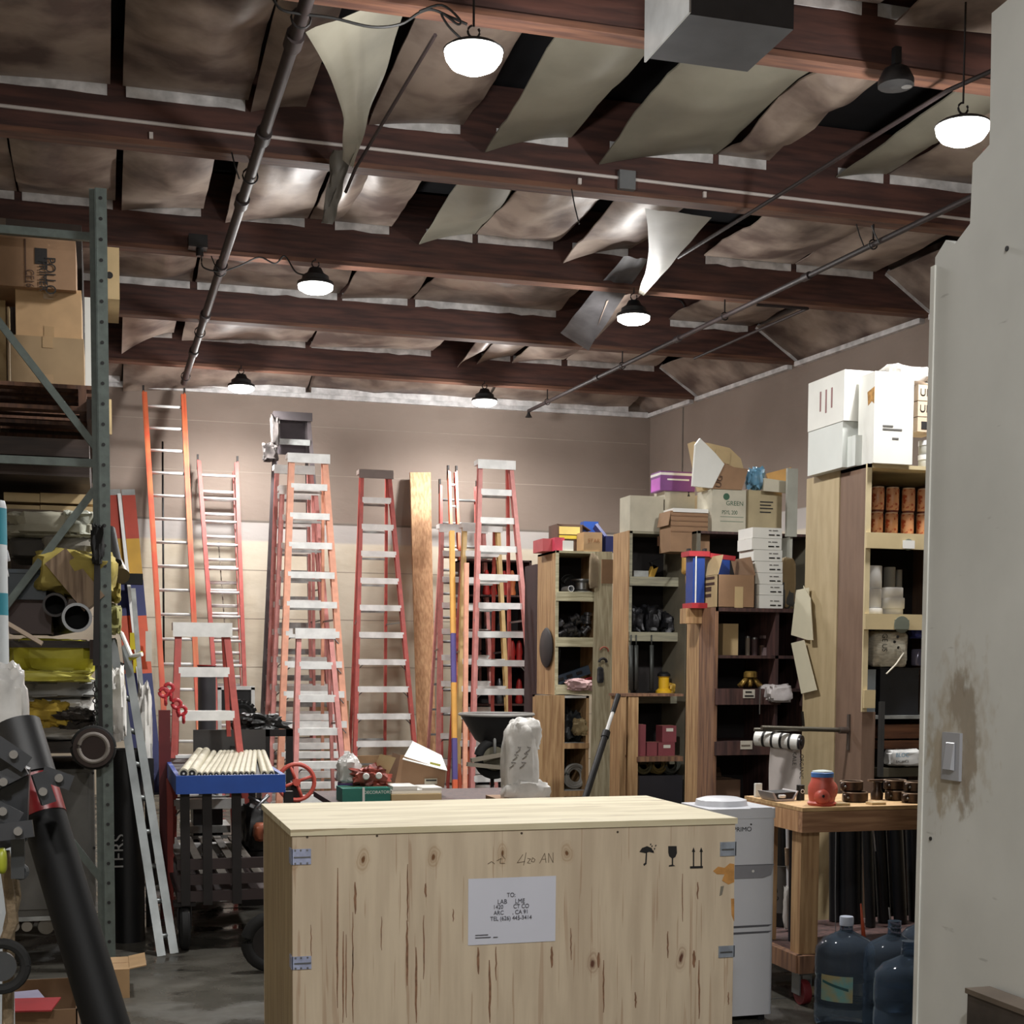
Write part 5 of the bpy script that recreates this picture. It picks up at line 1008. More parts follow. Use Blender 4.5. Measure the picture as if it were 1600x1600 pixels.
solo('upright_board', MB().box(xat(1228, 10.3), xat(1244, 10.3), 10.3, 10.33, zat(836, 10.3), zat(728, 10.3)).box(xat(1236, 10.3), xat(1240, 10.3), 10.33, 10.58, 0, zat(836, 10.3)), mat('grey_panel', (150, 150, 140), .7), 'grey upright board beside the white cartons', 'board')
ZX[0] = 1030
# items on B shelves
t = thing('hand_drill', 'black and yellow power tool with silver battery on the top grey shelf', 'power tool', at(1000, 895, Y=YB_+.08)); 
q = at(1000, 893, Y=YB_+.1); part('battery', MB().box(q.x-.07, q.x+.06, YB_+.06, YB_+.16, s1, s1+.055), ALUD, t); part('handle', MB().bar((q.x+.09, YB_+.1, s1), (q.x+.13, YB_+.1, s1+.1), .05, .05), mat('tool_yellow', (190, 150, 60), .5), t); part('head', MB().bar((q.x+.1, YB_+.1, s1+.1), (q.x+.19, YB_+.1, s1+.14), .06, .05), BLK, t)
t = thing('yellow_tool', 'yellow-gold hammer drill hanging by the blue level case', 'power tool', at(1074, 880, Y=10.5)); part('body', MB().lump(at(1072, 882, Y=10.5), (.03, .05, .08), 7, .15, .6), mat('gold_plastic', (190, 148, 76), .5), t); part('grip', MB().lump(at(1077, 903, Y=10.5), (.025, .04, .06), 8, .15, .6), mat('gold_plastic', (190, 148, 76), .5), t); part('hook', MB().bar(at(1073, 868, Y=10.5), at(1073, 868, Y=10.98), .012, .012, (0, 0, 1)), BLKM, t)
for i, (x0_, x1_, y0_, y1_) in enumerate(((986, 1008, 950, 985), (1010, 1034, 948, 985), (1036, 1056, 958, 986))): clump(['dark machine parts at the left of the middle grey shelf', 'black motor in the centre of the middle grey shelf', 'dark grey tool at the right of the middle grey shelf'][i], 'machine_part', 'machine part', x0_, x1_, y0_, y1_, YB_+.04, .22, mat('machine_dark', (40, 40, 44), .4, .3, var=.6, scale=18, bump=.5), 40+i, .3, .55, z0=s2)
for i, x in enumerate((986, 994, 1018)): solo('hanging_tool', MB().bar(at(x, 1008, Y=YB_-.04), at(x, 1078, Y=YB_-.04), .03, .02).tube([at(x, 992, Y=YB_-.04), at(x, 1010, Y=YB_-.04)], .006), mat('tool_grey', (70, 72, 70), .5, .4), ['left', 'middle', 'right'][i]+' dark long tool hanging before the lower grey shelf', 'tool')
t = thing('yellow_lantern', 'yellow lamp-like tool with black top on the lower grey shelf', 'tool', at(1036, 1080, Y=YB_)); q = at(1037, 1075, Y=YB_+.05); q.z = s3
part('body', MB().lathe(q, [(.07, 0), (.07, .03), (.045, .05), (.045, .14), (.055, .15)], 16), mat('bright_yellow', (226, 178, 40), .4), t); part('top', MB().lathe(q, [(.055, .15), (.055, .17), (.03, .19)], 16), BLK, t)
clump('yellow and white tool parts right of the yellow lamp tool', 'tool_parts', 'tool', 1046, 1064, 1068, 1086, YB_-.0, .15, mat('yellow_parts', (200, 160, 60), .5, var=.6, scale=20), 51, .3, .6, z0=s3)
for i, (x0_, x1_, y0_) in enumerate(((998, 1012, 1132), (1014, 1030, 1160), (1032, 1058, 1160), (1038, 1060, 1134))):
    z0_ = zr if y0_ > 1140 or i == 0 else zat(1158, 10.8); c = carton(['tall pinkish-red box at left', 'flat pinkish-red box left of centre', 'wide pinkish-red box at right', 'pinkish-red box on top at right'][i]+' on the low brown case shelf', xat(x0_, 10.78), xat(x1_, 10.78), 10.78, 10.92, z0_ if i != 3 else zat(1160, 10.78)+.001, zat(y0_, 10.78), mat('dusky_red_card', (126, 60, 66), .6), tape=False)
    if i >= 2: part('white_label', patch(xat((x0_+x1_)/2-5, 10.78), xat((x0_+x1_)/2+6, 10.78), zat(y0_+9, 10.78), zat(y0_+4, 10.78), 10.78), LABEL, c)
for i in range(3): coil(['left olive cord bundle', 'middle olive cord bundle', 'right olive cord bundle'][i]+' on the bottom of the low brown case', 1005+22*i, 1215, 14, 10.85, mat('olive_cord%d' % i, [(104, 96, 64), (130, 110, 60), (90, 92, 84)][i], .7), .705, 8, 'Y', 'cord_bundle', .009)
solo('low_box', MB().box(xat(1000, 10.8), xat(1068, 10.8), 10.76, 10.98, 0, .70), mat('dark_box', (40, 38, 44), .5), 'dark box under the cord bundles in the low brown case', 'box')
# --- black pole leaning
A_, B_ = at(966, 1086, Y=10.35), at(915, 1245, Y=9.9)
t = thing('black_pole', 'black telescopic pole with silver section leaning on the shelf units', 'pole', B_); e = B_+(B_-A_)*2
e = A_+(B_-A_)*((A_.z)/(A_.z-B_.z)); C_ = A_.lerp(B_, .18); D_ = A_.lerp(B_, .37)
part('cap', MB().tube([A_, C_], .022, 12, r2=.02), BLK, t); part('silver_tube', MB().tube([C_, D_], .015, 10), ALU, t); part('sleeve', MB().tube([D_, e], .026, 12), BLK, t); part('collar', MB().tube([D_, D_.lerp(e, .04)], .032, 12), BLK, t)

ZX[0] = 1170
# --- unit C (pigeonholes, dark stained)
YC_ = 8.5; xc0, xc1 = xat(1118, YC_), xat(1216, YC_); xc2 = xat(1262, YC_); YCb = 8.97
zC = zat(950, YC_); h = [zat(y, YC_) for y in (1024, 1076, 1158)]
uc = thing('pigeonhole_unit', 'dark-stained wooden pigeonhole shelving with weathered side in the right middle', 'shelf', ((xc0+xc2)/2, 8.7, 0))
w3 = xat(1068, YCb); 
part('side_panel', MB().box(xc0, xc0+.02, YC_+.24, YCb, 0, zC), WOOD, uc); part('side_panel', MB().box(xc0-.004, xc0+.02, YC_-.012, YC_+.24, 0, zC), BRWOOD, uc)
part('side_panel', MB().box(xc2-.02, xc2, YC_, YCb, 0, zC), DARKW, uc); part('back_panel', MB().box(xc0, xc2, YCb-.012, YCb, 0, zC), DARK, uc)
part('top_board', MB().box(xc0, xc2, YC_-.012, YCb, zC-.025, zC), DARKW, uc)
part('divider', MB().box(xc1-.012, xc1+.012, YC_, YCb-.012, 0, zC-.025), DARKW, uc)
for i, z in enumerate(h):
    part('shelf_board', MB().box(xc0+.02, xc2-.02, YC_, YCb-.012, z-.02, z), DARKW, uc)
    if i: part('shelf_rail', MB().box(xc0+.004, xc1+.02, YC_-.03, YC_-.012, z-[0, .105, .09][i], z+.0), DARKW, uc)
for (x, y, m) in ((1170, 1084, LABEL), (1166, 1164, LABEL)):
    q = at(x, y, Y=YC_-.03); l_ = part('shelf_label', MB().box(q.x-.042, q.x+.042, YC_-.034, YC_-.03, q.z-.028, q.z+.028), m, uc)
txt('3/4" FITTINGS', .018, at(1170, 1084, Y=YC_-.034), '-Y', uc, INK, name='lettering', sx=.6) if False else None
for (x, y, ww) in ((1169, 1081, 10), (1170, 1087, 14), (1166, 1164, 14)): part('label_print', MB().box(xat(x-ww/2, YC_), xat(x+ww/2, YC_), YC_-.036, YC_-.034, zat(y+1.5, YC_), zat(y-1, YC_)), INK if y < 1100 else mat('faint_ink', (120, 110, 100), .7), uc)
# on top of C
t = thing('level_case', 'blue tool case with red ends standing on the dark pigeonholes', 'case', at(1090, 948, Y=8.75)); x0_, x1_ = xat(1078, 8.7), xat(1100, 8.7)
BC = mat('royal_blue', (40, 72, 150), .4); RC = mat('clamp_red', (176, 50, 58), .5)
part('body', MB().box(xat(1081, 8.7), xat(1099, 8.7), 8.68, 8.8, zC+.03, zat(872, 8.7)), BC, t); part('red_foot', MB().box(xat(1078, 8.7), xat(1103, 8.7), 8.66, 8.82, zC, zC+.035), RC, t); part('red_head', MB().box(xat(1074, 8.7), xat(1106, 8.7), 8.67, 8.81, zat(872, 8.7), zat(864, 8.7)), RC, t)
part('edge_strip', MB().box(xat(1084, 8.7), xat(1085.5, 8.7), 8.67, 8.68, zC+.03, zat(872, 8.7)), ALU, t)
for x in (1076, 1101): q = at(x, 862, Y=8.72); part('peg', MB().box(q.x-.008, q.x+.008, 8.7, 8.74, q.z-.02, q.z+.02), BLK, t)
part('support', MB().box(xc0-.12, xc0+.0, 8.7, 8.8, zC-.1, zC), WOOD, uc)
t = thing('open_carton', 'open brown carton with two raised flaps and blue tools inside on the pigeonholes', 'carton', at(1135, 948, Y=YC_+.05)); a, b_ = at(1121, 947, Y=YC_), at(1180, 899, Y=YC_)
part('front_panel', MB().box(a.x, b_.x, YC_+.0, YC_+.006, zC, b_.z), CARDD, t); part('back_panel', MB().box(a.x, b_.x, YC_+.3, YC_+.306, zC, b_.z), CARDD, t); part('side_panel', MB().box(a.x, a.x+.006, YC_, YC_+.3, zC, b_.z), CARDY, t); part('side_panel', MB().box(b_.x-.006, b_.x, YC_, YC_+.3, zC, b_.z), CARDD, t); part('bottom_panel', MB().box(a.x, b_.x, YC_, YC_+.3, zC, zC+.005), CARDD, t)
part('flap', MB().bar((a.x, YC_+.15, b_.z), (a.x+.035, YC_+.15, zat(868, YC_)), .3, .005, (0, 1, 0)), CARDY, t); part('flap', MB().bar((b_.x, YC_+.15, b_.z), (b_.x-.035, YC_+.15, zat(870, YC_)), .3, .005, (0, 1, 0)), CARDD, t)
q = at(1154, 932, Y=YC_); part('paper_label', MB().box(q.x-.028, q.x+.032, YC_-.002, YC_, zC+.0, zat(917, YC_)), CARDY, t)
for y, sz, s in ((903, .028, 'VERIZON'), (911, .03, 'CLOCK 25')): pass
for y, hh in ((903, 4), (912, 4), (920, 7), (930, 5)): part('side_print', MB().box(a.x-.0025, a.x-.0005, YC_+(.1 if y > 915 else .05), YC_+(.2 if y > 915 else .25), zat(y+hh/2, YC_), zat(y-hh/2, YC_)), mat('brown_ink', (84, 60, 48), .7), t)
t = thing('blue_tool', 'blue tool body with red clamp inside the open carton', 'tool', (a.x+.15, YC_+.15, zC)); part('body', MB().box(a.x+.03, a.x+.13, YC_+.1, YC_+.25, zC+.006, zat(874, YC_)), BC, t); part('red_clamp', MB().bar((a.x+.02, YC_+.18, zat(866, YC_)), (a.x+.2, YC_+.18, zat(870, YC_)), .03, .03, (0, 0, 1)), RC, t)
# white cartons stack
zz = zC; ys = [947, 929, 912, 894, 876, 858, 840, 823]
for i in range(7):
    y1_, y0_ = ys[i], ys[i+1]; sh = [0, 0, -3, -4, -6, -9, -8][i]; rt_ = [0, 0, 1, 2, 2, 3, 4][i]
    z1__ = zat(y0_, YC_+.03); c = carton('white carton with black print, %s of the stack on the pigeonholes' % ['bottom', 'second', 'third', 'fourth', 'fifth', 'sixth', 'topmost'][i], xat(1183+sh, YC_+.03), xat(1224+sh*.4, YC_+.03), YC_+.03, YC_+.25, zz, z1__-.002, CARDWH, tape=False, group='white cartons stacked on the pigeonhole unit', rz=0)
    for dx, ww in ((0, 9), (12, 5)): part('printed_text', patch(xat(1204+dx+sh*.5, YC_+.03), xat(1204+dx+ww+sh*.5, YC_+.03), zz+.018, zz+.026, YC_+.03), INK, c)
    for dx, ww in ((0, 4), (6, 8)): part('printed_text', patch(xat(1204+dx+sh*.5, YC_+.03), xat(1204+dx+ww+sh*.5, YC_+.03), zz+.048, zz+.054, YC_+.03), mat('grey_ink', (110, 108, 106), .7), c)
    zz = z1__
for i, (x, y) in enumerate(((1236, 880), (1234, 912))): clump(['white-lidded tan box', 'grey crumpled tool bag'][i]+' in the dark gap right of the white carton stack', 'stored_item', 'storage item', x-10, x+10, y-8, y+8, YC_+.12, .2, [CARDY, mat('grey_bag', (110, 112, 110), .5)][i], 60+i, .1, .4, z0=zC)
# in C
z = h[0]; c = carton('tall tan carton standing on the upper pigeonhole shelf', xat(1131, YC_+.1), xat(1155, YC_+.1), YC_+.1, YC_+.3, z, zat(975, YC_+.1), CARDY, tape=False)
for i, (x0_, x1_, y0_, m) in enumerate(((1164, 1172, 994, mat('pale_can', (150, 138, 124), .6)), (1173, 1184, 996, mat('dusky_tin', (84, 64, 66), .6)), (1186, 1196, 1008, mat('pot_brown', (104, 78, 66), .6)))):
    q = at((x0_+x1_)/2, 1020, Y=YC_+.18); r = (x1_-x0_)/2*8.7/F
    t = thing('storage_tin', ['pale tin on the upper pigeonhole shelf', 'dusky tin right of the pale one on the upper pigeonhole shelf', 'brown pot at the right of the upper pigeonhole shelf'][i], 'tin', (q.x, YC_+.18, z)); ztp = zat(y0_, YC_+.18)
    part('body', MB().lathe((q.x, YC_+.18, z), [(r, 0), (r, ztp-z-.01)], 16), m, t); part('lid', MB().lathe((q.x, YC_+.18, z), [(r*1.05, ztp-z-.012), (r*1.05, ztp-z)], 16), STEEL if i < 2 else m, t)
q = at(1193, 996, Y=YC_+.2); solo('small_valve', MB().box(q.x-.03, q.x+.03, YC_+.14, YC_+.2, q.z-.008, q.z+.012).box(q.x-.006, q.x+.006, YC_+.16, YC_+.18, z+.05, q.z).box(q.x-.03, q.x+.02, YC_+.13, YC_+.21, z, z+.055), mat('mauve_metal', (130, 112, 112), .5), 'small mauve handle over the brown pot on the pigeonhole shelf', 'handle')
BRASS = mat('brass', (178, 146, 78), .3, .7, var=.5, scale=20)
q = at(1172, 1072, Y=YC_+.05); q.z = h[1]
t = thing('brass_valve', 'bundle of brass fittings with a round cap on the middle pigeonhole shelf', 'fittings', q)
part('cap', MB().lathe(q+Vector((0, 0, .075)), [(.045, 0), (.045, .03), (.036, .04)], 16), BRASS, t)
for i in range(7): an = i*.9; part('fitting', MB().tube([q+Vector((math.cos(an)*.085, math.sin(an)*.04, .014)), q+Vector((math.cos(an)*.02, math.sin(an)*.01, .075))], .014, 8), BRASS, t)
solo('chain', MB().tube([at(1188, 1076, Y=YC_-.05), at(1187, 1105, Y=YC_-.05), at(1187, 1116, Y=YC_-.05)], .004, 6), STEEL, 'thin chain with black end hanging from the middle pigeonhole shelf', 'chain')
clump('white plastic bag spilling out at the right of the pigeonholes', 'plastic_bag', 'bag', 1202, 1244, 1070, 1098, YC_-.12, .2, mat('white_bag', (206, 200, 200), .4, var=.2, bump=.4), 70, .25, .55)
c = carton('brown box with open top at the bottom left of the pigeonholes', xat(1121, YC_+.08), xat(1162, YC_+.08), YC_+.08, YC_+.38, .6, zat(1218, YC_+.08), mat('brown_box2', (110, 84, 66), .8), tape=False, flaps=[('B', 60, .07)])
solo('riser_board', MB().box(xc0+.02, xc1, YC_+.02, YCb-.02, .58, .6), DARKW, 'dark board below the brown box in the pigeonholes', 'board')
solo('small_jar', MB().lathe((xat(1164, YC_+.03), YC_+.05, .6), [(.035, 0), (.035, .07), (.04, .075), (.04, .09)], 14), PLASTIC, 'small white jar at the front of the bottom pigeonhole', 'jar')

ZX[0] = 1400
# --- unit D (plywood cabinet)
YD = 7.45; xd0 = xat(1350, YD); xd1 = 5.1; YDb = 8.17
zD = zat(727, YD); sd = [zat(y, YD) for y in (834, 960, 1118)]
ud = thing('plywood_cabinet', 'tall plywood cabinet with tan and brown side panels at the right', 'cabinet', ((xd0+xd1)/2, 7.75, 0))
YDm = 7.75
part('side_panel', MB().box(xd0, xd0+.02, YD, YDm, 0, zD), PLYB, ud); part('side_panel', MB().box(xd0-.006, xd0+.02, YDm+.004, YDb, 0, zD), PLYT, ud)
part('face_trim', MB().box(xd0-.002, xd0+.03, YD-.014, YD, zat(1112, YD), zD), mat('cream_trim', (206, 190, 152), .6), ud); part('top_board', MB().box(xd0, xd1, YD-.014, YDb, zD-.022, zD), mat('cream_trim', (206, 190, 152), .6), ud)
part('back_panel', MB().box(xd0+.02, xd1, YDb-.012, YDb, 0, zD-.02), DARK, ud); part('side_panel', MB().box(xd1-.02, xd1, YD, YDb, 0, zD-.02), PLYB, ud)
CT = mat('cream_rail', (196, 178, 138), .65, var=.12)
for i, z in enumerate(sd[:2]):
    part('shelf_board', MB().box(xd0+.02, xd1-.02, YD, YDb-.012, z-.02, z), CT, ud); part('shelf_rail', MB().box(xd0-.004, xd1, YD-.035, YD-.014, z-.092, z), CT, ud)
part('shelf_board', MB().box(xd0+.02, xd1-.02, YD, YDb-.012, sd[2]-.02, sd[2]), ALUD, ud)
part('front_panel', MB().box(xd0, xat(1371, YD), YD-.012, YD, 0, zat(1112, YD)), PLYB, ud); part('corner_block', MB().box(xd0+.002, xat(1368, YD), YD-.03, YD-.012, zat(1106, YD), zat(1078, YD)), CT, ud)
q = at(1419, 851, Y=YD-.035); part('label_holder', MB().lathe((q.x, YD-.04, q.z), [(.034, 0), (.034, .005)], 20, 'Y'), mat('grey_green_plastic', (110, 116, 104), .5), ud); part('paper_label', MB().box(q.x-.04, q.x+.038, YD-.045, YD-.04, q.z-.024, q.z+.024), WHITE, ud)
q = at(1408, 976, Y=YD-.035); part('label_holder', MB().box(q.x-.045, q.x+.045, YD-.05, YD-.035, q.z-.028, q.z+.028).lathe((q.x, YD-.045, q.z), [(.05, 0), (.05, .006)], 22, 'Y'), mat('grey_green_plastic', (110, 116, 104), .5), ud)
solo('metal_strap', MB().box(xat(1373, YD), xat(1379, YD), YD-.06, YD-.03, zat(1212, YD), zat(1096, YD)), mat('dark_grey_strap', (66, 66, 66), .5, .3), 'dark upright metal strap on the front of the plywood cabinet', 'bracket')
# white cartons on D
c = carton('large white carton upper left, with red-brown strokes on its side', xd0-.07, xd0+.25, 7.6, 8.05, zat(655, 7.6, 1290)+.0, zat(577, 7.6, 1320), CARDWH, tape=False)
for k, y in enumerate((7.75, 7.82, 7.89)): part('printed_stroke', patchx(y-.008, y+.008, c.location.z+.1-(k == 1)*.02, c.location.z+.22, xd0-.07), mat('mauve_print', (150, 110, 110), .7), c)
zc1 = c.location.z
c = carton('white carton under the large upper left one', xd0-.065, xd0+.1, 7.62, 8.05, zD, zc1-.001, mat('white_cardboard_b', (214, 218, 214), .6, var=.08, scale=3), tape=False)
c = carton('low white box between the stacked cartons and the stained one', xd0-.03, xd0+.06, 7.53, 7.62, zD, zat(683, 7.53), mat('white_cardboard_b', (214, 218, 214), .6), tape=False)
c = carton('tall white carton with orange rust stain in front on the cabinet', xd0+.015, at(1427, 650, Y=7.4).x, 7.4, 7.58, zD, zat(585, 7.45), CARDWH, tape=False)
st = mat('rust_stain', (190, 140, 70), .7, var=.6, scale=30); part('stain', MB().prism([(7.4, c.location.z+.44), (7.48, c.location.z+.42), (7.47, c.location.z+.34), (7.43, c.location.z+.36), (7.4, c.location.z+.34)], xd0+.0135, xd0+.015, 'X'), st, c)
for dx, y, ww in ((22, 666, 16), (22, 671, 30), (37, 685, 10)): part('printed_text', patch(xat(1352+dx, 7.4), xat(1352+dx+ww, 7.4), zat(y+1.4, 7.4), zat(y-1, 7.4), 7.4), mat('grey_ink', (110, 108, 106), .7), c)
a, b_ = at(1431, 725, Y=7.5), at(1460, 600, Y=7.5)
for k, (y0_, y1_) in enumerate(((598, 623), (624, 648), (649, 672))):
    c = carton('%s beige printed pack at the right edge on the cabinet' % ['top', 'middle', 'bottom'][k], a.x+.005, a.x+.16, 7.5, 7.7, zat(y1_, 7.5), zat(y0_, 7.5)-.001, mat('beige_pack', (206, 184, 160), .7), tape=False)
    txt('URE', .06, (a.x+.07, 7.5, zat((y0_+y1_)/2, 7.5)), '-Y', c, INK) if k < 2 else part('printed_text', patch(a.x+.03, a.x+.13, zat(668, 7.5), zat(656, 7.5), 7.5), INK, c)
clump('white bag on the beige packs at the cabinet\'s right', 'plastic_bag', 'bag', 1392, 1462, 574, 599, 7.52, .2, mat('bag_grey_white', (170, 166, 162), .5, var=.2), 71, .2, .4)
for k in range(2):
    q = at(1450, 700, Y=7.53); r = .045; zb0 = zD+.085*k; t = thing('white_jar', ['lower', 'upper'][k]+' white lidded jar at the right of the cabinet top', 'jar', (q.x, 7.55, zb0))
    part('body', MB().lathe((q.x, 7.55, zb0), [(r*.9, 0), (r, .01), (r, .055)], 16), mat('frosted', (180, 182, 180), .4), t); part('lid', MB().lathe((q.x, 7.55, zb0), [(r*1.05, .055), (r*1.05, .083)], 16), PLASTIC, t)
# amber bottles / cans on the top shelf of D
AMB = mat('amber_label', (166, 74, 44), .35, var=.5, scale=45, col2=(204, 150, 110), lo=.52, hi=.6)
for i, (x, row) in enumerate([(1371, 1), (1394, 1), (1419, 1), (1443, 1), (1370, 0), (1393, 0), (1418, 0), (1442, 0)]):
    r = .039; q = at(x, 800, Y=YD+.12); zb0 = sd[0]+(.15 if row else .0); hh = .137
    t = thing('amber_canister', '%s amber-brown canister, %s row on the cabinet\'s top shelf' % (['leftmost', 'second', 'third', 'rightmost'][i % 4], 'upper' if row else 'lower'), 'canister', (q.x, YD+.12, zb0), 'amber canisters on the top cabinet shelf')
    part('body', MB().lathe((q.x, YD+.12, zb0), [(r*.92, 0), (r, .006), (r, hh-.012), (r*.9, hh-.006)], 20), AMB, t); part('rim', MB().lathe((q.x, YD+.12, zb0), [(r*.93, hh-.008), (r*.93, hh)], 20), mat('amber_rim', (204, 170, 140), .4), t)
    if row == 0: part('foot_ring', MB().lathe((q.x, YD+.12, zb0), [(r*1.02, 0), (r*1.02, .012)], 20), mat('amber_rim', (204, 170, 140), .4), t)
    if row: part('separator', MB().lathe((q.x, YD+.12, zb0), [(r*.9, -.012), (r*.9, 0)], 16), mat('amber_dark', (110, 50, 34), .5), t)
# paper rolls
def roll(label, x0_, x1_, y0_, y1_, Y_, m=WHITE, z0=None):
    a, b = at(x0_, y1_, Y=Y_), at(x1_, y0_, Y=Y_); r = (b.x-a.x)/2; cx_ = (a.x+b.x)/2; zb0 = a.z if z0 is None else z0
    t = thing('paper_roll', label, 'paper roll', (cx_, Y_+r, zb0), 'white paper rolls in the cabinet'); hh = b.z-zb0
    part('paper', MB().lathe((cx_, Y_+r, zb0), [(r*.97, 0), (r, .004), (r, hh-.004), (r*.97, hh), (r*.3, hh)], 24), m, t); part('core', MB().lathe((cx_, Y_+r, zb0), [(r*.3, hh-.002), (r*.3, hh+.0005)], 14), CARD, t)
GRR = mat('shaded_roll', (150, 146, 136), .8, var=.05)  # white paper greyed, shade of the back rolls put into the colour
zz0 = sd[1]; r1 = zat(918, YD+.05)
roll('low wide white roll at the bottom left of the cabinet rolls', 1354, 1386, 950, 960, YD+.03, WHITE, zz0); roll('low wide white roll at the bottom right of the cabinet rolls', 1386, 1418, 951, 960, YD+.06, WHITE, zz0)
roll('white roll in the middle of the left stack', 1353, 1384, 920, 950, YD+.04, WHITE, zat(950, YD+.03)+.001); roll('tall white roll topping the left stack', 1355, 1385, 884, 917, YD+.05, WHITE, zat(920, YD+.04)+.001)
roll('white roll upper right, shifted over the one below', 1384, 1419, 918, 934, YD+.05, WHITE, zat(934, YD+.05)); roll('white roll under the upper right one', 1387, 1421, 934, 951, YD+.04, WHITE, zat(951, YD+.06)+.001)
roll('grey shaded roll behind at centre', 1386, 1403, 886, 918, YD+.25, GRR, zz0); roll('grey shaded roll furthest back right', 1402, 1412, 890, 930, YD+.35, GRR, zz0)
# sack/newspaper bundle
NEWS = mat('newsprint', (196, 190, 172), .8, var=.35, scale=30, stretch=(1, 1, 3))
t = thing('paper_bag', 'printed paper sack folded over on the cabinet\'s third shelf', 'bag', at(1395, 1045, Y=YD+.02)); a, b_ = at(1368, 1042, Y=YD+.02), at(1423, 986, Y=YD+.02)
part('body', MB().lump(((a.x+b_.x)/2, YD+.1, (a.z+b_.z)/2), ((b_.x-a.x)/2, .07, (b_.z-a.z)/2), 72, .08, .3, 18), NEWS, t)
txt('GE US', .05, at(1382, 1004, Y=YD+.008), '-Y', t, INK, -90, sx=.8); 
for x, y in ((1403, 995), (1404, 1012), (1398, 1003)): part('printed_mark', MB().lathe(at(x, y, Y=YD+.012), [(.009, 0), (.009, .003)], 8, 'Y'), INK, t)
part('string', MB().tube([at(1385, 1053, Y=YD-.02), at(1400, 1038, Y=YD-.03), at(1412, 1020, Y=YD-.02), at(1405, 1012, Y=YD-.01)], .005, 6), mat('string_white', (206, 200, 184), .8), t)
solo('blue_package', MB().lump(at(1434, 990, Y=YD+.08), (.04, .05, .03), 3, .15, .5), mat('blue_pack', (70, 76, 150), .4, var=.6, scale=30), 'blue and white package at the right of the third shelf', 'package')
solo('glass_jar', MB().lathe(at(1433, 1040, Y=YD+.1), [(.035, 0), (.038, .01), (.038, .09), (.03, .1)], 16), mat('violet_glass', (110, 108, 130), .15, .2), 'dim violet glass jar right of the paper sack', 'jar')
a, b_ = at(1371, 1104, Y=YD+.05), at(1436, 1044, Y=YD+.05)
t = thing('black_crate', 'glossy black plastic bin under the paper sack', 'bin', ((a.x+b_.x)/2, YD+.2, sd[2])); part('body', MB().box(a.x+.015, b_.x, YD+.05, YD+.35, sd[2], b_.z), mat('glossy_black', (36, 38, 44), .25, var=.3), t); part('rim', MB().box(a.x+.008, b_.x+.007, YD+.043, YD+.357, b_.z-.008, b_.z+.002), BLK, t)
a, b_ = at(1352, 1078, Y=YD+.01), at(1370, 1046, Y=YD+.01); t = thing('clear_container', 'translucent grey container end at the left of the third shelf', 'container', (a.x, YD, a.z)); part('body', MB().box(xd0+.022, b_.x, YD+.02, YD+.2, sd[2], b_.z), mat('frosted_grey', (128, 136, 142), .3), t)
for i, (y0_, y1_) in enumerate(((1132, 1154), (1157, 1170))): solo('lumber_offcut', MB().box(xat(1381, YD+.1), xd1-.05, YD+.1, YD+.16, zat(y1_, YD+.1), zat(y0_, YD+.1)), wood('red_brown_lumber', (128, 84, 56), (96, 60, 42), (1, 12, 12)), ['upper', 'lower'][i]+' red-brown board inside the cabinet above the white bag', 'board')
t = solo('printed_bag', MB().lump(at(1412, 1184, Y=YD+.02), (.11, .06, .05), 75, .12, .45), mat('white_poly', (214, 214, 212), .4, var=.1), 'white printed bag with light blue lettering in the cabinet', 'bag')
txt('BLOC', .035, at(1410, 1180, Y=YD-.055), '-Y', t, mat('light_blue_ink', (110, 160, 190), .6)); txt('BALANCE', .02, at(1410, 1190, Y=YD-.055), '-Y', t, INK)
solo('grey_ledge', MB().box(xat(1379, YD), xd1-.03, YD+.0, YD+.2, zat(1206, YD)-.03, zat(1200, YD)), mat('olive_ledge', (84, 78, 62), .8), 'olive-grey ledge below the white printed bag', 'ledge')
# roll holder on the side of D
t = thing('pipe_bracket', 'iron pipe rod mounted on the cabinet side holding a plastic roll', 'bracket', at(1322, 1140, X=xd0-.01))
a_ = at(1325, 1141, X=xd0-.01); Yr = a_.y
part('base_plate', MB().box(xd0-.012, xd0-.002, Yr-.012, Yr+.012, zat(1172, Yr, 1322), zat(1116, Yr, 1322)), mat('iron_grey', (104, 94, 88), .5, .5), t)
arm0 = Vector((xd0-.01, Yr, a_.z)); arm1 = at(1190, 1137, Y=Yr); part('rod', MB().tube([arm0, arm1], .014, 12), mat('iron_dark', (90, 86, 76), .4, .5), t)
part('coupling', MB().tube([arm0, arm0+Vector((-.06, 0, 0))], .02, 12), mat('iron_grey', (104, 94, 88), .5, .5), t)
part('inner_rod', MB().tube([at(1178, 1140, Y=Yr+.1), at(1262, 1140, Y=Yr+.02)], .012, 10), mat('iron_dark', (90, 86, 76), .4, .5), t)
c0, c1 = at(1250, 1160, Y=Yr-.03), at(1182, 1153, Y=Yr+.18)
t = thing('bag_roll', 'white plastic bag roll with black print on the rod beside the cabinet', 'roll', c0); rr = .0475
for k in range(5):
    f0, f1 = k/5, (k+1)/5; part('wrap', MB().tube([c0.lerp(c1, f0+.01), c0.lerp(c1, f1)], rr*(1-.03*(k % 2)), 24), mat('white_film', (218, 218, 214), .35, var=.05), t)
    if k: part('printed_band', MB().tube([c0.lerp(c1, f0-.03), c0.lerp(c1, f0+.025)], rr*1.012, 24), INK, t)
part('end_core', MB().tube([c0+(c0-c1).normalized()*.012, c0], rr*.9, 22), mat('dark_core', (30, 28, 34), .3), t); part('core_tube', MB().tube([c0+(c0-c1).normalized()*.016, c0], rr*.4, 16), BLK, t)
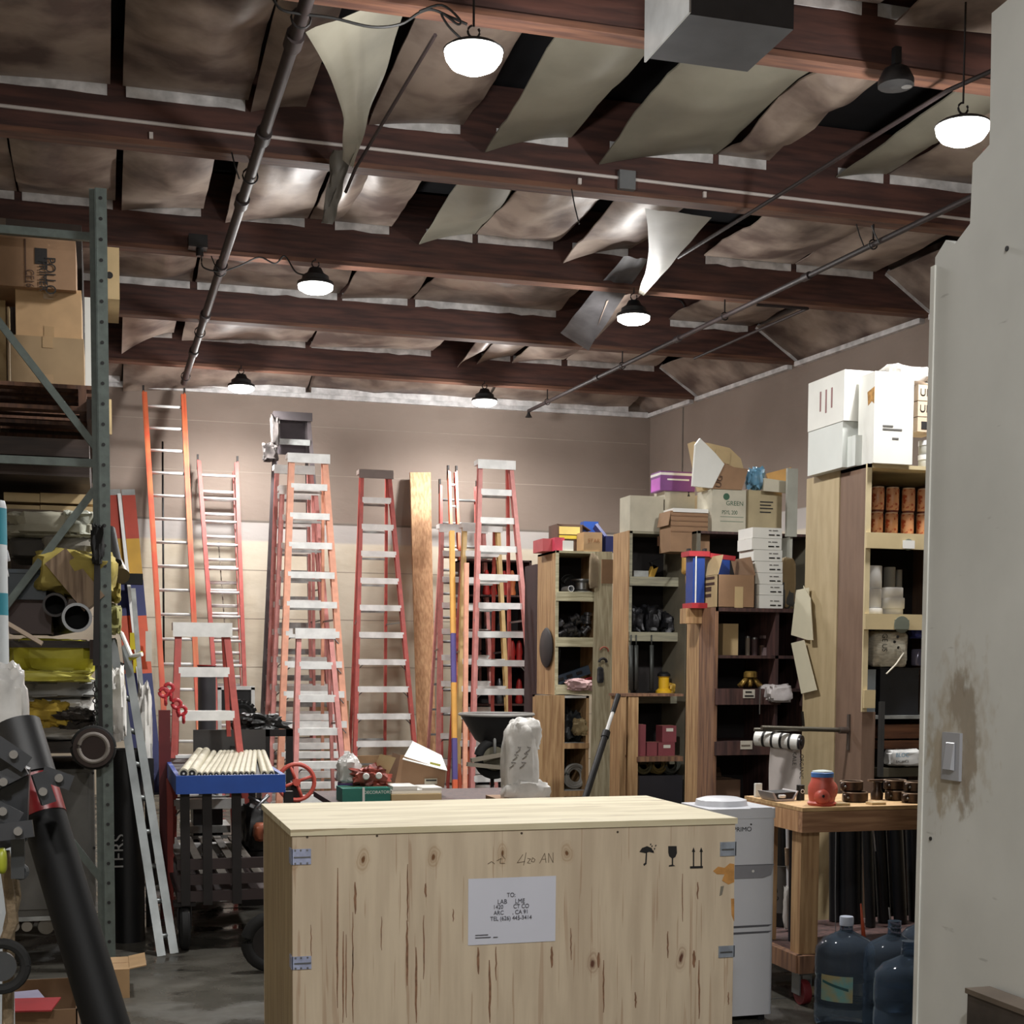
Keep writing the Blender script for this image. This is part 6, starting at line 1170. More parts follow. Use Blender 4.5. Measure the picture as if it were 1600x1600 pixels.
def drape(u, v):
    p = at(1204+46*u, 1166, Y=Yr+.1-.08*u); q = at(1202+48*u, 1238, Y=Yr+.1-.08*u); r = p.lerp(q, v); r.y += .012*math.sin(u*9+v*3); return r
part('hanging_sheet', MB().grid(drape, 16, 12, .003, (0, 1, 0)), mat('printed_film', (190, 182, 178), .5, var=.12), t)
txt('ORGANIC', .036, at(1252, 1198, Y=Yr-.02), '-Y', t, INK, -90, sx=.9); txt('KALE', .036, at(1241, 1185, Y=Yr-.02), '-Y', t, INK, -90)
# papers clipped on the tan side
PAP = mat('cream_paper', (206, 200, 176), .7, var=.06)
for j, (pts) in enumerate((((1244, 922), (1264, 918), (1262, 1000), (1236, 992)), ((1236, 1005), (1256, 1000), (1276, 1078), (1252, 1084)), ((1255, 915), (1266, 935), (1270, 1000), (1262, 1000)))):
    P_ = [at(x, y, X=xd0-.03-.01*j) for x, y in pts]; mb = MB().add(P_+[p+Vector((.004, 0, 0)) for p in P_], [(0, 1, 2, 3), (7, 6, 5, 4), (0, 4, 5, 1), (1, 5, 6, 2), (2, 6, 7, 3), (3, 7, 4, 0)])
    solo('pinned_paper', mb, PAP, ['upper curled cream paper pinned on the tan cabinet side', 'lower long cream paper hanging on the tan cabinet side', 'narrow folded cream paper edge on the tan cabinet side'][j], 'paper')
solo('hanger_hook', MB().bar(at(1254, 1112, X=xd0-.01), at(1256, 1134, X=xd0-.01), .012, .02, (0, 1, 0)), BLKM, 'small dark hook plate on the tan cabinet side above the rod', 'hook')
# ------------------------------------------------------------------ plywood shipping crate
def crate_mat(nt, b):
    k = NT(nt); o = k.n('ShaderNodeTexCoord').outputs['Object']; sp = k.n('ShaderNodeSeparateXYZ'); k.L(o, sp.inputs[0]); X, Z = sp.outputs['X'], sp.outputs['Z']
    base = k.mix(k.step(k.noise(o, 3, (7, 4, .7), 6), .35, .65), lin((192, 175, 152)), lin((206, 190, 166)))
    base = k.mix(k.math('MULTIPLY', k.step(k.noise(o, 1.3, (5, 2, .3)), .55, .7), .5), base, lin((178, 160, 138)))
    # vertical pitch streaks on the lower two thirds
    s = k.math('MULTIPLY', k.step(k.noise(o, 2.0, (15, 6, .55), 2), .60, .64), k.math('SUBTRACT', 1.0, k.step(Z, .78, .92)))
    base = k.mix(k.math('MULTIPLY', s, .3), base, lin((140, 96, 66)))
    fine = k.step(k.noise(o, 2.6, (34, 10, 1.1), 2), .64, .68); base = k.mix(k.math('MULTIPLY', fine, .4), base, lin((150, 112, 84)))
    # knots repeating as on rotary-cut veneer
    wob = k.math('MULTIPLY', k.math('SUBTRACT', k.noise(o, 9), .5), .045)
    def knots(x0, per, z0, sx, sz, strength, cond=None):
        m = k.math('SUBTRACT', k.math('MODULO', k.math('ADD', k.math('SUBTRACT', X, x0), per*20+per/2), per), per/2)
        d = k.math('SQRT', k.math('ADD', k.math('POWER', k.math('DIVIDE', k.math('ADD', m, wob), sx), 2), k.math('POWER', k.math('DIVIDE', k.math('ADD', k.math('SUBTRACT', Z, z0), wob), sz), 2)))
        rings = k.math('ADD', k.math('MULTIPLY', k.math('SINE', k.math('MULTIPLY', d, 22.0)), .25), .6)
        f = k.math('MULTIPLY', k.math('MULTIPLY', k.math('SUBTRACT', 1.0, k.step(d, .55, 1.05)), rings), strength)
        if cond is not None: f = k.math('MULTIPLY', f, cond)
        return f, d
    left = k.math('SUBTRACT', 1.0, k.step(X, .25, .27)); right = k.step(X, .05, .07)
    f, d = knots(-.515, .222, 1.0, .028, .045, .55, left); base = k.mix(f, base, lin((150, 116, 80)))
    core = k.math('MULTIPLY', k.math('SUBTRACT', 1.0, k.step(d, .12, .3)), left); base = k.mix(core, base, lin((112, 78, 50)))
    f, d = knots(.24, .31, .63, .025, .05, .5, right); base = k.mix(f, base, lin((130, 90, 64)))
    core = k.math('MULTIPLY', k.math('SUBTRACT', 1.0, k.step(d, .15, .4)), right); base = k.mix(core, base, lin((96, 62, 48)))
    k.L(base, b.inputs['Base Color']); b.inputs['Specular IOR Level'].default_value = .25
CM = node_mat('knotty_plywood', crate_mat, .7)
def top_mat(nt, b):
    k = NT(nt); o = k.n('ShaderNodeTexCoord').outputs['Object']
    c = k.mix(k.step(k.noise(o, 2.4, (.8, 5, 5), 6), .35, .65), lin((196, 184, 152)), lin((216, 206, 176)))
    c = k.mix(k.math('MULTIPLY', k.step(k.noise(o, 3, (1.2, 9, 9), 3), .64, .69), .6), c, lin((140, 116, 84)))
    k.L(c, b.inputs['Base Color'])
TM = node_mat('plywood_lid', top_mat, .65)
X0, X1, Y0, Y1_, HC = .547, at(1148, 1340, Y=4.3).x, 4.3, 5.12, 1.095
cr = thing('shipping_crate', 'large pale plywood shipping crate in the foreground', 'crate', ((X0+X1)/2, (Y0+Y1_)/2, 0))
T_ = .02
part('front_panel', MB().box(X0, X1, Y0, Y0+T_, .0, HC-T_-.001), CM, cr); part('back_panel', MB().box(X0, X1, Y1_-T_, Y1_, 0, HC-T_-.001), CM, cr)
part('side_panel', MB().box(X0, X0+T_, Y0+T_+.001, Y1_-T_-.001, 0, HC-T_-.001), wood('crate_side', (172, 152, 116), (150, 130, 98), (10, 10, 1)), cr); part('side_panel', MB().box(X1-T_, X1, Y0+T_+.001, Y1_-T_-.001, 0, HC-T_-.001), CM, cr)
part('lid', MB().box(X0-.006, X1+.006, Y0-.006, Y1_+.004, HC-T_, HC), TM, cr)
for (x, y, w_, h_) in ((457, 1339, 30, 24), (457, 1505, 30, 20)):
    q = at(x, y, Y=Y0); z = q.z; s = Y0/F*1.02; cl = part('corner_clip', MB().box(X0-.003, X0+w_*s*.95, Y0-.004, Y0, z-h_/2*s, z+h_/2*s).box(X0-.004, X0, Y0-.004, Y0+.05, z-h_/2*s, z+h_/2*s), mat('blued_zinc', (176, 184, 214), .35, .2, var=.3, scale=40), cr)
    for dx in (.008, .025, .045): [part('nail', MB().lathe((X0+dx, Y0-.004, z+sg_*(h_/2*s-.004)), [(.003, -.002), (.003, .0)], 8, 'Y'), STEEL, cl) for sg_ in (1, -1)]
    part('fold_ridge', MB().box(X0+.004, X0+.055, Y0-.007, Y0-.004, z-.003, z+.001), STEEL, cl)
for (y, h_) in ((1326, 24), (1486, 20)):
    q = at(1146, y, Y=Y0); s = Y0/F; cl = part('corner_clip', MB().box(X1-28*s, X1+.003, Y0-.004, Y0, q.z-h_/2*s, q.z+h_/2*s).box(X1, X1+.004, Y0-.004, Y0+.05, q.z-h_/2*s, q.z+h_/2*s), mat('grey_zinc', (160, 168, 180), .35, .2, var=.3, scale=40), cr)
    part('fold_ridge', MB().box(X1-.05, X1-.006, Y0-.007, Y0-.004, q.z-.003, q.z+.001), STEEL, cl)
def fq(x, y): q = at(x, y, Y=Y0); return q.x, q.z
def fpoly(pts, m, name='printed_mark'): return part(name, MB().prism([fq(*p) for p in pts], Y0-.0016, Y0-.0003, 'Y'), m, cr)
# umbrella
fpoly([(999, 1331), (1003, 1325), (1011, 1322), (1018, 1325), (1022, 1333), (1014, 1331), (1008, 1333)], INK); fpoly([(1009, 1331), (1011, 1331), (1010, 1350), (1006, 1353), (1005, 1350), (1008, 1348)], INK)
for x, y in ((1018, 1321), (1022, 1325), (1020, 1329), (1016, 1318), (1024, 1320)): fpoly([(x, y), (x+1.5, y), (x+1, y+2.5), (x-.5, y+2.5)], INK)
# goblet
fpoly([(1044, 1322), (1057, 1322), (1057.5, 1333), (1055, 1339), (1051.5, 1341), (1051.5, 1351), (1055, 1353), (1045, 1354), (1045, 1352), (1049.5, 1351), (1049.5, 1341), (1045.5, 1338), (1044, 1332)], INK)
# up arrows
for x in (1083.5, 1095.5): fpoly([(x-1, 1330), (x+1, 1330), (x+1, 1354), (x-1, 1354)], INK); fpoly([(x-2.6, 1331), (x, 1324), (x+2.6, 1331)], INK)
fpoly([(1078, 1353.5), (1098, 1353), (1098, 1356.5), (1078, 1357)], INK)
PEN = mat('pencil', (120, 104, 84), .8)
def scrib(px, w_=.8):
    for i in range(len(px)-1):
        (xa_, ya_), (xb_, yb_) = px[i], px[i+1]; L_ = math.hypot(xb_-xa_, yb_-ya_) or 1; nx, ny = -(yb_-ya_)/L_*w_/2, (xb_-xa_)/L_*w_/2
        fpoly([(xa_+nx, ya_+ny), (xb_+nx, yb_+ny), (xb_-nx, yb_-ny), (xa_-nx, ya_-ny)], PEN, 'pencil_stroke')
for g in ([(817, 1335), (808, 1348), (820, 1346)], [(822, 1332), (818, 1352)], [(824, 1341), (829, 1342), (824, 1348), (829, 1349)], [(832, 1340), (836, 1343), (834, 1347), (830, 1346), (832, 1340)], [(843, 1349), (851, 1333), (853, 1348)], [(846, 1343), (853, 1342)], [(857, 1348), (857, 1333), (864, 1348), (864, 1332)], [(762, 1350), (768, 1346), (773, 1350)], [(776, 1345), (783, 1341), (781, 1349), (789, 1349)], [(784, 1335), (789, 1342)]): scrib(g)
# orange torn tape residue at the right edge
STK = mat('pitch_streak', (142, 104, 78), .7, var=.35, scale=60)
for (x, ya_, yb_, w_) in ((527, 1356, 1575, 2.6), (536, 1455, 1598, 2.2), (541, 1460, 1590, 1.6), (551, 1478, 1598, 1.8), (555, 1378, 1428, 3.6), (551, 1425, 1515, 1.3), (596, 1432, 1485, 1.2), (486, 1445, 1498, 1.2), (637, 1350, 1440, 2.2), (636, 1438, 1540, 3.4), (650, 1480, 1598, 3.2), (662, 1430, 1530, 1.8), (665, 1380, 1402, 3), (747, 1480, 1522, 3.6), (765, 1500, 1598, 3.4), (775, 1479, 1532, 1.8), (862, 1479, 1512, 3.6), (708, 1420, 1440, 1.5), (892, 1450, 1500, 1.5), (943, 1500, 1582, 2), (935, 1488, 1512, 4), (1043, 1455, 1497, 2), (1090, 1378, 1405, 2), (1092, 1500, 1592, 2.2), (1084, 1485, 1512, 4.5), (993, 1550, 1575, 2.4), (1138, 1550, 1570, 1.5), (1066, 1365, 1440, 1)):
    rr_ = random.Random(x); L_, R_ = [], []
    for i in range(9):
        f_ = i/8; yy = ya_+(yb_-ya_)*f_; ww = w_*.5*math.sin(math.pi*min(1, max(0, f_*.94+.03)))**.6+.12; xx = x+rr_.uniform(-.7, .7); L_.append((xx-ww, yy)); R_.append((xx+ww, yy))
    fpoly(L_+R_[::-1], STK, 'pitch_streak')
ORS = mat('tape_residue', (196, 142, 78), .6, var=.3, scale=30)
fpoly([(1114, 1361), (1122, 1354), (1132, 1356), (1140, 1349), (1147, 1350), (1147, 1378), (1138, 1382), (1128, 1376), (1132, 1366), (1120, 1366)], ORS, 'tape_scrap'); fpoly([(1142, 1404), (1147, 1404), (1147, 1440), (1143, 1430)], ORS, 'tape_scrap'); fpoly([(1126, 1385), (1131, 1384), (1128, 1398), (1124, 1400)], mat('grey_tear', (130, 124, 112), .8), 'tape_scrap')
for x, y in ((480, 1308), (589, 1306), (703, 1295), (815, 1302), (965, 1300)): a_, b2 = fq(x, y); part('nail', MB().lathe((a_, Y0-.001, b2), [(.004, 0), (.004, .001)], 8, 'Y'), mat('nail_dark', (70, 56, 44), .6), cr)
# packing paper
(x0_, z0_), (x1_, z1_) = fq(731, 1477), fq(868, 1368)
pp_ = thing('shipping_label', 'white letter-size address sheet on the front of the crate', 'paper', ((x0_+x1_)/2, Y0-.003, z0_))
part('sheet', MB().grid(lambda u, v: (x0_+(x1_-x0_)*u, Y0-.0022-.0025*abs(math.sin(u*5))*v, z0_+(z1_-z0_)*v), 16, 4, .0006, (0, -1, 0)), mat('bluish_paper', (206, 208, 220), .7, var=.03), pp_)
GI = mat('print_grey', (84, 84, 92), .7); cxp = fq(798, 1400)[0]
for y, s, sz in ((1398, 'TO:', .02), (1408, 'LAB     LME', .021), (1416, '1420       CT CO', .019), (1425, 'ARC      , CA 91', .019), (1434, 'TEL (626) 445-3414', .019)): txt(s, sz, (cxp, Y0-.0045, fq(800, y)[1]), '-Y', pp_, GI, sx=.9)

for (xa_, xb_, y) in ((742, 762, 1461), (742, 766, 1465), (770, 777, 1464)): part('print_line', MB().box(fq(xa_, y)[0], fq(xb_, y)[0], Y0-.0062, Y0-.005, fq(xa_, y+.6)[1], fq(xa_, y-.6)[1]), GI, pp_)

# things standing beyond the crate
zt_ = .75
tb = thing('work_table', 'low table mostly hidden behind the crate carrying cartons', 'table', (1.75, 7.0, 0)); tx0, tx1 = at(520, 1256, Y=7.2).x, at(860, 1256, Y=7.2).x; ztb = at(640, 1252, Y=7.2).z
part('table_top', MB().box(tx0, tx1, 7.1, 7.9, ztb-.03, ztb), DARKW, tb)
for x in (tx0+.05, tx1-.1):
    for y in (7.15, 7.8): part('leg', MB().box(x, x+.05, y, y+.05, 0, ztb-.03), DARKW, tb)
YW = 7.2
c = pbox('teal box with pale tie and white lettering beyond the crate', 535, 610, 1231, 1253, YW, .2, mat('teal_box', (36, 118, 104), .5), z0=ztb, tape=False); q = at(568, 1242, Y=YW); part('pale_tie', MB().box(q.x-.006, q.x+.006, YW-.004, YW, ztb, at(568, 1231, Y=YW).z+.002), WHITE, c); txt('DECORATORS', .022, at(590, 1238, Y=YW), '-Y', c, WHITE)
c = pbox('flat pale carton stack with white papers beyond the crate', 612, 690, 1240, 1253, YW-.02, .25, CARDY, z0=ztb, tape=False); zc_ = at(650, 1240, Y=YW).z
for j, (xa_, xb_, ya_) in enumerate(((612, 690, 1235), (614, 652, 1229), (660, 691, 1231))): solo('paper_stack', MB().box(at(xa_, ya_, Y=YW).x, at(xb_, ya_, Y=YW).x, YW+.0, YW+.2, zc_+.001 if j == 0 else at(650, 1235, Y=YW).z+.001, at(xa_, ya_, Y=YW).z), WHITE, ['wide white paper layer on the flat pale carton', 'left white paper pile on the flat pale carton', 'right white envelope pile on the flat pale carton'][j], 'paper')
t = thing('open_carton', 'tilted open brown carton with hand-written lid on the table beyond the crate', 'carton', at(655, 1228, Y=7.4)); Yc = 7.4
part('body', MB().prism([fq_ for fq_ in [(at(617, 1224, Y=Yc).x, at(617, 1224, Y=Yc).z), (at(694, 1231, Y=Yc).x, at(694, 1231, Y=Yc).z), (at(697, 1203, Y=Yc).x, at(697, 1203, Y=Yc).z), (at(626, 1180, Y=Yc).x, at(626, 1180, Y=Yc).z)]], Yc, Yc+.22, 'Y'), CARDD, t)
part('lid_flap', MB().add([at(629, 1186, Y=Yc-.02), at(645, 1158, Y=Yc+.22), at(690, 1180, Y=Yc+.22), at(699, 1204, Y=Yc-.02), at(629, 1187, Y=Yc-.015), at(645, 1159, Y=Yc+.225), at(690, 1181, Y=Yc+.225), at(699, 1205, Y=Yc-.015)], [(0, 1, 2, 3), (7, 6, 5, 4), (0, 4, 5, 1), (1, 5, 6, 2), (2, 6, 7, 3), (3, 7, 4, 0)]), CARDWH, t)
part('side_flap', MB().add([at(594, 1178, Y=Yc-.06), at(619, 1184, Y=Yc-.06), at(606, 1212, Y=Yc-.04), at(583, 1202, Y=Yc-.04), at(594, 1178, Y=Yc-.05), at(619, 1184, Y=Yc-.05), at(606, 1212, Y=Yc-.03), at(583, 1202, Y=Yc-.03)], [(0, 1, 2, 3), (7, 6, 5, 4), (0, 4, 5, 1), (1, 5, 6, 2), (2, 6, 7, 3), (3, 7, 4, 0)]), CARDY, t)
o = txt('COM', .055, (0, 0, 0), '-Y', t, INK, -22, 'handwriting'); o.location = at(656, 1180, Y=Yc+.0)-ORG[t.name]+Vector((0, -.0, 0)); o.location.y -= .0
o2 = part('yellow_tag', MB().bar(at(672, 1192, Y=Yc-.03), at(688, 1196, Y=Yc-.03), .012, .004, (0, 0, 1)), mat('lime_note', (214, 214, 110), .6), t)
q = at(673, 1221, Y=Yc); part('handle_label', MB().box(q.x-.035, q.x+.035, Yc-.006, Yc, q.z-.014, q.z+.016), CARDW, t); part('handle_slot', MB().box(q.x-.028, q.x+.03, Yc-.008, Yc-.004, q.z+.002, q.z+.01), BLK, t)
t = thing('handled_bag', 'clear plastic bag of white parts on a purple-edged box', 'bag', at(548, 1222, Y=7.4)); part('film', MB().lump(at(545, 1204, Y=7.45), (.062, .06, .082), 81, .2, .7, 16), BAGP, t); part('purple_base', MB().box(at(532, 1222, Y=7.4).x, at(556, 1222, Y=7.4).x, 7.4, 7.5, at(540, 1230, Y=7.4).z, at(540, 1224, Y=7.4).z), mat('purple_base', (90, 60, 120), .5), t)
lump('heap of red-brown straps and pipe scraps between bag and carton', 'strap_heap', 'straps', 556, 612, 1200, 1232, 7.3, .18, mat('red_brown_strap', (164, 74, 60), .5, var=.6, scale=16, col2=(90, 44, 40)), 83, .4, .7)
for j, (x, y) in enumerate(((572, 1213), (592, 1212))): solo('white_plug', MB().lathe(at(x, y, Y=7.24), [(.014, -.008), (.018, 0), (.014, .008)], 12, 'Y'), WHITE, ['left', 'right'][j]+' white cap on the red-brown strap heap', 'cap')
# white fabric bag
t = solo('white_canvas_bag', MB().lump(at(812, 1190, Y=6.6), (.085, .07, .19), 91, .1, .55, 20).lump(at(820, 1150, Y=6.6), (.075, .06, .085), 92, .15, .6, 16).lump(at(820, 1236, Y=6.58), (.115, .07, .055), 93, .18, .6, 16), CLOTH, 'white cloth bag with hand-written marks slumped beyond the crate', 'bag')
for k_, (x, y) in enumerate(((796, 1200), (801, 1188), (806, 1176), (812, 1200), (816, 1186), (821, 1176))): part('scrawl_stroke', MB().tube([at(x, y, Y=6.52), at(x+7, y-5, Y=6.515), at(x+3, y-9, Y=6.515), at(x+10-k_ % 3, y-8, Y=6.52)], .0022, 5), mat('scrawl', (110, 106, 100), .8), t)
solo('stand_box', MB().box(at(780, 1250, Y=6.5).x, at(858, 1250, Y=6.5).x, 6.48, 6.75, 0, at(800, 1249, Y=6.5).z), CARDD, 'brown box hidden behind the crate under the white cloth bag', 'box')
# wheelbarrow
t = thing('wheelbarrow', 'dark wheelbarrow stood on end behind the white cloth bag', 'wheelbarrow', at(770, 1240, Y=10.0)); Yw = 10.0
q = at(772, 1185, Y=Yw); part('tyre', MB().ring(q, .12, .035, 'Y', 28, 10), RUB, t); part('rim', MB().lathe(q, [(.09, -.02), (.09, .02)], 20, 'Y'), mat('rim_olive', (96, 92, 76), .5), t)
part('tray', MB().lathe(at(776, 1118, Y=Yw+.1), [(.10, -.22), (.16, -.18), (.27, .0), (.28, .012)], 28), mat('dark_tray', (44, 44, 48), .4, .3), t); part('tray_lip', MB().ring(at(776, 1116, Y=Yw+.1), .275, .012, 'Z', 30, 6), mat('pale_lip', (170, 168, 164), .4), t)
part('strut', MB().tube([at(773, 1130, Y=Yw-.05), at(773, 1182, Y=Yw-.05)], .012, 8), ALUD, t); part('handle', MB().bar(at(736, 1188, Y=Yw-.1), at(790, 1178, Y=Yw-.05), .03, .03, (0, 0, 1)).bar(at(730, 1194, Y=Yw-.1), at(790, 1200, Y=Yw-.05), .03, .03, (0, 0, 1)), mat('grey_wood', (130, 122, 108), .7), t)
part('leg', MB().tube([q+Vector((0, .05, 0)), (q.x, q.y+.05, 0)], .015, 8), BLKM, t)
# black wheel peeking left of the crate
q = at(424, 1445, Y=6.3); q2 = Vector((.62, 6.3, .14))
t = thing('spare_tyre', 'black wheel peeking out left of the crate near the floor', 'wheel', (q2.x, q2.y, 0)); qq = Vector((at(424, 1430, Y=7.3).x, 7.3, .16)); t.location = qq; ORG[t.name] = qq.copy()
part('tyre', MB().ring(qq, .125, .035, 'Y', 28, 10), RUB, t); part('hub', MB().lathe(qq, [(.1, -.02), (.1, .02)], 20, 'Y'), BLKM, t)

# ------------------------------------------------------------------ water dispenser
wd = thing('water_dispenser', 'white water dispenser cabinet right of the plywood crate', 'water dispenser', (2.75, 5.85, 0))
wx0, wx1, wy0, wy1 = 2.57, 2.893, 5.72, 6.05; zw = at(1180, 1262, Y=5.75).z
def rbox(x0, x1, y0, y1, z0, z1, r=.02, n=4):
    pts = []
    for (cx_, cy_, a0) in ((x1-r, y1-r, 0), (x0+r, y1-r, 90), (x0+r, y0+r, 180), (x1-r, y0+r, 270)):
        for i in range(n+1): an = R(a0+90*i/n); pts.append((cx_+r*math.cos(an), cy_+r*math.sin(an)))
    m = MB().prism(pts, z0, z1, 'Z'); return m
part('body', rbox(wx0, wx1, wy0, wy1, .03, zw-.02), PLASTIC, wd); part('top_cap', rbox(wx0-.003, wx1+.003, wy0-.003, wy1, zw-.045, zw), PLASTIC, wd)
part('bottle_seat', MB().lathe(((wx0+wx1)/2-.02, wy0+.19, zw), [(.12, 0), (.115, .025), (.08, .035), (.0, .035)], 28), PLASTIC, wd); part('vent_slot', MB().box(wx0+.2, wx1-.02, wy0-.002, wy0+.01, zw-.008, zw+.002), mat('shade_grey', (140, 140, 146), .5), wd)
zr1, zr2 = at(1175, 1352, Y=wy0).z, at(1175, 1372, Y=wy0).z
part('tap_recess', MB().prism([(wx0+.01, zr1), (wx1-.008, zr1), (wx1-.02, zr2+.012), (wx1-.06, zr2), (wx0+.01, zr2)], wy0-.004, wy0-.001, 'Y'), mat('recess_grey', (146, 146, 152), .4), wd); q = at(1176, 1361, Y=wy0); part('tap_light', MB().lathe((q.x, wy0-.006, q.z), [(.006, 0), (.006, .003)], 10, 'Y'), WHITE, wd)
for y in (1447, 1457): q = at(1175, y, Y=wy0); part('door_groove', MB().prism([(wx0+.01, q.z+.004), (wx1-.01, q.z+.004), (wx1-.03, q.z-.004), (wx0+.01, q.z-.006)], wy0-.0025, wy0-.0005, 'Y'), mat('groove_grey', (96, 96, 102), .5), wd)
part('seam', MB().box(wx0, wx1-.005, wy0-.002, wy0, zr1+.0, zr1+.003), mat('groove_grey', (96, 96, 102), .5), wd)
txt('PRIMO', .028, at(1160, 1296, Y=wy0), '-Y', wd, INK, sx=1.1); q = at(1172, 1288, Y=wy0); part('drop_logo', MB().lathe((q.x+.004, wy0-.003, q.z), [(.004, 0), (.004, .002)], 10, 'Y'), INK, wd)
for x in (wx0+.03, wx1-.06): part('foot', MB().box(x, x+.03, wy0+.02, wy1-.02, 0, .03), BLK, wd)

# ------------------------------------------------------------------ wooden bench on casters
BX0, BX1, BY0, BY1, BZ = 3.12, 4.6, 5.9, 6.52, .945
bn = thing('wooden_bench', 'rolling lumber workbench in front of the plywood cabinet', 'workbench', ((BX0+BX1)/2, 6.2, 0))
part('top_board', MB().box(BX0, BX1, BY0, BY1, BZ-.018, BZ), wood('bench_ply', (206, 172, 124), (178, 142, 98), (3, 14, 14)), bn)
zb1 = at(1300, 1300, Y=BY0).z
part('front_rail', MB().box(BX0, BX1, BY0, BY0+.04, zb1, BZ-.02), WOODX, bn); part('end_rail', MB().box(BX0, BX0+.04, BY0+.041, BY1, zb1, BZ-.02), WOODP, bn)
for (x, y) in ((BX0+.02, BY0+.045), (BX0+.045, BY1-.1), (BX1-.14, BY0+.045), (BX1-.14, BY1-.1)):
    part('leg', MB().box(x, x+.095, y, y+.09, .16, zb1+.05), WOOD, bn)
zs_ = at(1230, 1490, Y=BY0+.05).z; 
part('lower_end_rail', MB().box(BX0-.01, BX0+.03, BY0+.02, BY1+.1, .16, .245), BRWOOD, bn); part('lower_front_rail', MB().box(BX0+.0, BX1-.05, BY0+.0, BY0+.04, .16, .245), BRWOOD, bn); part('lower_shelf', MB().box(BX0+.03, BX1-.05, BY0+.04, 6.86, .2, .22), DARKW, bn)
for (x, y) in ((BX0+.05, BY0+.06), (BX0+.05, BY1+.0), (BX1-.1, BY0+.06)):
    cw = part('caster', MB().lathe((x, y, .06), [(.03, -.02), (.058, -.02), (.06, -.012), (.06, .012), (.058, .02), (.03, .02)], 22, 'X'), mat('maroon_wheel', (120, 40, 44), .5), bn); part('caster_fork', MB().box(x-.032, x-.026, y-.03, y+.05, .05, .16).box(x+.026, x+.032, y-.03, y+.05, .05, .16).box(x-.04, x+.04, y-.04, y+.06, .15, .16), GALV, cw)
# red kettle / fitting with blue tape
q = at(1284, 1256, Y=6.0); q.z = BZ
t = thing('red_pump_fitting', 'red cast housing with blue tape cap on the bench', 'pump housing', q); RP = mat('cast_red', (204, 92, 76), .45, var=.2)
part('body', MB().lathe(q, [(.064, 0), (.07, .012), (.06, .02), (.066, .06), (.066, .09), (.054, .115), (.05, .135)], 26), RP, t); part('bulge', MB().lump(q+Vector((.025, .02, .07)), (.06, .06, .055), 3, .02, .9, 14), RP, t)
part('blue_tape', MB().lathe(q, [(.053, .135), (.053, .155), (.048, .158)], 24), mat('blue_tape', (70, 120, 190), .5), t); part('white_cover', MB().lathe(q, [(.049, .155), (.047, .163), (.02, .168), (0, .166)], 24), mat('film_cover', (196, 208, 206), .4), t)
part('side_port', MB().lathe(q+Vector((-.025, -.055, .045)), [(.036, .02), (.036, -.008), (.026, -.02), (.012, -.024)], 20, 'Y'), RP, t); part('port_plug', MB().lathe(q+Vector((-.035, -.08, .05)), [(.007, 0), (.007, .01)], 10, 'Y'), BLK, t)
# black-rimmed tray + label box
q = at(1218, 1238, Y=6.35); t = thing('black_tray', 'black angular tray with pale rim on the back of the bench', 'tray', (q.x, 6.3, BZ)); a, b_ = at(1192, 1240, Y=6.3), at(1232, 1215, Y=6.3)
part('dish', MB().prism([(a.x, BZ+.045), (a.x+.02, BZ+.002), (b_.x-.02, BZ+.002), (b_.x+.005, BZ+.05), (b_.x-.0, BZ+.05), (b_.x-.025, BZ+.012), (a.x+.03, BZ+.012), (a.x+.01, BZ+.045)], 6.2, 6.36, 'Y'), mat('pale_rim', (170, 164, 164), .4), t); part('inset', MB().prism([(a.x+.01, BZ+.04), (a.x+.03, BZ+.014), (b_.x-.028, BZ+.014), (b_.x-.005, BZ+.045)], 6.21, 6.35, 'Y'), BLK, t); part('pale_content', MB().lump((a.x+.055, 6.205, BZ+.025), (.018, .01, .008), 2, .1), WHITE, t)
solo('white_board', MB().box(at(1180, 1200, Y=6.45).x, at(1190, 1200, Y=6.45).x, 6.44, 6.46, BZ, at(1185, 1224, Y=6.45).z+.0), CARDWH, 'small pale card standing at the back left of the bench', 'card')
a, b_ = at(1246, 1236, Y=6.25), at(1256, 1216, Y=6.25); t = solo('labelled_can', MB().lathe(((a.x+b_.x)/2, 6.25, BZ), [(.02, 0), (.02, .075)], 14), BLK, 'small black can with white ring print left of the red housing', 'can'); part('ring_print', MB().ring(((a.x+b_.x)/2, 6.228, BZ+.045), .009, .002, 'Y', 12, 5), WHITE, t)
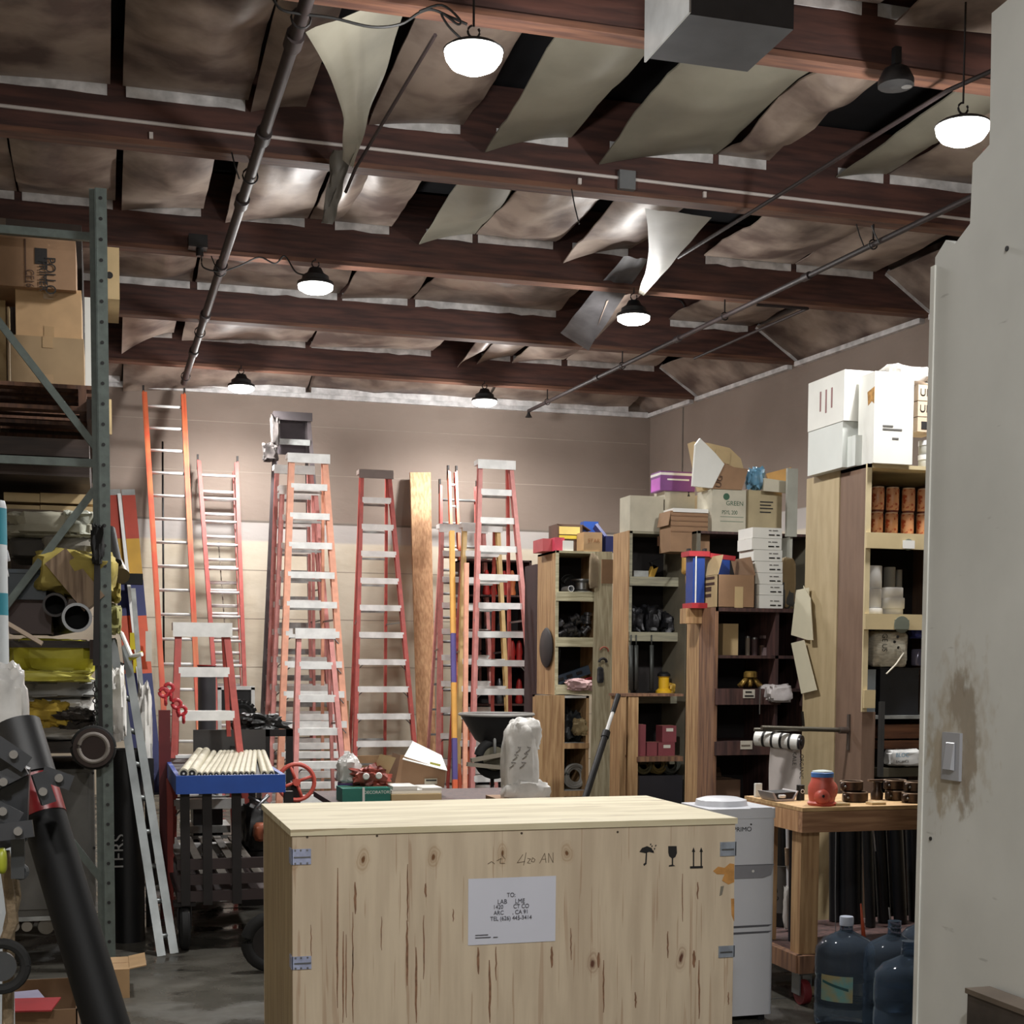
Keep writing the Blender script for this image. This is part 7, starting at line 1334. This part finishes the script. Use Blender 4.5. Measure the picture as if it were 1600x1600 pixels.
# clamps on the bench
BRZ = mat('bronze_dark', (92, 72, 56), .35, .6, var=.5, scale=18, col2=(50, 40, 36)); names = ['left ring-shaped coupling on the bench, lower of its pair', 'left ring-shaped coupling on the bench, upper of its pair', 'large double coupling at the right of the bench, lower', 'large double coupling at the right of the bench, upper', 'coupling farthest right on the bench by the partition', 'coupling on top at the farthest right of the bench']
for j, (x, y, r, k) in enumerate(((1336, 6.12, .062, 0), (1330, 6.14, .056, 1), (1402, 6.15, .06, 0), (1398, 6.16, .056, 1), (1428, 6.02, .06, 0), (1430, 6.04, .055, 1))):
    q = at(x, 1245, Y=y); q.z = BZ+.002+.052*k
    t = thing('pipe_coupling', names[j], 'coupling', q, 'bronze-brown pipe couplings on the bench'); part('band', MB().lathe(q, [(r*.9, 0), (r, .003), (r, .042), (r*.9, .046), (r*.86, .046), (r*.86, .0)], 24), BRZ, t)
    part('rim', MB().ring(q+Vector((0, 0, .044)), r*.93, .004, 'Z', 24, 6), mat('worn_rim', (150, 128, 108), .4, .5), t)
    for an in (0, 180): e_ = q+Vector((math.cos(R(an+200))*r, math.sin(R(an+200))*r, .022)); part('bolt_lug', MB().lump(e_, (.016, .014, .02), j, .1, .6, 8), BRZ, t); part('bolt', MB().tube([e_+Vector((0, -.02, 0)), e_+Vector((0, .02, 0))], .005, 8), STEEL, t)
t = thing('gate_valve', 'small brown valve with flat handle amid the couplings', 'valve', at(1368, 1245, Y=6.2)); q = at(1370, 1245, Y=6.2); q.z = BZ
part('body', MB().lathe(q, [(.03, 0), (.032, .03), (.02, .05), (.02, .085), (.028, .09)], 16), BRZ, t); part('handle', MB().box(q.x-.05, q.x+.05, q.y-.01, q.y+.01, BZ+.092, BZ+.1), mat('handle_rust', (110, 84, 66), .6), t)
for j, (x, y) in enumerate(((1366, 5.98), (1310, 5.98))): q = at(x, 1258, Y=y); solo('wood_shim', MB().box(q.x-.035, q.x+.04, 5.94, 6.0, BZ+.0, BZ+.012), CARDY, ['pale shim on the bench front below the valve', 'pale shim on the bench right of the red housing'][j], 'shim')
# black pipes under the bench, some added only to darken the gaps
for j, (x, x2, r, y) in enumerate(((1221, 1221, 14, 6.75), (1243, 1241, 11, 6.35), (1206, 1206, 8, 6.8), (1306, 1306, 12, 6.8), (1330, 1330, 20, 6.75), (1355, 1362, 9, 6.6), (1374, 1385, 12, 6.7), (1400, 1410, 12, 6.65), (1425, 1432, 12, 6.7))):
    a, b_ = at(x, 1290, Y=y), at(x2, 1500, Y=y); b_ = ray_at_z(a, b_, .225); a.z = min(a.z, .9); rr = r*y/F
    t = thing('black_pipe', ['black pipe with brown end cuff behind the bench\'s left leg', 'slim blue-black pipe at the bench\'s left leg', 'added black pipe darkening the gap next to the white dispenser', 'black pipe just right of the bench\'s left leg', 'thickest black pipe under the bench', 'thin black pipe beside the thickest one under the bench', 'third black pipe under the bench', 'fourth black pipe under the bench', 'black pipe at the far right under the bench'][j], 'pipe', b_, 'black pipes stored upright under the bench')
    part('barrel', MB().tube([b_, a], rr, 18), mat('pipe_black', (20, 22, 26), .35, var=.2) if j != 1 else mat('pipe_blue_black', (24, 32, 44), .35), t)
    if j == 0: part('printed_cuff', MB().tube([at(1219, 1425, Y=6.74), at(1220, 1352, Y=6.74)], rr*1.03, 18), mat('grey_cuff', (84, 80, 76), .6), t); txt('TYPE 2', .055, at(1208, 1385, Y=6.74-rr*1.05), '-Y', t, BLK, -80)
a, b_ = at(1230, 1300, Y=6.62), at(1234, 1450, Y=6.62)
t = thing('white_tube', 'white tube with plastic wrap behind the bench leg', 'tube', (a.x, 6.62, .22)); part('tube', MB().tube([(b_.x, 6.62, .225), (a.x, 6.62, .9)], .013, 12), PLASTIC, t); part('wrap', MB().lump(at(1230, 1420, Y=6.61), (.02, .02, .11), 4, .25, .7), BAGP, t); part('stripes', MB().tube([at(1230, 1325, Y=6.618), at(1231, 1352, Y=6.618)], .0137, 12), mat('tan_stripes', (150, 130, 110), .6), t)
solo('orange_stick', MB().tube([at(1345, 1412, Y=6.1), at(1350, 1470, Y=6.1)], .004, 8, r2=.012), mat('orange_cone', (206, 92, 60), .5), 'thin orange cone tip behind the water jugs', 'cone')
solo('thin_wire', MB().tube([at(1306, 1300, Y=5.89), at(1305, 1400, Y=5.89), at(1306, 1480, Y=5.89)], .0025, 6), mat('grey_wire', (130, 130, 132), .5), 'thin grey wire hanging from the bench edge', 'wire')
for j, (x, y) in enumerate(((1365, 1310), (1389, 1430))): solo('white_rod', MB().tube([at(x, y-12, Y=6.2), at(x+3, y+20, Y=6.2)], .0035, 6), PLASTIC, ['short white rod between the pipes under the bench, upper', 'short white rod between the pipes under the bench, lower'][j], 'rod')

# ------------------------------------------------------------------ water jugs
def jugmat():
    m = bpy.data.materials.new('blue_jug_plastic'); m.use_nodes = True; b = m.node_tree.nodes['Principled BSDF']
    b.inputs['Base Color'].default_value = lin((150, 172, 196)); b.inputs['Roughness'].default_value = .08; b.inputs['Transmission Weight'].default_value = .9; b.inputs['IOR'].default_value = 1.12; b.inputs['Specular IOR Level'].default_value = .6; return m
JM = jugmat()
def jug(label, px, py_top, Y_, capped, r=.136, lab=False, ztop=None, cat='water jug'):
    q = at(px, py_top, Y=Y_); t = thing('water_jug', label, cat, (q.x, Y_, 0), 'blue water jugs on the floor by the partition'); H = .49; c = Vector((q.x, Y_, 0))
    prof = [(r*.8, .0), (r*.97, .015), (r, .04), (r, .1), (r*.975, .11), (r, .12), (r, .2), (r*.97, .212), (r*.97, .225), (r, .237), (r, .31), (r*.975, .32), (r, .33), (r*.97, .355), (r*.75, .392), (r*.42, .415), (.03, .43), (.028, .455), (.031, .46), (.028, .465), (.029, H)]
    part('body', MB().lathe(c, prof, 32), JM, t)
    if capped: part('cap', MB().lathe(c, [(.031, H-.035), (.031, H-.002), (.029, H+.004), (0, H+.006)], 22), mat('jug_cap', (176, 184, 200), .4), t)
    if lab:
        mb = MB(); n = 8
        def fn(u, v): an = R(192+62*u); return (c.x+math.cos(an)*(r+.002), c.y+math.sin(an)*(r+.002), .135+.115*v)
        part('paper_label', MB().grid(fn, n, 3, .0006, (0, -1, 0)), mat('jug_label', (96, 150, 150), .6, var=.5, scale=18, col2=(150, 140, 100)), t); 
        def f2(u, v): an = R(196+50*u); return (c.x+math.cos(an)*(r+.004), c.y+math.sin(an)*(r+.004), .215-.03*u+.012*v)
        part('label_wave', MB().grid(f2, n, 1, .0005, (0, -1, 0)), mat('dark_teal', (24, 80, 84), .5), t)
    return t
jug('blue water jug with white cap and teal label, front left of the jugs', 1323, 1430, 5.55, True, lab=True)
jug('uncapped blue water jug behind at the right of the labelled one', 1398, 1440, 5.42, False)
jug('deeper blue water jug nearest the white partition', 1420, 1460, 5.0, False, cat='water jug')
t = jug('blue water jug with white cap farthest right behind the partition edge', 1452, 1420, 5.66, True) 

# dark wood blocks at lower right by the partition
for j, (x0_, x1_, y0_, y1_, z0_, z1_) in enumerate(((1.62, 1.98, 2.72, 3.0, 0, .0), )): pass
a = at(1510, 1545, X=1.86); DKB = mat('dark_wood_block', (64, 56, 50), .7, var=.5, scale=12)
bq = at(1512, 1544, Y=2.82); zt3 = bq.z
t = thing('storage_box', 'dark scuffed wooden box at the lower right corner by the partition', 'box', (1.8, 2.7, 0)); part('body', MB().box(bq.x, PX-.012, 2.55, 2.82, 0, zt3-.012), DKB, t); part('lid', MB().box(bq.x-.004, PX-.01, 2.5, 2.825, zt3-.012, zt3), mat('lid_brown', (96, 84, 72), .7, var=.3), t)
